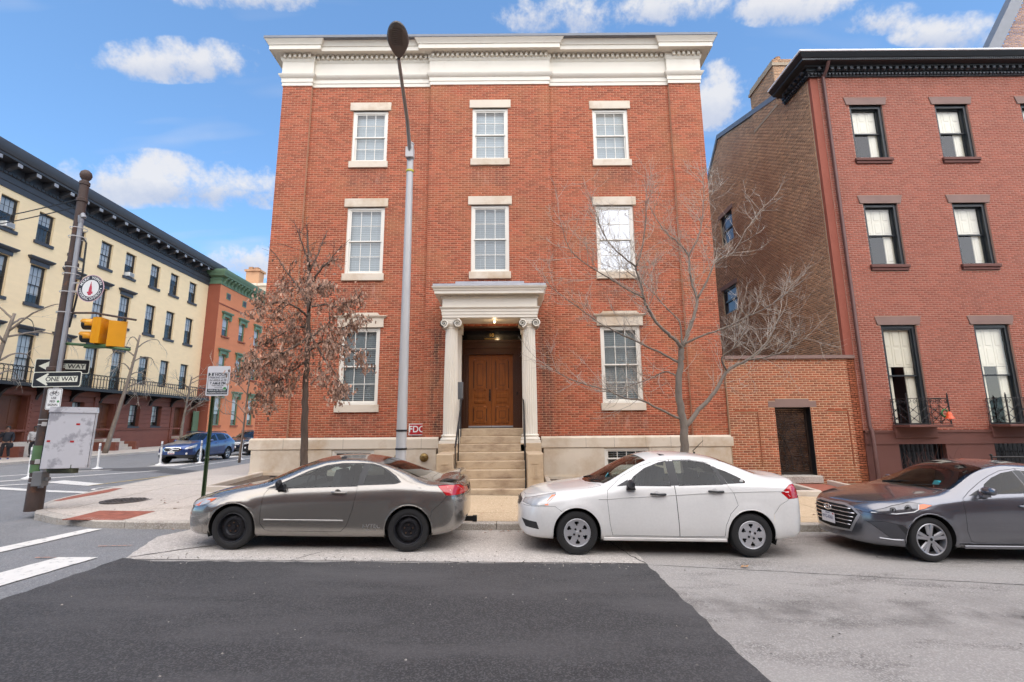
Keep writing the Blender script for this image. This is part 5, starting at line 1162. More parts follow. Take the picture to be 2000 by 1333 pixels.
head.parent = sl_; head.location = (.19, -2.08, 8.93-lz); head.rotation_euler = (R(2), 0, R(11)); ROOT[head.name] = Vector()
le = MB()
for i in range(9):
    for j in range(8):
        x, y = hx-.095+.024*j, hy-.36-.045*i
        le.box(x-.008, x+.008, y-.014, y+.014, hz-.014+.05*(hy-y)/.84, hz+.005+.05*(hy-y)/.84)
lo_ = le.build('led_grid', mat('led_lens', (.16, .15, .14), .25, var=0), head)
lo_['kind'] = 'stuff'
# traffic pole
tx, ty = -9.6, 9.95; tz = swz(tx, ty)-.02
m_rusty = mat('rusted_brown_pole', (0.075, 0.050, 0.042), 0.7, 0.2, var=0.25, scale=4, dark=((0.20, 0.085, 0.04), 5, 0.55, 0.75), bump=.2, bscale=40)
tp = thing('traffic_pole', 'rusty brown iron pole with ball top carrying signs at the corner', 'pole', (tx, ty, tz))
q = MB(); q.tube([(tx, ty, tz), (tx, ty, 3.1)], [.145, .122], 16); q.tube([(tx, ty, 3.1), (tx, ty, 5.4)], [.108, .10], 16); q.tube([(tx, ty, 5.4), (tx, ty, 7.3)], [.09, .084], 16); q.build('shaft', m_rusty, tp, smooth=50)
q = MB()
for z, r in ((3.1, .145), (5.4, .118), (6.9, .105), (7.3, .098), (tz+.95, .16)): q.lathe([(r-.02, z-.05), (r, z-.035), (r, z+.035), (r-.02, z+.05)], (tx, ty, 0), 16)
q.lathe([(.06, 7.3), (.085, 7.34), (.06, 7.38), (.10, 7.44), (.115, 7.5), (.10, 7.57), (.05, 7.62), (0, 7.63)], (tx, ty, 0), 16); q.build('collars_and_ball', m_rusty, tp, smooth=40)
q = MB(); q.lathe([(.15, tz+.75), (.151, tz+1.28)], (tx, ty, 0), 16, cap=False); q.build('green_paint_band', mat('old_green_paint', (.10, .19, .08), .6, var=.2, scale=5), tp, smooth=True)
q = MB(); q.tube([(tx+.17, ty-.10, tz+.45), (tx+.155, ty-.085, 4.2), (tx+.115, ty-.07, 6.4)], .042, 10); q.tube([(tx+.115, ty-.07, 6.35), (tx+.115, ty-.09, 6.48), (tx+.155, ty-.09, 6.52), (tx+.185, ty-.09, 6.45)], .05, 8); q.build('conduit', mat('weathered_conduit', (.30, .31, .33), .5, .2, var=.1), tp, smooth=50)
q = MB()
for z in (tz+.55, tz+.65, 1.95, 2.05, 4.3, 4.75, 5.15, 5.3, 6.0, 6.2): q.lathe([(.155, z), (.157, z+.02)], (tx+.045, ty-.02, 0), 14, cap=False)
q.build('steel_bands', m_galv, tp, kind='stuff')
q = MB(); q.tube([(tx+.11, ty-.03, 6.1), (tx+.24, ty, 5.9), (tx+.26, ty, 5.2), (tx+.2, ty, 4.5), (tx+.15, ty, 4.0)], .018, 6); q.build('cable', m_band, tp)
# span wires to the left
for i, (za, zb) in enumerate(((6.93, 7.1), (6.75, 6.95))):
    w = MB(); pts = []
    for k in range(13):
        t = k/12; pts.append((tx-.1-t*9, ty+t*2.0, za+(zb-za)*t-1.2*t*(1-t)*1.0))
    w.tube(pts, .012, 5)
    if i == 0: w.lathe([(.0, -.12), (.05, -.06), (.06, 0), (.05, .06), (0, .12)], tuple(Vector(pts[4])), 8, 'x')
    props(w.build('span_wire', m_band), ['upper black span wire with a dark strain insulator', 'lower black span wire running left from the traffic pole'][i], 'wire')
# one way signs
m_sblack = mat('sign_black', (.014, .014, .016), .45, var=.02)
m_scream = mat('sign_cream', (.74, .74, .62), .4, var=.03)
def oneway(label, c, rz, roll):
    w, h = .98, .31
    t = thing('one_way_sign', label, 'sign', c, 0, 'one way signs on the traffic pole'); t.rotation_euler = (0, roll, rz); ROOT[t.name] = Vector()
    def rr(w, h, r, y0, y1, nm, m):
        pts = []
        for (cx, cz, a0) in ((w/2-r, h/2-r, 0), (-w/2+r, h/2-r, 90), (-w/2+r, -h/2+r, 180), (w/2-r, -h/2+r, 270)):
            for k in range(5): a = R(a0+k*22.5); pts.append((cx+r*math.cos(a), cz+r*math.sin(a)))
        b = MB(); b.prism(pts, y0, y1); return b.build(nm, m, t)
    rr(w, h, .035, -.003, .003, 'plate', m_scream); rr(w-.03, h-.03, .03, -.0045, -.0032, 'black_field', m_sblack)
    b = MB(); b.prism([(-.42, 0), (-.20, .125), (-.17, .11), (-.21, .06), (.42, .06), (.42, -.06), (-.21, -.06), (-.17, -.11), (-.20, -.125)], -.006, -.0046); b.build('arrow', m_scream, t)
    text_mesh('lettering', 'ONE WAY', .125, m_sblack, t, (.09, -.0075, 0), (R(90), 0, 0), sx=1.08, font_bold=.0012)
oneway('front one way sign with black arrow field below the other', (-9.22, 9.62, 2.86), 0, R(-0.5))
oneway('rear one way sign partly hidden behind the rusty pole', (-9.66, 10.16, 3.19), R(15), R(0))
def roundrect(w, h, r, n=5):
    pts = []
    for (cx, cz, a0) in ((w/2-r, h/2-r, 0), (-w/2+r, h/2-r, 90), (-w/2+r, -h/2+r, 180), (w/2-r, -h/2+r, 270)):
        for k in range(n): a = R(a0+k*90/(n-1)); pts.append((cx+r*math.cos(a), cz+r*math.sin(a)))
    return pts
# bicycle signal sign
bs_ = thing('bicycle_sign', 'small white sign with a bicycle reading use ped signal', 'sign', (-9.20, 9.60, 2.46)); ROOT[bs_.name] = Vector()
b = MB(); b.prism(roundrect(.30, .42, .03), -.003, .003); b.build('plate', m_white, bs_)
b = MB(); o = roundrect(.28, .40, .025); i_ = roundrect(.268, .388, .022); k = len(o); b.add([(x, -.0042, z) for x, z in o]+[(x, -.0042, z) for x, z in i_], [(j, (j+1) % k, (j+1) % k+k, j+k) for j in range(k)]); b.build('border', m_sblack, bs_)
b = MB()
for cx in (-.055, .055): b.tube([(cx+.035*math.cos(a), -.005, .105+.035*math.sin(a)) for a in [q*math.pi/8 for q in range(17)]], .0035, 4, cap=False)
for p in ([(-.055, .105), (-.03, .15), (.03, .15), (.055, .105)], [(-.03, .15), (.0, .105), (.03, .15)], [(-.055, .105), (0, .105)], [(-.035, .15), (-.03, .165), (-.045, .165)], [(.03, .15), (.035, .17), (.05, .17)]): b.tube([(x, -.005, z) for x, z in p], .0035, 4)
b.build('bicycle_symbol', m_sblack, bs_)
for k, s in enumerate(('USE', 'PED', 'SIGNAL')): text_mesh('lettering', s, .062, m_sblack, bs_, (0 if k != 1 else -.02, -.0045, .02-.068*k), (R(90), 0, 0))
b = MB(); b.lathe([(0, -.0055), (.024, -.0055), (.024, -.004)], (.095, 0, -.05), 12, 'y'); b.build('sticker', mat('green_sticker', (.03, .25, .05), .5, var=0), bs_)
# back of panel cabinet on the pole
pb = thing('panel_cabinet', 'scuffed pale grey metal cabinet strapped to the traffic pole', 'cabinet', (-8.86, 9.72, 1.7)); ROOT[pb.name] = Vector(); pb.rotation_euler = (0, R(1.0), R(30))
m_pan = mat('scuffed_white_metal', (.55, .55, .58), .4, .1, var=.05, scale=3, dark=((.33, .33, .36), 3.2, .52, .6), coords='obj')
b = MB(); b.cham(-.36, .36, -.08, .06, -.6, .50, .01); b.build('case', m_pan, pb)
b = MB(); b.prism([(-.37, .49), (.37, .49), (.355, .60), (-.355, .60)], -.1, .07); b.build('hood', m_pan, pb)
b = MB(); b.box(.345, .352, -.0825, -.0805, -.58, .48); b.box(-.375, -.362, -.06, .05, -.6, .5); b.build('side_trim', m_sblack, pb)
b = MB()
for x, z, w in ((.10, .26, .03), (-.30, -.07, .025), (.05, -.08, .03)): b.box(x-w, x+w, -.0825, -.0805, z-.018, z+.018)
b.build('stickers', m_red, pb, kind='stuff')
b = MB(); b.box(-.46, -.38, -.02, .08, .22, .30); b.box(-.46, -.38, -.02, .08, -.5, -.42); b.build('clamp', m_galv, pb)
b = MB(); b.cham(-9.48, -9.28, 9.68, 9.84, tz+.5, tz+.78, .01); b.box(-9.28, -9.2, 9.74, 9.8, tz+.60, tz+.66); jb = props(b.build('junction_box', mat('grey_box', (.2, .2, .2), .5, .2, var=.1)), 'grey junction box low on the traffic pole', 'junction box')
b = MB(); b.cham(-9.2, -8.72, 9.7, 9.85, 1.00, 1.2, .02); b.box(-9.2, -8.74, 9.69, 9.7, 1.03, 1.17); props(b.build('signal_back', mat('olive_box', (.05, .055, .03), .6, var=.2, scale=8)), 'dark olive push button housing under the cabinet', 'housing')
# round district sign
ds_ = thing('district_sign', 'round sign with red monument and historic district lettering on the pole', 'sign', (-8.93, 9.75, 4.80)); ROOT[ds_.name] = Vector(); ds_.rotation_euler = (0, 0, R(-3))
m_navy = mat('sign_navy', (.018, .02, .032), .45, var=0); m_pink = mat('sign_red_print', (.50, .04, .07), .5, var=0); m_rim = mat('pink_rim', (.62, .42, .46), .5, var=0)
for r, y0, y1, m_, nm in ((.295, -.003, .004, m_rim, 'plate'), (.28, -.0045, -.0032, m_navy, 'navy_ring'), (.185, -.006, -.0046, m_white, 'white_disc')):
    b = MB(); b.lathe([(0, y0), (r, y0), (r, y1), (0, y1)], (0, 0, 0), 40, 'y', cap=False); b.build(nm, m_, ds_)
b = MB(); b.prism([(-.035, -.15), (.03, -.15), (.03, -.12), (.06, -.125), (.06, -.075), (.035, -.07), (.035, -.03), (.028, .03), (.018, .06), (.018, .085), (.01, .09), (.008, .13), (.002, .15), (-.005, .13), (-.008, .09), (-.016, .085), (-.016, .06), (-.026, .03), (-.035, -.03), (-.035, -.07), (-.065, -.08), (-.065, -.10), (-.04, -.12)], -.0075, -.0062); b.build('monument', m_pink, ds_)
def arc_text(s, r, a_mid, span, up):
    n = len(s)
    for i, ch in enumerate(s):
        if ch == ' ': continue
        t = (i-(n-1)/2)/(n-1)*span; a = a_mid-t if up else a_mid+t
        text_mesh('lettering', ch, .078, m_white, ds_, (r*math.cos(R(a)), -.0055, r*math.sin(R(a))), (R(90), R(90-a) if up else R(270-a), 0), extrude=.0008, font_bold=.001)
arc_text('MOUNT VERNON', .232, 90, 132, True); arc_text('HISTORIC DISTRICT', .232, 270, 150, False)
b = MB()
for s in (-1, 1): b.lathe([(0, -.006), (.016, -.006), (.016, -.005)], (s*.232, 0, -.01), 5, 'y')
b.build('star', m_white, ds_)
b = MB(); b.box(-.42, -.29, 0, .02, .12, .14); b.box(-.42, -.29, 0, .02, -.06, -.04); b.build('bracket', m_galv, ds_)
# signal heads on brackets
m_yel = mat('signal_yellow', (.70, .30, .008), .35, var=.06, scale=4)
sg = thing('traffic_signal', 'pair of yellow two lamp traffic signals on arms from the pole', 'traffic signal', (-8.6, 9.9, 4.0))
b = MB(); b.tube([(tx, ty, 4.32), (-8.9, 9.9, 4.30), (-8.0, 9.9, 4.14)], .022, 8); b.build('upper_arm', m_rusty, sg)
b = MB(); b.tube([(tx, ty, 3.66), (-8.9, 9.9, 3.60), (-8.05, 9.9, 3.50)], .03, 8); b.cham(-9.0, -8.5, 9.84, 9.96, 3.54, 3.62, .02); b.build('lower_arm', mat('green_arm', (.06, .13, .05), .5, var=.2), sg)
def head(cx, cy_, z0, rz, two=True):
    M = Matrix.Translation((cx, cy_, z0)) @ Matrix.Rotation(rz, 4, 'Z') @ Matrix.Scale(.88, 4)
    def tr(b): b.v = [tuple(M @ Vector(p)) for p in b.v]; return b
    b = MB(); b.cham(-.17, .17, -.10, .10, 0, .62, .03); b.box(-.175, .175, -.012, .012, -.01, .63); h = tr(b).build('signal_housing', m_yel, sg)
    for zz in (.155, .465):
        v = MB(); pr_ = []; n = 16
        for ring, (r, y) in enumerate(((.135, -.10), (.14, -.36))):
            for i in range(n+1):
                a = math.pi*(-.12)+(math.pi*1.24)*i/n; pr_.append((r*math.cos(a), y+(0.10*(math.sin(a) < .15) if ring else 0), zz+r*math.sin(a)))
        v.add(pr_, [(i, i+1, n+1+i+1, n+1+i) for i in range(n)]); v2 = tr(v).build('visor', m_yel, h, smooth=True); md = v2.modifiers.new('t', 'SOLIDIFY'); md.thickness = .008
        v = MB(); v.lathe([(0, -.115), (.08, -.112), (.125, -.10)], (0, 0, zz), 20, 'y'); tr(v).build('lens', m_dark, h, smooth=True)
        v = MB(); v.lathe([(.128, -.11), (.128, -.34)], (0, 0, zz), 20, 'y', cap=False); tr(v).build('visor_lining', m_sblack, h, smooth=True)
head(-8.74, 9.9, 3.63, R(-80)); head(-8.40, 9.94, 3.57, R(-143))
# parking sign on green u-channel post
px_, py_ = -6.02, 9.62
ps = thing('parking_sign', 'two hour parking sign on a green channel post beside the grey coupe', 'sign', (px_, py_, swz(px_, py_))); ROOT[ps.name] = Vector((px_, py_, 0)); ps.location.z = 0; 
m_gpost = mat('green_post', (.035, .065, .025), .55, .2, var=.2, scale=6)
b = MB(); b.prism([(px_-.035, py_-.012), (px_-.022, py_-.012), (px_-.016, py_+.022), (px_+.016, py_+.022), (px_+.022, py_-.012), (px_+.035, py_-.012), (px_+.024, py_+.03), (px_-.024, py_+.03)], swz(px_, py_)-.05, 3.0, 'xy'); b.build('post', m_gpost, ps)
b = MB(); [b.box(px_-.005, px_+.005, py_+.0215, py_+.0235, .5+.05*k, .515+.05*k) for k in range(40)]; b.build('post_holes', m_sblack, ps)
sx_, sz_ = px_+.1-.02, 2.80
def pl(dx0, dx1, dz0, dz1, m_, nm, y): b = MB(); b.box(sx_+dx0, sx_+dx1, py_-y, py_-y+.0012, sz_+dz0, sz_+dz1); return b.build(nm, m_, ps)
b = MB(); b.prism([(sx_+x, sz_+z) for x, z in roundrect(.46, .60, .035)], py_-.02, py_-.016); b.build('plate', mat('grey_white_sign', (.62, .62, .64), .4, var=.04), ps)
m_sgr = mat('sign_slate_print', (.035, .045, .055), .5, var=0)
pl(-.20, -.10, .10, .165, m_sgr, 'number_block', .0222); pl(-.205, .205, -.27, -.16, m_sgr, 'lower_block', .0222)
for (a, b2, c, d) in ((-.205, -.198, -.27, .165), (.198, .205, -.27, .165), (-.10, .205, .158, .165)): pl(a, b2, c, d, m_sgr, 'border', .0222)
def tx_(s, size, dx, dz, m_, sx=1.0, bold=.0): text_mesh('lettering', s, size, m_, ps, (sx_+dx-px_, -.0235, sz_+dz), (R(90), 0, 0), extrude=.0008, sx=sx, font_bold=bold)
tx_('2', .075, -.15, .132, m_white, 1.3, .002); tx_('HOUR', .075, .05, .125, m_sgr, 1.15, .001); tx_('PARKING LIMIT', .052, 0, .067, m_sgr); tx_('IN AREA # 28', .058, 0, .012, m_sgr); tx_('7 AM-8 PM', .066, 0, -.048, m_sgr, 1.05, .001); tx_('MON THRU FRI', .034, 0, -.092, m_sgr)
tx_('AREA # 28 PERMIT', .042, 0, -.188, m_white, 1.05); tx_('HOLDERS EXCEPTED', .042, 0, -.24, m_white, 1.0)
b = MB(); b.prism([(sx_-.06, sz_-.122), (sx_+.07, sz_-.122), (sx_+.07, sz_-.115), (sx_+.10, sz_-.127), (sx_+.07, sz_-.139), (sx_+.07, sz_-.131), (sx_-.06, sz_-.131)], py_-.0222, py_-.021); b.build('arrow', m_sgr, ps)
b = MB(); b.lathe([(0, -.024), (.03, -.024), (.03, -.0215)], (sx_+.15, py_, sz_-.155), 14, 'y'); b.build('sticker', mat('green_sticker', (.03, .25, .05)), ps)
# white flexible lane posts
for i, (x, y, lab) in enumerate(((-17.71, 17.98, 'slim white lane post left of the traffic pole'), (-18.5, 21.83, 'slim white lane post right of the grey cabinet'), (-17.19, 23.85, 'slim white lane post before the blue car front'), (-15.76, 24.63, 'slim white lane post beside the blue car wheel'), (-15.01, 26.97, 'slim white lane post before the black car'))):
    d = thing('lane_post', lab, 'lane post', (x, y, gz(x)), group='flexible lane posts along the side street')
    z = gz(x)+.02; b = MB(); b.lathe([(.20, z), (.20, z+.02), (.10, z+.05), (.055, z+.07), (.05, z+.09)], (x, y, 0), 14); b.build('foot', m_white, d, smooth=40)
    b = MB(); b.tube([(x, y, z+.08), (x+.012*(i-2), y, z+1.12)], .042, 10); b.build('tube', m_white, d, smooth=50)
    b = MB(); b.lathe([(.0435, z+.85), (.044, z+1.0)], (x+.01*(i-2), y, 0), 12, cap=False); b.build('reflective_band', m_mod, d)
# plain sign on the side street
b = MB(); b.box(-12.75, -12.7, 22.9, 22.95, .2, 3.0); b.box(-12.95, -12.35, 22.86, 22.89, 1.15, 1.9); props(b.build('blank_sign', m_white), 'blank back of a white sign behind the parking sign', 'sign') if False else None
# ================================================================ CARS
def pchip(pts):
    xs = [p[0] for p in pts]; ys = [p[1] for p in pts]; n = len(xs)
    h = [xs[i+1]-xs[i] for i in range(n-1)]; d = [(ys[i+1]-ys[i])/h[i] for i in range(n-1)]; m = [0]*n
    m[0], m[-1] = d[0], d[-1]
    for i in range(1, n-1):
        if d[i-1]*d[i] > 0: w1, w2 = 2*h[i]+h[i-1], h[i]+2*h[i-1]; m[i] = (w1+w2)/(w1/d[i-1]+w2/d[i])
    def f(x):
        if x <= xs[0]: return ys[0]
        if x >= xs[-1]: return ys[-1]
        i = 0
        while x > xs[i+1]: i += 1
        t = (x-xs[i])/h[i]; a, b = t*t, t*t*t
        return (2*b-3*a+1)*ys[i]+(b-2*a+t)*h[i]*m[i]+(-2*b+3*a)*ys[i+1]+(b-a)*h[i]*m[i+1]
    return f
def inpoly(x, y, P):
    c = False; j = len(P)-1
    for i in range(len(P)):
        xi, yi = P[i]; xj, yj = P[j]
        if (yi > y) != (yj > y) and x < (xj-xi)*(y-yi)/(yj-yi)+xi: c = not c
        j = i
    return c
def inset(P, d):
    n = len(P); A = sum(P[i][0]*P[(i+1) % n][1]-P[(i+1) % n][0]*P[i][1] for i in range(n)); s = 1 if A > 0 else -1; out = []
    for i in range(n):
        a, b, c = Vector(P[i-1]), Vector(P[i]), Vector(P[(i+1) % n]); e0 = (b-a).normalized(); e1 = (c-b).normalized()
        n0 = Vector((-e0.y, e0.x))*s; n1 = Vector((-e1.y, e1.x))*s; q = (n0+n1)/max(.35, 1+n0.dot(n1)); out.append((b.x+q.x*d, b.y+q.y*d))
    return out
def catmull(P, per):
    out = []; n = len(P); Q = [Vector(p) for p in P]; Q = [Q[0]*2-Q[1]]+Q+[Vector((-Q[-2].x, Q[-2].y))]
    for i in range(n-1):
        p0, p1, p2, p3 = Q[i], Q[i+1], Q[i+2], Q[i+3]
        t0 = 0; t1 = max(1e-4, (p1-p0).length**.5); t2 = t1+max(1e-4, (p2-p1).length**.5); t3 = t2+max(1e-4, (p3-p2).length**.5)
        for k in range(per[i]):
            t = t1+(t2-t1)*k/per[i]
            a1 = p0*((t1-t)/(t1-t0))+p1*((t-t0)/(t1-t0)); a2 = p1*((t2-t)/(t2-t1))+p2*((t-t1)/(t2-t1)); a3 = p2*((t3-t)/(t3-t2))+p3*((t-t2)/(t3-t2))
            b1 = a1*((t2-t)/(t2-t0))+a2*((t-t0)/(t2-t0)); b2 = a2*((t3-t)/(t3-t1))+a3*((t-t1)/(t3-t1))
            out.append(b1*((t2-t)/(t2-t1))+b2*((t-t1)/(t2-t1)))
    out.append(Vector(P[-1])); return out
def circle(cx, cz, r, n=26, z0=None):
    return [(cx+r*math.cos(2*math.pi*i/n), cz+r*math.sin(2*math.pi*i/n)) for i in range(n)]
def paint_mat(name, col, metal, rough):
    m = mat(name, col, rough, metal, var=0.02, scale=2, coat=1.0, coords='obj', var2=.03, scale2=300 if metal else 30); return m
m_tyre = mat('tyre_rubber', (.012, .0115, .012), .75, var=.15, scale=6, bump=.2, bscale=90, coords='obj')
m_trimk = mat('black_plastic', (.022, .022, .024), .45, var=.05)
m_gap = mat('panel_gap_black', (.006, .006, .006), .9, var=0)
m_seat = mat('dark_seat_fabric', (.045, .045, .05), .85, var=.1); m_cabin = mat('cabin_trim', (.03, .03, .032), .8, var=.05)
m_chrome = mat('chrome', (.72, .72, .74), .12, 1.0, var=0); m_alloy = mat('silver_alloy', (.42, .42, .44), .35, .75, var=.04); m_cover = mat('silver_wheel_cover', (.46, .46, .48), .35, .5, var=.04)
m_blackrim = mat('black_steel_rim', (.018, .018, .022), .45, .4, var=.15, scale=12)
m_lampc = mat('clear_lamp', (.50, .50, .49), .25, .25, var=.2, scale=12, coat=.6, coords='obj'); m_lampd = mat('smoked_lamp', (.13, .13, .14), .15, .5, var=.3, scale=14, coat=1.0, coords='obj'); m_amber = mat('amber_lens', (.75, .14, .01), .2, var=.05, coat=1.0)
m_redl = mat('red_lens', (.45, .008, .012), .15, var=.1, scale=8, coat=1.0); m_wlens = mat('white_lens', (.62, .62, .62), .15, var=.1, scale=8, coat=1.0)
gl_side = glass('car_side_glass', (.55, .62, .62), -.012); gl_shield = glass('car_windscreen_glass', (.58, .64, .62), 0.0); gl_tint = glass('car_privacy_glass', (.14, .16, .17), -.012)
def make_wheel(car, cx, cy, r, w, style, side, rim_r):
    """wheel (tyre mesh) > rim, cover or spokes; axis along y, outer face towards side"""
    s = side
    t = MB(); hw = w/2
    t.lathe([(rim_r, -hw*.9), (rim_r+.012, -hw), (r-.055, -hw*1.03), (r-.018, -hw*.93), (r-.004, -hw*.72), (r, -hw*.4), (r, hw*.4), (r-.004, hw*.72), (r-.018, hw*.93), (r-.055, hw*1.03), (rim_r+.012, hw), (rim_r, hw*.9)], (cx, cy, r), 48, 'y', cap=False)
    for g in (-.35, 0, .35): pass
    wl = t.build('wheel', m_tyre, car, smooth=40)
    rm = MB(); o = s*hw
    rm.lathe([(rim_r+.004, o*.92), (rim_r-.004, o*.98), (rim_r-.014, o*.93), (rim_r-.018, o*.6), (rim_r-.03, o*.2), (rim_r-.03, -o*.9)], (cx, cy, r), 40, 'y', cap=False)
    rm.build('rim', m_blackrim if style == 'steel' else (m_cover if style == 'cover' else m_alloy), wl, smooth=40)
    bk = MB(); bk.lathe([(0, o*.05), (rim_r-.025, o*.05)], (cx, cy, r), 24, 'y', cap=False); bk.build('brake_backing', m_gap, wl)
    P = lambda rr, a, y: (cx+rr*math.cos(a), cy+y, r+rr*math.sin(a))
    if style == 'steel':
        d = MB(); d.lathe([(rim_r-.02, o*.35), (rim_r*.80, o*.42), (rim_r*.66, o*.60), (rim_r*.52, o*.62), (rim_r*.44, o*.40), (rim_r*.18, o*.36), (rim_r*.16, o*.5), (0, o*.52)], (cx, cy, r), 32, 'y', cap=False); d.build('disc', m_blackrim, wl, smooth=40)
        h = MB()
        for k in range(10): a = 2*math.pi*k/10; q = P(rim_r*.72, a, o*.535); h.lathe([(0, s*.004), (.014, s*.004), (.014, -s*.01)], q, 8, 'y')
        h.build('vent_holes', m_gap, wl, kind='stuff')
        h = MB()
        for k in range(5): a = 2*math.pi*k/5+.3; h.lathe([(0, s*.02), (.011, s*.02), (.012, 0)], P(rim_r*.31, a, o*.38), 6, 'y')
        h.build('lug_nuts', mat('rusty_lug', (.10, .06, .04), .5, .5, var=.2), wl, kind='stuff')
    elif style == 'cover':
        n = 6; d = MB(); seg = 60; vs = []; fs = []
        for ri, (rr, yo) in enumerate(((0, .93), (.09, .93), (.13, .88), (.30, .86), (.50, .84), (.62, .84), (.80, .90), (.965, .93))):
            for k in range(seg): vs.append(P(rr*rim_r, 2*math.pi*(k+.5)/seg, o*yo))
        for ri in range(7):
            for k in range(seg):
                a = (k+1) % 10
                if ri == 4 or ri == 5:
                    if (a in (5, 6) if ri == 4 else a in (4, 5, 6, 7)):
                        if not (ri == 5 and a in ()): 
                            if ri == 4 or True: continue
                fs.append((ri*seg+k, ri*seg+(k+1) % seg, (ri+1)*seg+(k+1) % seg, (ri+1)*seg+k))
        d.add(vs, fs); d.build('wheel_cover', m_cover, wl, smooth=30)
        h = MB()
        for k in range(4): h.lathe([(0, s*.006), (.016, s*.006), (.016, -s*.006)], P(rim_r*.27, math.pi*k/2+.5, o*.87), 10, 'y')
        h.build('lug_recess', m_gap, wl, kind='stuff')
    else:
        for k in range(5):
            a = 2*math.pi*k/5+math.pi/2; d = MB()
            for off in (-.17, .17):
                p0, p1 = P(rim_r*.20, a+off*.9, 0), P(rim_r*.96, a+off*1.05, 0); tx = Vector((math.cos(a), 0, math.sin(a))); nx = Vector((-math.sin(a), 0, math.cos(a)))
                vs = []
                for (p, wd, yo) in ((p0, .026, .80), (p1, .030, .90)):
                    p = Vector(p); vs += [p-nx*wd+Vector((0, o*(yo-.18), 0)), p-nx*wd*.6+Vector((0, o*yo, 0)), p+nx*wd*.6+Vector((0, o*yo, 0)), p+nx*wd+Vector((0, o*(yo-.18), 0))]
                d.add(vs, [(0, 1, 5, 4), (1, 2, 6, 5), (2, 3, 7, 6), (0, 1, 2, 3), (4, 5, 6, 7)])
            d.build('spoke', m_alloy, wl)
        d = MB(); d.lathe([(0, o*.86), (rim_r*.14, o*.85), (rim_r*.24, o*.78), (rim_r*.24, o*.5)], (cx, cy, r), 20, 'y', cap=False); d.build('hub', m_alloy, wl, smooth=40)
        h = MB()
        for k in range(5): h.lathe([(0, s*.01), (.011, s*.01), (.012, -.01*s)], P(rim_r*.30, 2*math.pi*k/5+math.pi/2+.63, o*.72), 6, 'y')
        h.lathe([(0, o*.88), (rim_r*.10, o*.875)], (cx, cy, r), 16, 'y', cap=False); h.build('lug_nuts', m_gap, wl, kind='stuff')
    return wl
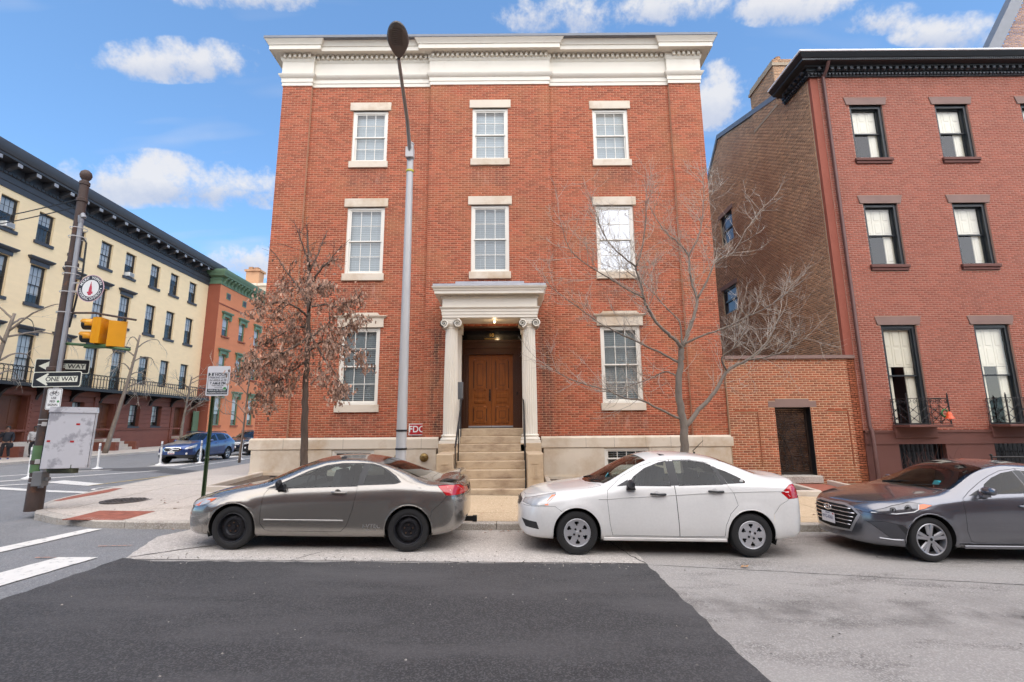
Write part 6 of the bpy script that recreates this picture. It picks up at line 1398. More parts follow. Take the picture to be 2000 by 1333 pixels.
def car(name, label, P, loc, rz):
    C = thing(name, label, 'car', loc, rz); ROOT[C.name] = Vector()
    if P.get('group'): C['group'] = P['group']
    L, HW = P['L'], P['W']
    zt, zb, ze, we, zd = (pchip(P[k]) for k in ('zt', 'zb', 'ze', 'we', 'zd')); bar = pchip(P.get('bar', [(0, .97), (.9, 1), (L-.9, 1), (L, .97)]))
    Lf, nf, Lr, nr = P['nose']
    def Wd(x):
        w = HW*bar(x)
        if x < Lf: w *= max(0, 1-((Lf-x)/Lf)**nf)**(1/nf)
        if x > L-Lr: w *= max(0, 1-((x-(L-Lr))/Lr)**nr)**(1/nr)
        return w
    xs = [Lf*(1-max(0.0, math.cos(math.pi/2*k/15))**(2/nf)) for k in range(16)]
    n = int((L-Lf-Lr)/.055); xs += [Lf+(L-Lf-Lr)*k/n for k in range(1, n)]
    xs += [L-Lr*(1-max(0.0, math.cos(math.pi/2*k/13))**(2/nr)) for k in range(13, -1, -1)]
    kd, zw = P.get('kd', .955), P.get('zw', .58); per = [2, 2, 4, 4, 3, 6, 2, 4, 4]
    wheels = P['wheels']; fl = P.get('flare', .018)
    def ring(x):
        W_ = Wd(x); b, d, e, t = zb(x), zd(x), ze(x), zt(x); wq = min(we(x), W_*.9)
        sc = min(1, (d-b)/.35)
        pts = [(W_*.70, b), (W_*.92, b+.02*sc), (W_*.975, b+.13*sc), (W_, b+(d-b)*zw), (W_*.988, b+(d-b)*.83), (W_*kd, d)]
        E = Vector((wq, e)); D = Vector((W_*kd, d)); em = E-(E-D)*min(.35, .03/max((E-D).length, .02)); T = Vector((0, t)); cr = P.get('crown', .35)
        ep = Vector((wq*.93, e+(t-e)*cr*.5)); pts += [tuple(em), tuple(ep), (wq*.55, e+(t-e)*.74), (0, t)]
        q = []; last = -1
        for y, z in pts: z = max(z, last+.003); last = z; q.append((y, z))
        return catmull(q, per)
    R0 = [ring(x) for x in xs]; m = len(R0[0]); bm = bmesh.new(); V = []
    for x, rg in zip(xs, R0):
        row = []
        for p in rg:
            y = p.x
            for (wx, wr) in wheels:
                d = math.hypot(x-wx, p.y-wr); ar = P['arch']
                if d < ar+.13 and p.y < ar+wr+.1 and y > HW*.5: y += fl*max(0, 1-abs(d-ar-.02)/.10)**2*(1 if d > ar-.06 else 0)
            row.append(bm.verts.new((x, -y, p.y)))
        V.append(row)
    for i in range(len(xs)-1):
        for j in range(m-1): 
            try: bm.faces.new((V[i][j], V[i+1][j], V[i+1][j+1], V[i][j+1]))
            except ValueError: pass
    bmesh.ops.remove_doubles(bm, verts=bm.verts[:], dist=1e-4); bm.normal_update()
    for f in bm.faces: f.smooth = True
    bmc = bm.copy(); tree = BVHTree.FromBMesh(bmc)
    def sidept(x, z, d=0.0):
        h = tree.ray_cast(Vector((x, -3, z)), Vector((0, 1, 0))); return (h[0]+h[1]*d if h[0] is not None else Vector((x, -HW, z))), (h[1] if h[0] is not None else Vector((0, -1, 0)))
    ch = {'s': (0, 2), 't': (0, 1), 'f': (1, 2)}
    def ok(f, c, ctr):
        if c == 't': return ctr.z > ze(ctr.x)-.05
        if c == 'f': return f.normal.x < -.25 and ctr.x < L*.4
        if c == 'r': return f.normal.x > .25 and ctr.x > L*.6
        return True
    def cut(poly, c):
        i, j = ch.get(c, (1, 2))
        for a, b in zip(poly, poly[1:]+poly[:1]):
            lo0, hi0, lo1, hi1 = min(a[0], b[0])-.004, max(a[0], b[0])+.004, min(a[1], b[1])-.004, max(a[1], b[1])+.004
            g = []
            for f in bm.faces:
                vs = f.verts; u = [v.co[i] for v in vs]
                if max(u) < lo0 or min(u) > hi0: continue
                w = [v.co[j] for v in vs]
                if max(w) < lo1 or min(w) > hi1: continue
                if not ok(f, c, f.calc_center_median()): continue
                g.append(f)
            if not g: continue
            no = [0, 0, 0]; no[i] = -(b[1]-a[1]); no[j] = (b[0]-a[0]); co_ = [0, 0, 0]; co_[i] = a[0]; co_[j] = a[1]
            if no[i]**2+no[j]**2 < 1e-12: continue
            es = {e for f in g for e in f.edges}; vs = {v for f in g for v in f.verts}
            bmesh.ops.bisect_plane(bm, geom=list(vs)+list(es)+g, dist=1e-4, plane_co=co_, plane_no=no)
    parts = []     # name, chart, poly, material, mode, gap
    neg = lambda poly: [(-y, z) for y, z in poly]
    for (wx, wr) in wheels: parts.append(('_arch', 's', circle(wx, wr, P['arch'], 30), None, 'x', 0))
    for q in P['parts']:
        nm, c, poly, mt, mode = q[:5]; gap = q[5] if len(q) > 5 else 0
        if c == 't': poly = [(x, -y) for x, y in poly]
        if c in 'fr': poly = [(-y, z) for y, z in poly]
        parts.append((nm, c, poly, mt, mode, gap))
    for nm, c, poly, mt, mode, gap in parts:
        cut(poly, c)
        if gap: cut(inset(poly, gap), c)
    bm.normal_update(); bm.faces.ensure_lookup_table()
    groups = {}; ins = [inset(p[2], p[5]) if p[5] else None for p in parts]
    for f in bm.faces:
        ctr = f.calc_center_median(); key = 'body'
        for k, (nm, c, poly, mt, mode, gap) in enumerate(parts):
            if not ok(f, c, ctr): continue
            i, j = ch.get(c, (1, 2)); u, v = ctr[i], ctr[j]
            if inpoly(u, v, poly):
                if gap and not inpoly(u, v, ins[k]): key = 'gap'
                else: key = k
                break
        groups.setdefault(key, []).append(f)
    def mesh_of(name_, fs, mt, both, mirror=False, push=0.0):
        idx = {}; vs = []; ns = []; F = []
        for f in fs:
            q = []
            for v in f.verts:
                if v not in idx: idx[v] = len(vs); vs.append(v.co-v.normal*push); ns.append(v.normal.copy())
                q.append(idx[v])
            F.append(q)
        fl_ = lambda v: Vector((v.x, -v.y, v.z))
        if mirror: vs = [fl_(v) for v in vs]; ns = [fl_(v) for v in ns]; F = [q[::-1] for q in F]
        if both: k = len(vs); vs = vs+[fl_(v) for v in vs]; ns = ns+[fl_(v) for v in ns]; F = F+[[i+k for i in q[::-1]] for q in F]
        me = bpy.data.meshes.new(name_); me.from_pydata(vs, [], F); me.polygons.foreach_set('use_smooth', [True]*len(me.polygons)); me.update()
        me.normals_split_custom_set_from_vertices([tuple(v) for v in ns]); me.materials.append(mt); return me
    body = link('body', mesh_of('body', groups['body'], P['paint'], True), C); owner = {}
    if 'gap' in groups: link('panel_gaps', mesh_of('panel_gaps', groups['gap'], m_gap, True, push=.008), body)['kind'] = 'stuff'
    last = {}
    for k, (nm, c, poly, mt, mode, gap) in enumerate(parts):
        if k not in groups or mode == 'x': continue
        sub = nm.startswith('>'); nm_ = nm.lstrip('>')
        if mode == 'c':
            o = link(nm_, mesh_of(nm_, groups[k], mt, True), last.get('c', C) if sub else C)
            if not sub: last = {'c': o, -1: o, 1: o}
        else:
            cur = {}
            for s in (-1, 1):
                o = link(nm_, mesh_of(nm_, groups[k], mt, False, mirror=(s > 0)), last.get(s, C) if sub else C); cur[s] = o
            if not sub: last = cur
    # wheel housings, lips, underbody
    for (wx, wr) in wheels:
        for s in (-1, 1):
            hs = MB(); lip = MB()
            yo, yi = s*(HW-.035), s*(HW-.36); r = P['arch']+.012; N = 20; A = [math.pi*(-.12)+math.pi*1.24*k/N for k in range(N+1)]
            vs = [(wx+r*math.cos(a), yo, wr+r*math.sin(a)) for a in A]+[(wx+r*math.cos(a), yi, wr+r*math.sin(a)) for a in A]
            hs.add(vs, [(k, k+1, N+2+k, N+1+k) for k in range(N)]+[tuple(range(N+1, 2*N+2))])
            pts = []
            for k in range(31):
                a = math.pi*(-.13)+math.pi*1.26*k/30; x, z = wx+P['arch']*math.cos(a), wr+P['arch']*math.sin(a)
                if z < zb(x)+.02: continue
                p, _ = sidept(x+.01*math.cos(a), z+.01*math.sin(a)); pts.append((x, s*(-p.y)-s*.002 if False else s*abs(p.y)-s*.006, z))
            if len(pts) > 3: lip.tube(pts, .011, 6)
            hs.build('wheel_housing', m_gap, C); lip.build('arch_lip', P.get('lip', P['paint']), C, smooth=True)
    ub = MB(); N = 20; xx = [.25+(L-.5)*k/N for k in range(N+1)]
    ub.add([(x, s*Wd(x)*.72, zb(x)+.01) for x in xx for s in (-1, 1)], [(2*k, 2*k+1, 2*k+3, 2*k+2) for k in range(N)]); ub.build('underbody', m_gap, C)
    for (wx, wr) in wheels:
        for s in (-1, 1): make_wheel(C, wx, s*(HW-.115), wr, .2, P['rim'], s, P['rim_r'])
    # cabin
    c0, c1, cb = P['cabin']
    t = MB(); t.cham(c0, c1, -HW*.86, HW*.86, .28, cb-.06, .03); t.build('cabin_tub', m_cabin, C)
    t = MB(); t.prism([(c0-.05, cb-.06), (c0+.5, cb-.06), (c0+.46, cb+.02), (c0+.2, cb+.05), (c0-.1, cb)], -HW*.82, HW*.82, 'xz'); t.v = [(x, y, z) for x, y, z in t.v]; t.build('dashboard', m_cabin, C)
    t = MB(); t.tube([(c0+.62+.03*math.sin(a), -.36+.18*math.cos(a), cb+.02+.17*math.sin(a)) for a in [2*math.pi*k/18 for k in range(19)]], .014, 6, cap=False); t.build('steering_wheel', m_cabin, C)
    for (sx, sp) in P['seats']:
        for s in (-.36, .36):
            t = MB(); hh = sp
            prof = [(0, 0), (.10, 0), (.17, .40), (.15, .52), (.09, .53), (.05, .40)]
            for (y0, y1, k) in ((-.22, .22, 1),): t.prism([(sx+a, cb-.22+b+hh) for a, b in prof], s+y0, s+y1)
            t.prism([(sx+.10, cb+.335+hh), (sx+.18, cb+.33+hh), (sx+.20, cb+.50+hh), (sx+.13, cb+.51+hh)], s-.12, s+.12); t.build('seat', m_seat, C)
    # mirrors
    mx, mz, mw, mm = P['mirror']
    for s in (-1, 1):
        p, _ = sidept(mx, mz); y = abs(p.y)
        t = MB(); N = 14; vs = []
        for k, (u, r) in enumerate(((0, .2), (.02, .8), (.06, 1.0), (.12, .98), (.17, .85), (.2, .55))):
            for i in range(N):
                a = 2*math.pi*i/N; vs.append((mx-.07+.055*(1+.8*math.cos(a)*r)+.02*u/.2, s*(y+.02+u*mw), mz+.065+.062*r*math.sin(a)))
        t.add(vs, [(k*N+i, k*N+(i+1) % N, (k+1)*N+(i+1) % N, (k+1)*N+i) for k in range(5) for i in range(N)]+[tuple(range(N)), tuple(5*N+i for i in range(N))])
        t.prism([(mx-.06, mz-.03), (mx+.08, mz-.03), (mx+.05, mz+.05), (mx-.03, mz+.05)], s*(y-.03), s*(y+.07)); t.build('side_mirror', mm, C, smooth=50)
    # handles
    for (hx, hz, hm) in P['handles']:
        for s in (-1, 1):
            p0, n0 = sidept(hx, hz); y = abs(p0.y)
            t = MB(); t.tube([(hx-.11, s*(y+.002), hz+.004), (hx-.095, s*(y+.03), hz+.004), (hx, s*(y+.038), hz), (hx+.09, s*(y+.032), hz+.002), (hx+.115, s*(y+.004), hz)], [.013, .017, .015, .018, .014], 8); t.build('door_handle', hm, C, smooth=50)
            t = MB(); t.lathe([(0, s*(y+.004)), (.048, s*(y+.0035))], (hx-.02, 0, hz), 16, 'y', cap=False); t.build('handle_recess', P['paint'], C)
    bm.free(); bmc.free()
    C['_sp'] = 0; del C['_sp']
    return C, sidept, zt, ze, we, Wd
# ---------------------------------------------------------------- grey coupe
p_coupe = paint_mat('warm_grey_metallic', (.30, .28, .255), .8, .24)
def shield(x0, x1, we, inset_=.05, bow=.12, n=7, top_bow=.04, k=1):
    """windscreen polygon in plan: bowed lower edge at x0, header at x1"""
    pts = [(x0, -.02)]
    for i in range(1, 5): t = i/4; pts.append((x0+k*bow*t*t, (we(x0+k*bow)-inset_)*t))
    for i in range(1, n): t = i/n; x = x0+k*bow+(x1-k*top_bow*-1*0-x0-k*bow)*t; pts.append((x, we(x)-inset_))
    pts.append((x1+k*top_bow*0, we(x1)-inset_)); pts.append((x1-k*top_bow, 0.3*(we(x1)-inset_))); pts.append((x1-k*top_bow, -.02)); return pts
cv = dict(L=4.44, W=.875, nose=(.62, 2.5, .42, 2.7), wheels=[(.93, .315), (3.58, .315)], arch=.362, rim='steel', rim_r=.215, paint=p_coupe, zw=.60, kd=.935,
    zt=[(0, .55), (.05, .635), (.16, .715), (.4, .80), (.8, .885), (1.1, .945), (1.35, 1.06), (1.7, 1.215), (2.0, 1.315), (2.3, 1.36), (2.6, 1.365), (2.9, 1.335), (3.2, 1.265), (3.5, 1.165), (3.8, 1.065), (3.95, 1.035), (4.2, 1.04), (4.32, 1.03), (4.38, .97), (4.44, .78)],
    zb=[(0, .38), (.05, .28), (.2, .21), (.5, .185), (2.2, .175), (3.8, .2), (4.15, .25), (4.36, .34), (4.44, .46)],
    ze=[(0, .53), (.1, .625), (.3, .715), (.6, .80), (.9, .86), (1.2, .905), (1.35, .935), (1.6, 1.04), (1.9, 1.175), (2.2, 1.27), (2.5, 1.305), (2.8, 1.295), (3.1, 1.235), (3.4, 1.14), (3.7, 1.04), (3.9, 1.0), (4.2, .995), (4.35, .94), (4.44, .74)],
    we=[(0, .45), (.3, .66), (.8, .73), (1.2, .755), (1.35, .755), (1.7, .68), (2.0, .61), (2.3, .575), (2.7, .565), (3.1, .59), (3.5, .645), (3.8, .69), (4.2, .68), (4.44, .5)],
    zd=[(0, .50), (.3, .635), (.8, .745), (1.35, .84), (1.7, .88), (2.8, .93), (3.4, .955), (3.8, .935), (4.2, .915), (4.44, .69)],
    cabin=(1.25, 3.3, .88), seats=[(2.25, -.04), (3.0, -.20)], mirror=(1.60, .90, .75, m_trimk), handles=[(2.50, .845, p_coupe)])
wec = pchip(cv['we'])
cv['parts'] = [
    ('quarter_window', 's', [(2.89, 1.245), (3.03, 1.212), (3.17, 1.152), (3.30, 1.075), (3.40, 1.0), (3.33, .985), (2.85, .962)], gl_tint, 's'),
    ('pillar_trim', 's', [(2.795, 1.262), (2.915, 1.262), (3.05, 1.228), (3.19, 1.168), (3.33, 1.085), (3.43, .998), (3.34, .97), (2.86, .947), (2.76, .942)], m_trimk, 's'),
    ('window', 's', [(1.535, .915), (1.72, 1.012), (1.95, 1.12), (2.2, 1.205), (2.45, 1.243), (2.785, 1.25), (2.755, .945), (2.4, .93), (1.8, .905)], gl_side, 's'),
    ('>window_trim', 's', [(1.36, .882), (1.55, .955), (1.72, 1.035), (1.95, 1.145), (2.2, 1.228), (2.45, 1.263), (2.8, 1.268), (2.765, .93), (2.4, .917), (1.8, .893)], m_trimk, 's'),
    ('headlight', 's', [(.10, .60), (.20, .665), (.42, .735), (.66, .745), (.60, .70), (.48, .645), (.30, .60)], m_lampc, 's', .004),
    ('tail_light', 's', [(3.99, .955), (4.12, .968), (4.31, .962), (4.405, .905), (4.425, .83), (4.38, .812), (4.14, .812)], m_redl, 's', .004),
    ('door', 's', [(1.40, .875), (1.355, .80), (1.34, .55), (1.35, .38), (1.42, .29), (1.5, .272), (2.56, .272), (2.65, .36), (2.73, .6), (2.765, .8), (2.772, .935), (2.3, .917), (1.8, .895)], p_coupe, 's', .005),
    ('front_bumper', 's', [(-.05, .05), (-.05, .57), (.12, .595), (.32, .592), (.50, .638), (.575, .60), (.62, .05)], p_coupe, 'c', .004),
    ('rear_bumper', 's', [(4.6, .05), (4.6, .80), (4.38, .80), (4.14, .80), (4.03, .68), (3.93, .60), (3.90, .45), (3.95, .05)], p_coupe, 'c', .004),
    ('hood', 't', [(.13, -.02), (.16, .3), (.28, .54), (.55, .66), (.9, .71), (1.30, .735), (1.20, .5), (1.12, .25), (1.10, -.02)], p_coupe, 'c', .005),
    ('windscreen', 't', shield(1.14, 2.0, wec, .045, .20), gl_shield, 'c'),
    ('rear_window', 't', [(2.98, -.02), (3.0, .3), (3.08, wec(3.1)-.07), (3.4, wec(3.4)-.06), (3.66, wec(3.66)-.05), (3.74, .4), (3.76, -.02)], gl_tint, 'c'),
    ('trunk_lid', 't', [(3.86, -.02), (3.85, .5), (3.9, .62), (4.3, .62), (4.5, .60), (4.5, -.02)], p_coupe, 'c', .005),
    ('fuel_door', 's', circle(3.71, .86, .068, 18), p_coupe, 's', .004),
]
CXX = -4.25+.02
coupe, sp, czt, cze, cwe, cW = car('parked_coupe', 'warm grey two door coupe with black steel wheels parked at the kerb', cv, (CXX-.95, 8.38, gz(CXX-.95)+.012), 0)
coupe.rotation_euler = (0, R(1.15), R(.4))
def side_quad(parent, name, sp, poly, m, d=.003):
    t = MB(); pts = [sp(x, z, d)[0] for x, z in poly]; t.add([tuple(p) for p in pts], [tuple(range(len(pts)))]); return t.build(name, m, parent)
for s in (0,):
    side_quad(coupe, 'turn_signal', sp, [(.27, .615), (.36, .66), (.50, .715), (.63, .735), (.57, .69), (.46, .645), (.36, .615)], m_amber, .004)
    side_quad(coupe, 'reverse_lamp', sp, [(4.14, .935), (4.29, .94), (4.345, .89), (4.19, .885)], m_wlens, .004)
t = MB(); N = 16
vs = []
for k in range(N+1):
    y = -.66+1.32*k/N; q = 1-abs(y/.66)**4; z0 = 1.02+.055*q; xb = 4.16
    vs += [(xb-.16, y, z0+.0), (xb-.05, y, z0+.035), (xb+.12, y, z0+.055*q+.02), (xb+.14, y, z0+.04*q+.012), (xb-.02, y, z0-.005)]
t.add(vs, [(k*5+j, k*5+5+j, k*5+5+(j+1) % 5, k*5+(j+1) % 5) for k in range(N) for j in range(5)]+[(0, 1, 2, 3, 4), tuple(N*5+j for j in range(5))]); t.build('spoiler', p_coupe, coupe, smooth=40)
t = MB(); t.box(4.30, 4.52, -.04, .04, .30, .37); t.box(4.49, 4.56, -.05, .05, .29, .38); t.box(3.95, 4.32, -.03, .03, .24, .30); t.build('tow_hitch', m_gap, coupe)
t = MB(); t.cham(1.40, 2.60, -.884, -.868, .425, .452, .008); t.build('side_moulding', mat('satin_moulding', (.30, .29, .28), .25, .6, var=.02), coupe)
m_decal = mat('faded_decal', (.30, .29, .285), .5, .2, var=.05)
text_mesh('decal', 'i-VTEC', .085, m_decal, coupe, (3.03, sp(3.03, .36)[0].y-.004, .365), (R(90), 0, 0), extrude=.0006, sx=1.1); text_mesh('decal', 'DOHC', .035, m_decal, coupe, (3.03, sp(3.03, .31)[0].y-.004, .31), (R(90), 0, 0), extrude=.0006, sx=1.6)
# ---------------------------------------------------------------- white sedan
p_white = paint_mat('white_paint', (.70, .69, .67), 0.0, .35)
fo = dict(L=4.445, W=.862, nose=(.50, 2.7, .40, 2.8), wheels=[(.89, .315), (3.504, .315)], arch=.367, rim='cover', rim_r=.200, paint=p_white, zw=.60, kd=.95,
    zt=[(0, .62), (.04, .72), (.10, .785), (.3, .86), (.6, .915), (.9, .955), (1.1, .985), (1.35, 1.11), (1.65, 1.275), (1.95, 1.41), (2.2, 1.468), (2.5, 1.485), (2.9, 1.465), (3.2, 1.42), (3.45, 1.335), (3.7, 1.235), (3.86, 1.185), (4.1, 1.18), (4.25, 1.165), (4.34, 1.11), (4.40, .92), (4.445, .72)],
    zb=[(0, .36), (.05, .27), (.2, .215), (.5, .20), (2.2, .20), (3.8, .215), (4.15, .26), (4.36, .33), (4.445, .45)],
    ze=[(0, .60), (.1, .73), (.3, .82), (.6, .885), (.9, .925), (1.15, .955), (1.35, 1.01), (1.6, 1.135), (1.9, 1.295), (2.15, 1.385), (2.4, 1.42), (2.7, 1.425), (3.0, 1.39), (3.25, 1.335), (3.5, 1.245), (3.75, 1.16), (3.95, 1.13), (4.2, 1.115), (4.33, 1.04), (4.40, .88), (4.445, .69)],
    we=[(0, .4), (.3, .64), (.8, .71), (1.2, .735), (1.35, .73), (1.7, .66), (2.0, .60), (2.4, .575), (2.8, .575), (3.1, .59), (3.5, .64), (3.8, .68), (4.2, .68), (4.445, .5)],
    zd=[(0, .57), (.3, .72), (.8, .82), (1.35, .90), (1.7, .955), (2.8, 1.0), (3.4, 1.03), (3.8, 1.03), (4.2, 1.01), (4.36, .88), (4.445, .64)],
    cabin=(1.3, 3.4, .95), seats=[(2.15, 0), (2.95, -.10)], mirror=(1.70, .975, 1.05, m_trimk), handles=[(2.12, .885, m_trimk), (3.0, .935, m_trimk)])
wef = pchip(fo['we'])
fo['parts'] = [
    ('window', 's', [(1.68, 1.005), (1.80, 1.125), (1.98, 1.24), (2.2, 1.325), (2.31, 1.352), (2.325, 1.015)], gl_side, 's'),
    ('rear_door_window', 's', [(2.44, 1.36), (2.7, 1.365), (2.93, 1.335), (3.01, 1.30), (3.115, 1.045), (2.46, 1.022)], gl_side, 's'),
    ('quarter_window', 's', [(3.09, 1.27), (3.22, 1.225), (3.38, 1.15), (3.48, 1.09), (3.47, 1.06), (3.2, 1.045)], gl_tint, 's'),
    ('pillar_trim', 's', [(2.32, 1.358), (2.44, 1.364), (2.455, 1.012), (2.33, 1.006)], m_trimk, 's'),
    ('>window_seal', 's', [(1.655, .995), (1.785, 1.132), (1.97, 1.252), (2.2, 1.340), (2.33, 1.368), (2.335, .998)], m_trimk, 's'),
    ('>window_seal', 's', [(2.43, 1.376), (2.7, 1.381), (2.94, 1.348), (3.02, 1.312), (3.13, 1.032), (2.45, 1.004)], m_trimk, 's'),
    ('>pillar_trim', 's', [(3.01, 1.305), (3.09, 1.277), (3.20, 1.04), (3.125, 1.036)], m_trimk, 's'),
    ('>mirror_triangle', 's', [(1.50, .985), (1.69, 1.085), (1.68, 1.0)], m_trimk, 's'),
    ('headlight', 's', [(.07, .70), (.12, .765), (.30, .815), (.58, .875), (.575, .84), (.49, .765), (.42, .695), (.2, .68)], m_lampc, 's', .004),
    ('bumper_insert', 's', [(.06, .47), (.28, .455), (.32, .35), (.12, .365)], m_trimk, 's'),
    ('grille', 'f', [(-.02, .625), (.34, .635), (.43, .69), (.38, .735), (-.02, .745)], m_trimk, 'c'),
    ('tail_light', 's', [(3.99, .93), (4.15, 1.045), (4.25, 1.055), (4.33, .93), (4.345, .85), (4.09, .84)], m_redl, 's', .004),
    ('door', 's', [(1.36, .93), (1.345, .8), (1.38, .45), (1.42, .285), (2.43, .275), (2.40, .7), (2.385, 1.0), (2.375, 1.385), (2.15, 1.36), (1.9, 1.28), (1.6, 1.125)], p_white, 's', .005),
    ('rear_door', 's', [(2.385, 1.0), (2.40, .7), (2.43, .275), (3.10, .285), (3.12, .45), (3.20, .62), (3.32, .74), (3.27, .92), (3.19, 1.03), (3.04, 1.335), (2.93, 1.36), (2.7, 1.39), (2.375, 1.385)], p_white, 's', .005),
    ('front_bumper', 's', [(-.05, .05), (-.05, .665), (.10, .668), (.42, .685), (.56, .69), (.66, .62), (.62, .05)], p_white, 'c', .004),
    ('rear_bumper', 's', [(4.6, .05), (4.6, .85), (4.325, .855), (4.12, .85), (3.95, .75), (3.85, .62), (3.83, .05)], p_white, 'c', .004),
    ('hood', 't', [(.10, -.02), (.13, .3), (.26, .52), (.5, .63), (.9, .69), (1.28, .715), (1.14, .45), (1.08, .2), (1.06, -.02)], p_white, 'c', .005),
    ('windscreen', 't', shield(1.10, 2.02, wef, .045, .22), gl_shield, 'c'),
    ('rear_window', 't', [(3.12, -.02), (3.14, .3), (3.2, wef(3.2)-.07), (3.5, wef(3.5)-.06), (3.72, wef(3.72)-.06), (3.80, .4), (3.82, -.02)], gl_tint, 'c'),
    ('trunk_lid', 't', [(3.90, -.02), (3.89, .5), (3.93, .62), (4.2, .62), (4.5, .6), (4.5, -.02)], p_white, 'c', .005),
]
sedan, sp2, fzt, fze, fwe, fW = car('parked_sedan', 'white four door sedan with silver wheel covers and dark mirrors', fo, (.06, 8.36, gz(.06)+.012), 0)
sedan.rotation_euler = (0, R(1.15), 0)
side_quad(sedan, 'turn_signal', sp2, [(.40, .70), (.455, .70), (.51, .775), (.575, .845), (.52, .84), (.45, .77)], m_amber, .004)
side_quad(sedan, 'tail_lamp_glass', sp2, [(4.12, .875), (4.31, .88), (4.31, .905), (4.09, .91)], m_wlens, .004); side_quad(sedan, 'tail_lamp_glass', sp2, [(4.05, .935), (4.17, 1.025), (4.20, 1.025), (4.11, .935)], m_wlens, .004)
cl = MB(); pts = [sp2(x, z, .002)[0] for x, z in ((1.22, .80), (1.36, .805), (1.7, .835), (2.2, .865), (2.8, .905), (3.3, .93), (3.7, .945), (4.05, .95))]; cl.tube([tuple(p) for p in pts], .006, 5); cl.build('waist_crease', mat('crease_shadow_paint', (.45, .445, .43), .35, var=0), sedan)
t = MB()
for z in (.665, .70): t.tube([(.02, y, z) for y in (-.3, 0, .3)], .008, 5)
t.build('grille_bar', m_chrome, sedan)
t = MB(); t.tube([(3.02, 0, 1.46), (2.99, 0, 1.49), (3.18, 0, 1.67)], [.02, .008, .004], 6); t.build('antenna', m_gap, sedan)
t = MB(); t.lathe([(0, 0), (.028, 0)], (0, 0, 0), 14, 'y', cap=False); q = sp2(3.42, 1.085, .004)[0]; t.v = [(x+q.x, y+q.y, z+q.z) for x, y, z in t.v]; t.build('window_sticker', m_white, sedan)
sill = MB(); sill.cham(1.28, 3.12, -.868, -.845, .215, .262, .01); sill.build('sill_panel', mat('dirty_white_paint', (.55, .53, .5), .5, var=.15, scale=5), sedan)
# ---------------------------------------------------------------- dark grey sedan with chrome grille
p_dark = paint_mat('blue_grey_metallic', (.17, .172, .192), .8, .22)
hy = dict(L=4.57, W=.90, nose=(.72, 2.3, .5, 2.6), wheels=[(.90, .317), (3.60, .317)], arch=.365, rim='alloy', rim_r=.222, paint=p_dark, zw=.60, kd=.95, crown=.4,
    zt=[(0, .66), (.03, .725), (.10, .775), (.3, .84), (.6, .90), (.9, .945), (1.15, .98), (1.4, 1.09), (1.75, 1.26), (2.0, 1.36), (2.3, 1.42), (2.6, 1.435), (2.9, 1.42), (3.2, 1.37), (3.5, 1.27), (3.8, 1.15), (4.0, 1.09), (4.3, 1.06), (4.45, .98), (4.57, .72)],
    zb=[(0, .22), (.05, .20), (.2, .18), (.5, .175), (2.2, .18), (3.8, .2), (4.3, .26), (4.57, .42)],
    ze=[(0, .63), (.1, .70), (.3, .79), (.6, .86), (.9, .905), (1.2, .945), (1.4, .985), (1.65, 1.09), (1.95, 1.235), (2.25, 1.335), (2.5, 1.37), (2.8, 1.365), (3.1, 1.32), (3.4, 1.23), (3.7, 1.13), (4.0, 1.04), (4.3, 1.0), (4.45, .92), (4.57, .68)],
    we=[(0, .40), (.15, .52), (.3, .62), (.8, .72), (1.2, .76), (1.4, .76), (1.7, .69), (2.0, .625), (2.4, .59), (2.8, .59), (3.2, .62), (3.6, .67), (4.0, .70), (4.3, .68), (4.57, .5)],
    zd=[(0, .60), (.3, .71), (.8, .80), (1.4, .88), (1.8, .92), (2.8, .965), (3.4, .99), (3.9, .97), (4.3, .93), (4.57, .62)],
    cabin=(1.35, 3.5, .92), seats=[(2.3, -.02), (3.05, -.12)], mirror=(1.78, .955, 1.0, p_dark), handles=[(2.38, .80, p_dark), (3.3, .83, p_dark)])
weh = pchip(hy['we'])
gr = [(-.02, .735), (.30, .735), (.44, .70), (.545, .60), (.40, .325), (-.02, .30)]
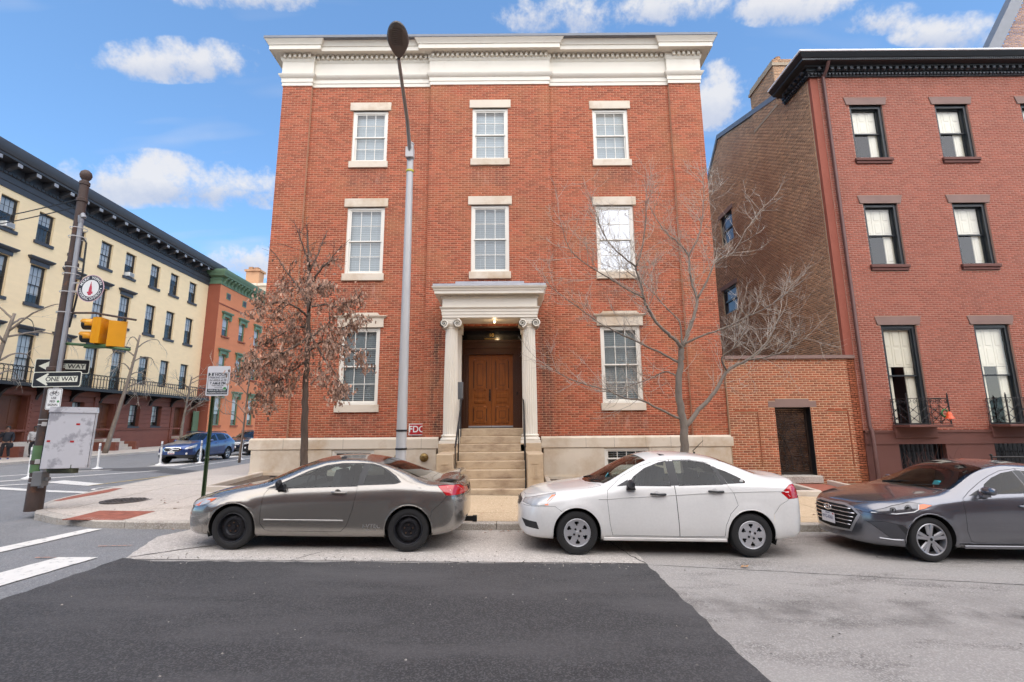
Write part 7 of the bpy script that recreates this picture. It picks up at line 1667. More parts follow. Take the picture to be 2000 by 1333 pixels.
hy['parts'] = [
    ('grille', 'f', inset(gr, .03)[:1] and [(-.02, .705), (.30, .705), (.42, .675), (.505, .597), (.375, .352), (-.02, .33)], m_gap, 'c'),
    ('>grille_surround', 'f', gr, m_alloy, 'c'),
    ('window', 's', [(1.78, .955), (1.93, 1.10), (2.10, 1.19), (2.3, 1.262), (2.49, 1.295), (2.515, .985)], gl_tint, 's'),
    ('rear_door_window', 's', [(2.62, 1.30), (2.9, 1.285), (3.15, 1.215), (3.33, 1.13), (3.28, 1.02), (2.63, .99)], gl_tint, 's'),
    ('pillar_trim', 's', [(2.495, 1.30), (2.615, 1.305), (2.625, .985), (2.52, .98)], m_trimk, 's'),
    ('>mirror_triangle', 's', [(1.58, .935), (1.80, 1.03), (1.77, .95)], m_trimk, 's'),
    ('headlight', 's', [(.19, .655), (.235, .69), (.45, .775), (.70, .835), (.99, .80), (.85, .745), (.70, .695), (.45, .655)], m_lampd, 's', .005),
    ('fog_slot', 's', [(.44, .505), (.50, .515), (.655, .36), (.60, .33), (.55, .345)], m_trimk, 's'),
    ('fog_recess', 's', [(.155, .52), (.30, .545), (.50, .515), (.66, .36), (.60, .325), (.36, .315)], mat('satin_grey_insert', (.07, .07, .078), .5, .3, var=.03), 's', .004),
    ('door', 's', [(1.47, .90), (1.44, .80), (1.43, .45), (1.48, .30), (1.55, .275), (2.55, .27), (2.54, .6), (2.565, .97), (2.555, 1.33), (2.3, 1.295), (2.1, 1.225), (1.9, 1.135), (1.62, .99)], p_dark, 's', .005),
    ('rear_door', 's', [(2.565, .97), (2.54, .6), (2.55, .27), (3.2, .275), (3.24, .5), (3.4, .72), (3.42, .9), (3.40, 1.14), (3.15, 1.25), (2.9, 1.315), (2.555, 1.33)], p_dark, 's', .005),
    ('front_bumper', 's', [(-.05, .05), (-.05, .70), (.13, .66), (.22, .642), (.45, .64), (.60, .655), (.66, .62), (.66, .05)], p_dark, 'c', .004),
    ('rear_bumper', 's', [(4.7, .05), (4.7, .75), (4.3, .75), (4.05, .68), (3.94, .6), (3.94, .05)], p_dark, 'c', .004),
    ('hood', 't', [(.03, -.02), (.05, .30), (.18, .47), (.42, .58), (.8, .67), (1.36, .73), (1.24, .45), (1.17, .2), (1.15, -.02)], p_dark, 'c', .005),
    ('windscreen', 't', shield(1.19, 2.12, weh, .045, .22), gl_shield, 'c'),
    ('rear_window', 't', [(3.15, -.02), (3.2, .5), (3.3, weh(3.3)-.07), (3.85, weh(3.85)-.06), (3.95, .4), (3.97, -.02)], gl_tint, 'c'),
]
hyc, sp3, hzt, hze, hwe, hW = car('parked_dark_sedan', 'dark grey sedan with chrome barred grille at the right edge', hy, (5.24, 8.28, gz(5.24)+.004), 0)
hyc.rotation_euler = (0, R(1.15), R(.5))
def frontpt(W, y, L_=.72, nf=2.3, hw=.90):
    w = hw*.972; q = min(.999, abs(y)/w); return L_*(1-(1-q**nf)**(1/nf))
for i, z in enumerate((.665, .605, .545, .485, .425, .37)):
    w = .40+.10*(z-.352)/(.60-.352) if z < .6 else .505-(z-.6)*1.0
    if i < 5: t = MB(); t.tube([(frontpt(0, y)-.012+(0 if z < .62 else .012), y, z) for y in [(-1+2*k/14)*(w-.02) for k in range(15)]], .0085, 6); t.build('grille_bar', m_chrome, hyc, smooth=True)
pf = thing('x', 'x', 'x') if False else None
t = MB(); t.cham(-.03, -.02, -.155, .155, .40, .56, .004) if False else t.box(-.034, -.026, -.155, .155, .395, .555); lpz = t.build('licence_plate', mat('plate_white', (.66, .67, .72), .4, var=.03), hyc)
m_pblue = mat('plate_blue', (.05, .06, .16), .5, var=0)
text_mesh('plate_text', 'VYG-8361', .075, m_pblue, lpz, (-.036, 0, .475), (R(90), 0, R(-90)), extrude=.0008, sx=.86); text_mesh('plate_text', 'VIRGINIA', .026, m_pblue, lpz, (-.036, 0, .538), (R(90), 0, R(-90)), extrude=.0008)
t = MB(); t.box(-.0365, -.035, -.145, -.115, .525, .548); t.build('plate_sticker', m_red, lpz)
t = MB(); t.tube([(-.024, .085*math.cos(a), .635+.045*math.sin(a)) for a in [2*math.pi*k/24 for k in range(25)]], .008, 6, cap=False)
for s in (-1, 1): t.tube([(-.024, -s*.035-.012, .602), (-.026, -s*.035+.012, .668)], .008, 6)
t.tube([(-.026, -.035, .628), (-.026, .035, .642)], .008, 6); t.build('emblem', m_chrome, hyc)
side_quad(hyc, 'turn_signal', sp3, [(.76, .735), (.80, .80), (.86, .81), (.975, .798), (.85, .75)], m_amber, .005)
for x, z, r in ((.43, .715, .034), (.62, .75, .042)):
    q, n0 = sp3(x, z, .004); t = MB(); t.tube([tuple(q+Vector((0, 0, r))*math.sin(a)+Vector((n0.y, -n0.x, 0)).normalized()*r*math.cos(a)) for a in [2*math.pi*k/16 for k in range(17)]], .005, 5, cap=False); t.lathe([(0, 0), (r*.7, 0)], tuple(q), 12, 'y', cap=False); t.build('projector_lamp', m_gap if r < .04 else m_gap, hyc)
t = MB(); t.tube([tuple(sp3(x, z, .005)[0]) for x, z in ((.21, .655), (.45, .662), (.68, .70), (.755, .735), (.79, .80))], .008, 5); t.build('led_strip', m_wlens, hyc)
t = MB(); t.tube([tuple(sp3(x, z, .006)[0]) for x, z in ((.26, .30), (.40, .295), (.50, .30))], .008, 5); t.build('bumper_trim', m_alloy, hyc)
t = MB(); t.cham(1.36, 3.2, -.905, -.885, .20, .245, .008); t.build('sill_panel', p_dark, hyc)
# inspection stickers and wipers
for c_, x, z, y, lab in ((sedan, 1.44, 1.12, -.42, 0), (hyc, 1.50, 1.08, -.40, 1)):
    t = MB(); t.add([(x-.05, y-.09, z-.03), (x-.05+.02, y+.05, z-.03), (x+.02, y+.05, z+.035), (x, y-.09, z+.035)], [(0, 1, 2, 3)]); t.build('windscreen_sticker', mat('teal_sticker', (.03, .42, .5), .4, var=0), c_)
for c_, fz, x0 in ((coupe, czt, 1.16), (sedan, fzt, 1.12), (hyc, hzt, 1.20)):
    t = MB()
    for y in (-.45, .12): t.tube([(x0+.06, y+.3, fz(x0+.06)-.01), (x0+.10, y, fz(x0+.10)+.012), (x0+.16, y-.18, fz(x0+.16)-.01)], .009, 5)
    t.build('wiper', m_gap, c_)
# ---------------------------------------------------------------- two cars in the side street
p_blue = paint_mat('deep_blue_metallic', (.030, .065, .20), .6, .28); p_blk = paint_mat('black_paint', (.014, .014, .017), .2, .25)
def suv(paint, group):
    su = dict(L=4.45, W=.89, nose=(.55, 2.6, .35, 3.0), wheels=[(.90, .335), (3.535, .335)], arch=.39, rim='alloy', rim_r=.225, paint=paint, zw=.58, kd=.95, lip=m_trimk, group=group,
        zt=[(0, .72), (.05, .86), (.15, .93), (.4, 1.0), (.8, 1.06), (1.1, 1.10), (1.35, 1.22), (1.65, 1.38), (1.95, 1.50), (2.3, 1.55), (2.8, 1.56), (3.4, 1.54), (3.8, 1.50), (4.05, 1.40), (4.25, 1.22), (4.38, 1.0), (4.45, .72)],
        zb=[(0, .40), (.06, .30), (.3, .25), (2, .25), (3.9, .27), (4.3, .32), (4.45, .48)],
        ze=[(0, .69), (.1, .83), (.3, .92), (.6, .98), (.9, 1.02), (1.2, 1.06), (1.4, 1.13), (1.7, 1.28), (2.0, 1.41), (2.3, 1.48), (2.8, 1.49), (3.4, 1.46), (3.8, 1.40), (4.05, 1.28), (4.25, 1.1), (4.38, .92), (4.45, .69)],
        we=[(0, .4), (.3, .66), (.8, .73), (1.2, .75), (1.4, .74), (1.8, .67), (2.2, .62), (2.8, .61), (3.6, .61), (4.0, .62), (4.45, .5)],
        zd=[(0, .66), (.3, .82), (.8, .90), (1.4, .99), (2.8, 1.04), (3.6, 1.08), (4.0, 1.06), (4.25, 1.0), (4.45, .66)],
        cabin=(1.35, 3.9, 1.0), seats=[(2.25, 0), (3.05, -.05)], mirror=(1.7, 1.03, .9, paint), handles=[(2.3, .95, paint), (3.2, .98, paint)])
    w_ = pchip(su['we'])
    su['parts'] = [('window', 's', [(1.72, 1.05), (1.95, 1.24), (2.2, 1.36), (2.42, 1.42), (2.45, 1.07)], gl_tint, 's'), ('rear_door_window', 's', [(2.55, 1.425), (3.0, 1.425), (3.28, 1.40), (3.35, 1.11), (2.56, 1.075)], gl_tint, 's'), ('quarter_window', 's', [(3.40, 1.39), (3.7, 1.34), (3.85, 1.22), (3.45, 1.13)], gl_tint, 's'),
        ('headlight', 's', [(.08, .72), (.14, .80), (.35, .885), (.72, .95), (.66, .87), (.50, .78), (.2, .73)], m_lampc, 's', .005),
        ('door', 's', [(1.42, 1.0), (1.40, .6), (1.45, .36), (2.5, .35), (2.5, 1.46), (2.2, 1.41), (1.9, 1.29)], paint, 's', .006), ('rear_door', 's', [(2.5, .35), (3.1, .36), (3.2, .62), (3.38, .78), (3.38, 1.42), (2.5, 1.46)], paint, 's', .006),
        ('cladding', 's', [(-.1, 0), (-.1, .46), (.25, .44), (.5, .44), (.5, .36), (1.4, .345), (3.1, .345), (3.95, .36), (4.6, .45), (4.6, 0)], m_trimk, 'c'),
        ('grille', 'f', [(-.02, .79), (.36, .79), (.42, .72), (.33, .64), (-.02, .62)], m_gap, 'c'), ('>grille_surround', 'f', [(-.02, .815), (.38, .815), (.46, .72), (.36, .615), (-.02, .595)], m_chrome, 'c'),
        ('hood', 't', [(.10, -.02), (.13, .35), (.3, .58), (.8, .68), (1.3, .71), (1.18, .4), (1.1, -.02)], paint, 'c', .006), ('windscreen', 't', shield(1.14, 1.98, w_, .05, .22), gl_shield, 'c')]
    return su
def finish_suv(c_):
    t = MB(); t.box(-.02, -.012, -.16, .16, .49, .63); pz = t.build('licence_plate', m_white, c_); text_mesh('plate_text', '1BX 7034', .07, m_sblack, pz, (-.022, 0, .55), (R(90), 0, R(-90)), extrude=.0008, sx=.85); t = MB(); t.box(-.022, -.0205, -.15, .15, .50, .52); t.build('plate_band', m_red, pz)
    t = MB(); t.tube([(-.012, .09*math.cos(a), .715+.045*math.sin(a)) for a in [2*math.pi*k/20 for k in range(21)]], .009, 5, cap=False); t.tube([(0, -.36, .70), (-.015, 0, .705), (0, .36, .70)], .014, 6); t.build('emblem', m_chrome, c_)
    for s in (-1, 1):
        t = MB(); t.lathe([(0, 0), (.045, .01), (.06, .03)], (.10, s*.66, .5), 14, 'x', cap=False); t.build('fog_lamp', m_wlens, c_)
        t = MB(); t.tube([(1.95, s*.60, 1.50), (2.1, s*.60, 1.56), (3.5, s*.59, 1.56), (3.7, s*.59, 1.50)], .022, 6); t.build('roof_rail', m_trimk, c_)
bc, *_ = car('parked_hatchback', 'blue hatchback with roof rails parked across the side street', suv(p_blue, 'cars parked in the side street'), (-17.05, 24.35, gz(-17)), R(92)); finish_suv(bc)
kc, *_ = car('parked_hatchback', 'black hatchback parked behind the blue one in the side street', suv(p_blk, 'cars parked in the side street'), (-17.45, 30.4, gz(-17)), R(92)); finish_suv(kc)
# ================================================================ TREES, SHRUB, PEOPLE, SMALL THINGS
m_bark = mat('grey_brown_bark', (.19, .155, .125), .9, var=.2, scale=9, bump=.5, bscale=40, dark=((.24, .205, .165), 6, .55, .72), stretch=(1, 1, .5))
m_twig = mat('pale_twig', (.40, .345, .29), .85, var=.2, scale=4)
m_twigd = mat('dark_twig', (.09, .07, .058), .85, var=.2, scale=4)
m_oakbark = mat('oak_bark', (.12, .085, .065), .9, var=.25, scale=10, bump=.7, bscale=30, stretch=(1, 1, .35))
m_leaf = mat('dry_oak_leaf', (.36, .215, .15), .75, var=.10, scale=3, island=.5)
def smooth_pts(pts, per=4):
    Q = [Vector(p) for p in pts]; Q = [Q[0]*2-Q[1]]+Q+[Q[-1]*2-Q[-2]]; out = []
    for i in range(1, len(Q)-2):
        for k in range(per):
            t = k/per; a, b, c, d = Q[i-1], Q[i], Q[i+1], Q[i+2]
            out.append(.5*((2*b)+(c-a)*t+(2*a-5*b+4*c-d)*t*t+(3*b-a-3*c+d)*t**3))
    out.append(Q[-2]); return out
def rvec(rnd): 
    v = Vector((rnd.gauss(0, 1), rnd.gauss(0, 1), rnd.gauss(0, 1))); return v.normalized()
def twig(mb, rnd, p, d, ln, r, depth, tips, up=.12, wig=.22, ns=4, kids=(2, 4)):
    pts = [p.copy()]; d = d.normalized(); n = 5
    for i in range(n):
        d = (d+rvec(rnd)*wig+Vector((0, 0, up))).normalized(); pts.append(pts[-1]+d*ln/n)
    mb.tube(pts, [r*(1-.75*i/n)+.0012 for i in range(n+1)], ns, cap=False); tips.append((pts[-1], d)); tips.append((pts[3], d))
    if depth > 0:
        for k in range(rnd.randint(*kids)):
            i = rnd.randint(1, n-1); s = rvec(rnd); q = (d*.7+s*.8).normalized(); twig(mb, rnd, pts[i], q, ln*rnd.uniform(.4, .75), r*.55, depth-1, tips, up, wig, ns, kids)
def tree(name, label, base, limbs, radii, seed, bark, twm, spawn, ln, depth, group=None, up=.12, wig=.22, root=None, tw_r=.010, kids=(2, 4), from_=.25):
    rnd = random.Random(seed); T = thing(name, label, 'tree', base, group=group); tips = []
    tr = MB(); cr = MB()
    for k, pts in limbs.items():
        r0, r1 = radii.get(k, radii['*']); q = smooth_pts(pts, 5); n = len(q)
        q = [p+rvec(rnd)*min(.012, r0*.3) for p in q]; q[0] = Vector(pts[0])
        tr.tube(q, [r0+(r1-r0)*(i/(n-1))**.8 for i in range(n)], 10 if r0 > .05 else 7, cap=True)
        if k == 'trunk' : 
            if not spawn.get('trunk'): continue
        for i in range(n):
            t = i/(n-1)
            if t < from_ and k != 'trunk': continue
            if k == 'trunk' and t < .55: continue
            if rnd.random() < spawn.get(k, spawn['*']):
                ax = (q[min(i+1, n-1)]-q[max(i-1, 0)]).normalized(); s = rvec(rnd); d = (ax*.75+s*.75).normalized(); twig(cr, rnd, q[i], d, ln*rnd.uniform(.6, 1.25)*(1.15-.5*t), tw_r*rnd.uniform(.7, 1.1), depth, tips, up, wig, 4, kids)
        ax = (q[-1]-q[-2]).normalized(); twig(cr, rnd, q[-1], ax, ln*.8, min(r1, tw_r), depth, tips, up, wig*.7, 4, kids)
    tr.build('trunk', bark, T, smooth=True); c = cr.build('crown', twm, T, smooth=True); return T, c, tips
BT = {'trunk': [(3.60, 10.3, .1), (3.60, 10.3, .6), (3.62, 10.3, 1.2), (3.64, 10.3, 1.75), (3.61, 10.3, 2.13), (3.58, 10.3, 2.56), (3.64, 10.3, 3.01), (3.69, 10.3, 3.34), (3.72, 10.3, 3.54)],
 'l1': [(3.71, 10.3, 3.51), (3.62, 10.23, 3.61), (3.39, 10.16, 3.8), (3.13, 10.09, 4.04), (2.94, 10.02, 4.34), (2.85, 9.95, 4.52), (2.79, 9.88, 4.79), (2.68, 9.81, 5.17), (2.79, 9.74, 5.54), (2.89, 9.67, 6.15), (2.91, 9.6, 6.65)],
 'l2': [(2.86, 9.96, 4.54), (2.49, 9.9, 4.74), (2.06, 9.8, 4.97), (1.54, 9.7, 5.28), (1.23, 9.6, 5.56), (1.07, 9.5, 5.98)], 'l2b': [(2.69, 9.82, 5.2), (2.39, 9.8, 5.45), (2.1, 9.7, 5.71), (1.9, 9.6, 6.04), (1.79, 9.5, 6.38)],
 'l3': [(3.74, 10.3, 3.54), (3.95, 10.38, 3.98), (4.12, 10.45, 4.35), (4.23, 10.53, 4.67), (4.15, 10.6, 5.11), (4.16, 10.68, 5.76), (3.97, 10.75, 6.11), (3.65, 10.83, 6.5), (3.4, 10.9, 7.09)], 'l3b': [(4.15, 10.66, 5.73), (4.45, 10.7, 6.28), (4.62, 10.8, 6.8), (4.74, 10.9, 7.48), (4.79, 11.0, 7.95)],
 'l4': [(4.24, 10.53, 4.7), (4.52, 10.63, 5.12), (4.73, 10.72, 5.52), (4.87, 10.8, 5.7), (5.29, 10.88, 5.89), (5.76, 10.97, 6.57), (6.16, 11.05, 7.04)], 'l5': [(3.74, 10.3, 3.6), (4.16, 10.14, 3.76), (4.65, 9.98, 3.93), (5.0, 9.82, 4.11), (5.34, 9.66, 4.26), (5.62, 9.5, 4.49)],
 'l6': [(3.66, 10.3, 1.80), (4.02, 10.37, 2.18), (4.41, 10.44, 2.54), (4.76, 10.51, 3.02), (5.24, 10.59, 3.26), (5.68, 10.66, 3.58), (5.99, 10.73, 3.98), (6.25, 10.8, 4.42)], 'l6b': [(4.75, 10.5, 3.02), (4.6, 10.37, 3.29), (4.84, 10.23, 3.52), (5.03, 10.1, 3.86)], 'l6c': [(5.24, 10.59, 3.26), (5.63, 10.43, 3.32), (5.97, 10.27, 3.43), (6.31, 10.1, 3.66)],
 'l7': [(3.61, 10.3, 1.96), (3.19, 10.2, 2.15), (2.71, 10.1, 2.37), (2.37, 10.0, 2.41), (1.96, 9.9, 2.58), (1.28, 9.8, 2.76), (.83, 9.7, 2.99)], 'l8': [(3.65, 10.3, 3.18), (3.35, 10.37, 3.38), (2.82, 10.43, 3.66), (2.27, 10.5, 3.96), (1.92, 10.57, 4.19), (1.3, 10.63, 4.69), (.9, 10.7, 5.05)],
 'l9': [(3.72, 10.3, 3.54), (3.72, 10.34, 4.09), (3.46, 10.43, 4.47), (3.2, 10.55, 4.89), (2.93, 10.68, 5.21), (2.62, 10.8, 5.53)], 'l10': [(3.61, 10.3, 2.86), (3.44, 10.4, 2.99), (3.31, 10.5, 2.99), (3.05, 10.6, 2.87), (2.69, 10.7, 2.74), (2.28, 10.8, 2.61)]}
tree('bare_tree', 'leafless street tree with wide grey branches behind the white sedan', (3.6, 10.3, swz(3.6, 10.3)), BT, {'trunk': (.105, .055), 'l6': (.058, .012), 'l1': (.045, .010), 'l3': (.048, .010), 'l5': (.028, .008), 'l7': (.030, .008), 'l8': (.030, .008), 'l4': (.028, .008), '*': (.022, .007)}, 4, m_bark, m_twig, {'*': .8, 'trunk': .3}, .95, 2, up=.10, tw_r=.0065, kids=(2, 4))
OK_ = {'trunk': [(-4.40, 10.4, .15), (-4.42, 10.4, .6), (-4.44, 10.4, 1.01), (-4.48, 10.4, 1.92), (-4.51, 10.4, 2.69), (-4.52, 10.4, 3.36), (-4.54, 10.4, 4.05), (-4.59, 10.4, 4.76), (-4.62, 10.4, 5.36), (-4.66, 10.4, 5.85), (-4.7, 10.4, 6.29)],
 'a': [(-4.52, 10.4, 3.48), (-4.02, 10.23, 3.7), (-3.4, 10.07, 3.62), (-2.85, 9.9, 3.39)], 'b': [(-4.51, 10.4, 3.31), (-4.78, 10.27, 3.12), (-5.13, 10.13, 2.84), (-5.47, 10.0, 2.5)], 'c': [(-4.56, 10.4, 4.05), (-5.1, 10.57, 4.09), (-5.64, 10.73, 3.95), (-6.21, 10.9, 3.78)],
 'd': [(-4.57, 10.4, 4.52), (-4.18, 10.5, 4.6), (-3.74, 10.6, 4.57), (-3.41, 10.7, 4.71)], 'e': [(-4.59, 10.4, 4.76), (-5.02, 10.5, 5.03), (-5.51, 10.6, 5.43), (-5.87, 10.7, 5.78)], 'f': [(-4.59, 10.4, 5.0), (-4.26, 10.3, 5.33), (-3.94, 10.2, 5.51), (-3.63, 10.1, 5.73)],
 'g': [(-4.53, 10.4, 3.94), (-3.84, 10.1, 3.32), (-3.28, 9.8, 2.9), (-2.95, 9.5, 2.66)], 'h': [(-4.54, 10.4, 3.71), (-4.21, 10.67, 4.11), (-3.72, 10.93, 4.16), (-3.39, 11.2, 4.4)], 'i': [(-4.63, 10.4, 5.36), (-4.48, 10.5, 5.76), (-4.4, 10.6, 6.18)], 'j': [(-4.63, 10.4, 5.48), (-4.78, 10.3, 5.81), (-4.91, 10.2, 6.14)],
 'k': [(-4.54, 10.4, 3.82), (-5.05, 10.1, 3.44), (-5.32, 9.8, 3.29), (-5.62, 9.5, 3.1)], 'l': [(-4.56, 10.4, 4.29), (-4.8, 10.1, 4.45), (-5.1, 9.8, 4.49), (-5.4, 9.5, 4.3)], 'm': [(-4.58, 10.4, 4.4), (-4.2, 9.95, 4.7), (-3.74, 9.5, 4.73)]}
OK_ = {k: [(-4.5+(x+4.5)*(.72 if k != 'trunk' else 1), y, z) for x, y, z in v] for k, v in OK_.items()}
T, crown, tips = tree('oak_tree', 'young oak holding dry brown leaves behind the grey coupe', (-4.4, 10.4, swz(-4.4, 10.4)), OK_, {'trunk': (.105, .018), '*': (.030, .008)}, 9, m_oakbark, m_twigd, {'*': .75, 'trunk': .6}, .48, 1, up=-.02, tw_r=.008, kids=(2, 3), from_=.12)
# dry leaves: folded lobed blades hanging from the twigs
rnd = random.Random(21); V = []; F = []
low = [t for t in tips if t[0].z < 5.7]
for (p, d) in low:
    dens = 1.0 if p.z < 4.8 else (.55 if p.z < 5.25 else .2)
    for k in range(int(6.5*dens+rnd.random())):
        c = p+rvec(rnd)*rnd.uniform(.0, .20)+Vector((0, 0, -.03)); a = (Vector((rnd.uniform(-.6, .6), rnd.uniform(-.6, .6), -.9))).normalized(); s = a.cross(rvec(rnd)).normalized(); nn = a.cross(s)
        l_ = rnd.uniform(.055, .10); w = l_*.34; f = rnd.uniform(.2, .9)*w; k0 = len(V)
        for (u, v, o) in ((0, 0, 0), (.3, .8, f), (.55, .45, f*.6), (.75, .9, f), (1, 0, 0), (.75, -.9, f), (.55, -.45, f*.6), (.3, -.8, f)):
            V.append(tuple(c+a*l_*u+s*w*v+nn*o))
        F += [(k0, k0+1, k0+2, k0+4), (k0+2, k0+3, k0+4, k0+4), (k0, k0+4, k0+6, k0+7), (k0+4, k0+5, k0+6, k0+6)]
off = ROOT[T.name]; me = bpy.data.meshes.new('dry_leaves'); me.from_pydata([(x-off.x, y-off.y, z-off.z) for x, y, z in V], [], [tuple(dict.fromkeys(q)) for q in F]); me.materials.append(m_leaf); lo = link('dry_leaves', me, T); lo['kind'] = 'stuff'
# bare trees of the side street
def droop(base, top, seed, label, n=9, spread=2.6, r=.13, h0=.45, ln=1.1, up=-.10, twm=m_twig, name='bare_tree', bark=m_bark):
    rnd = random.Random(seed); b, t = Vector(base), Vector(top); lim = {'trunk': [tuple(b), tuple(b+(t-b)*.3+rvec(rnd)*.08), tuple(b+(t-b)*.65+rvec(rnd)*.1), tuple(t)]}
    for k in range(n):
        f = h0+(1-h0)*k/n; p = b+(t-b)*f; a = rnd.uniform(0, 6.28)+k*2.4; d = Vector((math.cos(a), math.sin(a), rnd.uniform(.15, .6)))*spread*rnd.uniform(.55, 1)
        lim['l%d' % k] = [tuple(p), tuple(p+d*.4+Vector((0, 0, .25))), tuple(p+d*.8+Vector((0, 0, .2 if up > 0 else .05))), tuple(p+d+Vector((0, 0, .35 if up > 0 else -.45)))]
    return tree(name, label, base, lim, {'trunk': (r, r*.35), '*': (r*.3, .012)}, seed, bark, twm, {'*': .4}, ln, 1, group='bare trees of the side street', up=up, wig=.18, tw_r=.012, kids=(2, 3))
droop((-27.1, 32.4, .18), (-26.4, 33.2, 8.3), 31, 'leaning bare tree in front of the terrace doorway', n=9, spread=2.0, r=.17)
droop((-27.0, 39.5, .18), (-26.8, 39.7, 6.0), 33, 'small bare tree with drooping twigs beside the blue car', n=11, spread=2.8, r=.14, up=.02)
droop((-27.6, 24.6, .18), (-26.9, 25.1, 8.0), 35, 'bare drooping tree at the left edge of the picture', n=12, spread=3.2, r=.2, h0=.5)
droop((-11.35, 20.3, .40), (-11.15, 20.4, 5.6), 37, 'slender bare sapling behind the parking sign', n=9, spread=1.3, r=.055, h0=.3, up=.15, ln=.8)
droop((-12.7, 27.5, .42), (-12.5, 27.7, 7.0), 39, 'thick dark trunked bare tree against the brick corner', n=11, spread=2.2, r=.2, h0=.25, up=.12, twm=m_twigd)
# twiggy shrub beside the downspout
sh = thing('shrub', 'leafless reddish shrub against the brownstone base', 'shrub', (11.9, 14.0, swz(11.9, 14)))
rnd = random.Random(5); b = MB(); tp = []
for k in range(46):
    p = Vector((rnd.uniform(11.2, 13.0), rnd.uniform(13.6, 14.2), swz(12, 14)-.02)); twig(b, rnd, p, Vector((rnd.uniform(-.3, .3), rnd.uniform(-.3, .3), 1)), rnd.uniform(.55, .95), .006, 1, tp, up=.1, wig=.3, ns=3)
b.build('stems', mat('red_brown_stem', (.12, .05, .04), .85, var=.2), sh)
# fallen leaf and litter on the street
rnd = random.Random(2)
lf = MB(); x, y = 3.19, 7.02; z = gz(x)+.01
lf.add([(x-.06, y, z), (x-.02, y+.035, z+.02), (x+.02, y+.025, z+.012), (x+.065, y+.01, z+.03), (x+.03, y-.02, z+.01), (x-.02, y-.03, z+.02)], [(0, 1, 5), (1, 2, 4, 5), (2, 3, 4)]); props(lf.build('fallen_leaf', mat('tan_leaf', (.42, .22, .09), .8, var=.2)), 'curled tan leaf lying on the road behind the white sedan', 'leaf')
gv = MB()
for k in range(420):
    if k < 240: x, y = rnd.uniform(-5.2, 1.8), rnd.gauss(7.1, .12)
    else: x, y = rnd.uniform(-5.3, 7.5), rnd.uniform(3.2, 9.0)
    s = rnd.uniform(.004, .011); z = gz(x)+.012
    gv.add([(x-s, y-s*.7, z), (x+s, y-s, z), (x+s*.8, y+s, z), (x-s, y+s, z), (x+rnd.uniform(-s, s)*.4, y, z+s)], [(0, 1, 4), (1, 2, 4), (2, 3, 4), (3, 0, 4)])
props(gv.build('gravel', mat('loose_grit', (.22, .20, .18), .9, var=0, island=.6), kind='stuff'), 'loose grit scattered over the street surface')
rl_ = random.Random(8); V = []; F = []
for k in range(340):
    if k < 90: x = rl_.uniform(-6, 9); y = KY(x)-abs(rl_.gauss(0, .10))-.02; z = gz(x)+.014
    elif k < 230: x = rl_.choice((rl_.uniform(-7.3, -2.3), rl_.uniform(1.1, 6.4))); y = rl_.uniform(12.2, 14.5); z = swz(x, y)+.055
    else: x = rl_.uniform(-8, 9); y = rl_.uniform(9.4, 11.9); z = swz(x, y)+.006
    a = rl_.uniform(0, 6.28); s = rl_.uniform(.02, .045); c, q = math.cos(a)*s, math.sin(a)*s; k0 = len(V)
    V += [(x-c, y-q, z), (x+q*.5, y-c*.5, z+s*rl_.uniform(.1, .5)), (x+c, y+q, z+.004), (x-q*.5, y+c*.5, z+s*rl_.uniform(.1, .5))]; F.append((k0, k0+1, k0+2, k0+3))
me = bpy.data.meshes.new('leaf_litter'); me.from_pydata(V, [], F); me.materials.append(m_leaf); o = link('leaf_litter', me); props(o, 'dry leaf litter along the kerb and in the beds', None, None, 'stuff')
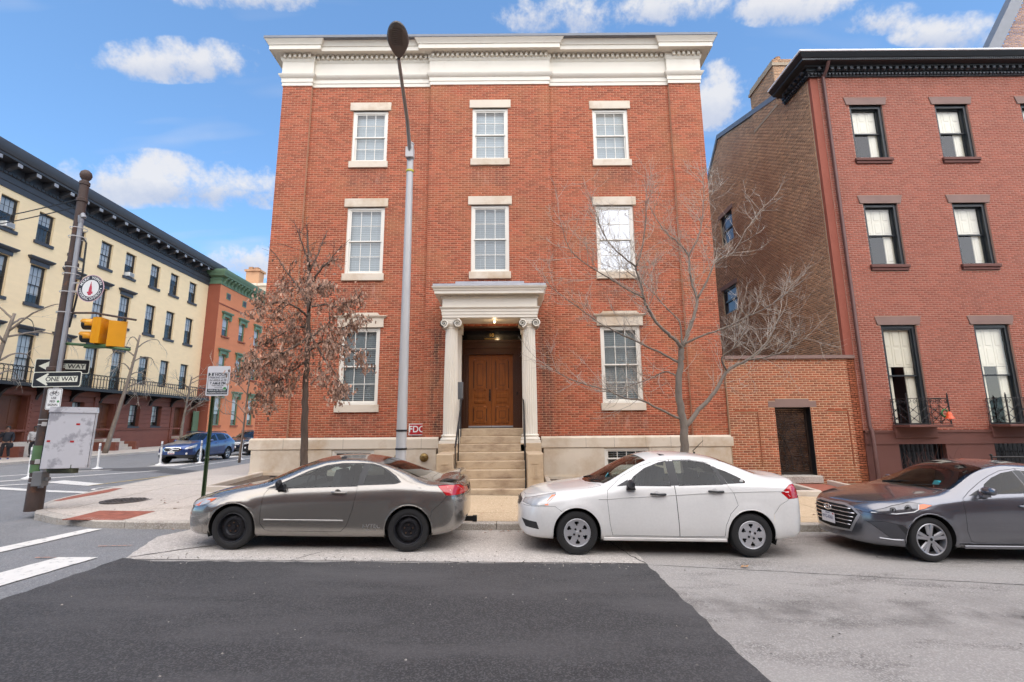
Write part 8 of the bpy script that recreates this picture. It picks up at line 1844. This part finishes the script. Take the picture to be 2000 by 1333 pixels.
# ---------------------------------------------------------------- people on the far sidewalk
def skinned(name, V, Ed, Rd, m, parent, sub=2):
    me = bpy.data.meshes.new(name); me.from_pydata(V, Ed, []); o = bpy.data.objects.new(name, me); COL.objects.link(o)
    md = o.modifiers.new('skin', 'SKIN'); sk = me.skin_vertices[0].data
    for i, r in enumerate(Rd): sk[i].radius = r if isinstance(r, tuple) else (r, r); sk[i].use_root = (i == 0)
    s = o.modifiers.new('sub', 'SUBSURF'); s.levels = sub; s.render_levels = sub
    dg = bpy.context.evaluated_depsgraph_get(); m2 = bpy.data.meshes.new_from_object(o.evaluated_get(dg)); COL.objects.unlink(o); bpy.data.objects.remove(o)
    m2.materials.clear(); m2.materials.append(m); m2.polygons.foreach_set('use_smooth', [True]*len(m2.polygons)); return link(name, m2, parent)
def person(label, loc, rz, top_m, leg_m, pose, skin_c, hair_c, shoe_m, hood=False):
    P = thing('person', label, 'person', loc, rz); ROOT[P.name] = Vector()
    ms = mat('skin_%d' % int(skin_c[0]*1000), skin_c, .6, var=.05)
    pel = (0, 0, .96); ch = (0, .0, 1.28); nk = (0, -.01, 1.50); hd0 = (0, -.02, 1.575); hd1 = (0, -.03, 1.67); hd2 = (0, -.015, 1.745)
    V = [pel, (0, 0, 1.12), ch, (0, 0, 1.42), nk, hd0, hd1, hd2]; E = [(i, i+1) for i in range(7)]; Rr = [(.155, .115), (.145, .105), (.175, .115), (.13, .09), .052, (.068, .078), (.078, .095), (.055, .07)]
    arms = {}
    for s in (-1, 1):
        sh_, el, wr = pose['arm'][s]; k = len(V); V += [(s*.185, 0, 1.41), el, wr]; E += [(3, k), (k, k+1), (k+1, k+2)]; Rr += [.062, .043, .030]
        hv = (Vector(wr)-Vector(el)).normalized(); sd_ = hv.orthogonal().normalized(); V.append(tuple(Vector(wr)+hv*.07)); E.append((k+2, k+3)); Rr.append((.036, .018))
        for f in range(4):
            q = Vector(wr)+hv*.075+sd_*(f-1.5)*.019; i = len(V); V += [tuple(q+hv*.03), tuple(q+hv*(.075-.008*abs(f-1.4))+hv.cross(sd_)*.015)]; E += [(k+3, i), (i, i+1)]; Rr += [.0085, .007]
        i = len(V); V += [tuple(Vector(wr)+hv*.03+sd_*.045), tuple(Vector(wr)+hv*.07+sd_*.06)]; E += [(k+2, i), (i, i+1)]; Rr += [.010, .008]
        hip, kn, an = pose['leg'][s]; k = len(V); V += [hip, kn, an, (an[0]+s*.02, an[1]-.13, an[2]-.05)]; E += [(0, k), (k, k+1), (k+1, k+2), (k+2, k+3)]; Rr += [.085, .055, .040, .036]
    body = skinned('body', V, E, Rr, ms, P)
    # clothes
    Vj = [(0, 0, .90), (0, 0, 1.12), ch, (0, 0, 1.43), (0, -.005, 1.49)]; Ej = [(i, i+1) for i in range(4)]; Rj = [(.19, .15), (.185, .145), (.21, .15), (.15, .115), (.075, .07)]
    for s in (-1, 1):
        _, el, wr = pose['arm'][s]; k = len(Vj); w2 = tuple(Vector(el)+(Vector(wr)-Vector(el))*.92); Vj += [(s*.195, 0, 1.41), el, w2]; Ej += [(3, k), (k, k+1), (k+1, k+2)]; Rj += [.085, .066, .052]
    skinned('jacket' if hood else 'shirt', Vj, Ej, Rj, top_m, P)
    Vt = [(0, 0, .97), (0, 0, .90)]; Et = [(0, 1)]; Rt = [(.17, .135), (.165, .13)]
    for s in (-1, 1):
        hip, kn, an = pose['leg'][s]; k = len(Vt); Vt += [hip, kn, (an[0], an[1], an[2]+.03)]; Et += [(1, k), (k, k+1), (k+1, k+2)]; Rt += [.10, .075, .062]
    skinned('trousers', Vt, Et, Rt, leg_m, P)
    for s in (-1, 1):
        hip, kn, an = pose['leg'][s]; skinned('shoe', [(an[0], an[1]+.05, .045), (an[0], an[1]-.06, .045), (an[0]+s*.01, an[1]-.16, .035)], [(0, 1), (1, 2)], [(.045, .05), (.048, .045), (.04, .032)], shoe_m, P, 2)
    b = MB(); n = 14
    for i in range(1): b.lathe([(.0, 1.815), (.05, 1.805), (.083, 1.77), (.096, 1.71), (.09, 1.655)], (0, .008, 0), n, cap=False)
    b.build('hair', mat('hair_dark', hair_c, .7, var=.1), P, smooth=True)
    b = MB()
    for s in (-1, 1): b.lathe([(0, -.008), (.009, 0), (0, .006)], (s*.03, -.118, 1.685), 8, 'y')
    b.build('eyes', m_dark, P); b = MB(); b.prism([(-.012, 1.64), (.012, 1.64), (.005, 1.685), (-.005, 1.685)], -.14, -.10); b.build('nose', ms, P); b = MB(); b.box(-.025, .025, -.122, -.105, 1.612, 1.62); b.build('mouth', mat('lip', (.25, .09, .07), .6, var=0), P)
    return P
m_navyj = mat('navy_jacket', (.014, .016, .024), .8, var=.15, scale=8); m_ink = mat('dark_trousers', (.012, .012, .016), .85, var=.15, scale=8); m_wtop = mat('white_print_top', (.42, .42, .43), .8, var=.35, scale=14); m_shoe = mat('blue_shoes', (.03, .06, .22), .6, var=.1); m_shoek = mat('black_shoes', (.015, .015, .015), .6, var=.1)
pose1 = {'arm': {-1: (0, (-.27, -.06, 1.19), (-.10, -.17, 1.50)), 1: (0, (.26, .03, 1.16), (.24, -.07, .93))}, 'leg': {-1: ((-.095, 0, .86), (-.11, -.05, .49), (-.13, .04, .10)), 1: ((.095, 0, .86), (.13, -.03, .48), (.17, .0, .10))}}
pose2 = {'arm': {-1: (0, (-.25, .02, 1.17), (-.22, -.12, .95)), 1: (0, (.25, .02, 1.17), (.12, -.18, 1.12))}, 'leg': {-1: ((-.09, 0, .86), (-.10, -.06, .48), (-.10, .06, .10)), 1: ((.09, 0, .86), (.10, .03, .48), (.12, -.05, .10))}}
person('man in a dark hooded jacket standing with a hand to his face by the stoop', (-28.15, 27.0, .185), R(38), m_navyj, m_ink, pose1, (.22, .12, .08), (.012, .01, .01), m_shoe, True)
person('person in a white and dark top and black trousers behind the traffic pole', (-28.3, 28.7, .185), R(30), m_wtop, m_ink, pose2, (.10, .055, .035), (.01, .01, .01), m_shoek)
hb = thing('shoulder_bag', 'dark bag held at the side by the man in the hooded jacket', 'bag', (-28.0, 27.2, .75))
b = MB(); b.lathe([(0, .60), (.10, .61), (.15, .68), (.15, .80), (.11, .88), (0, .89)], (-27.95, 27.02, .18), 14); b.build('pouch', m_ink, hb, smooth=40)
b = MB(); b.tube([(-28.05, 27.02, 1.05), (-27.99, 27.04, 1.16), (-27.9, 27.02, 1.05)], .014, 6); b.build('strap', m_ink, hb)
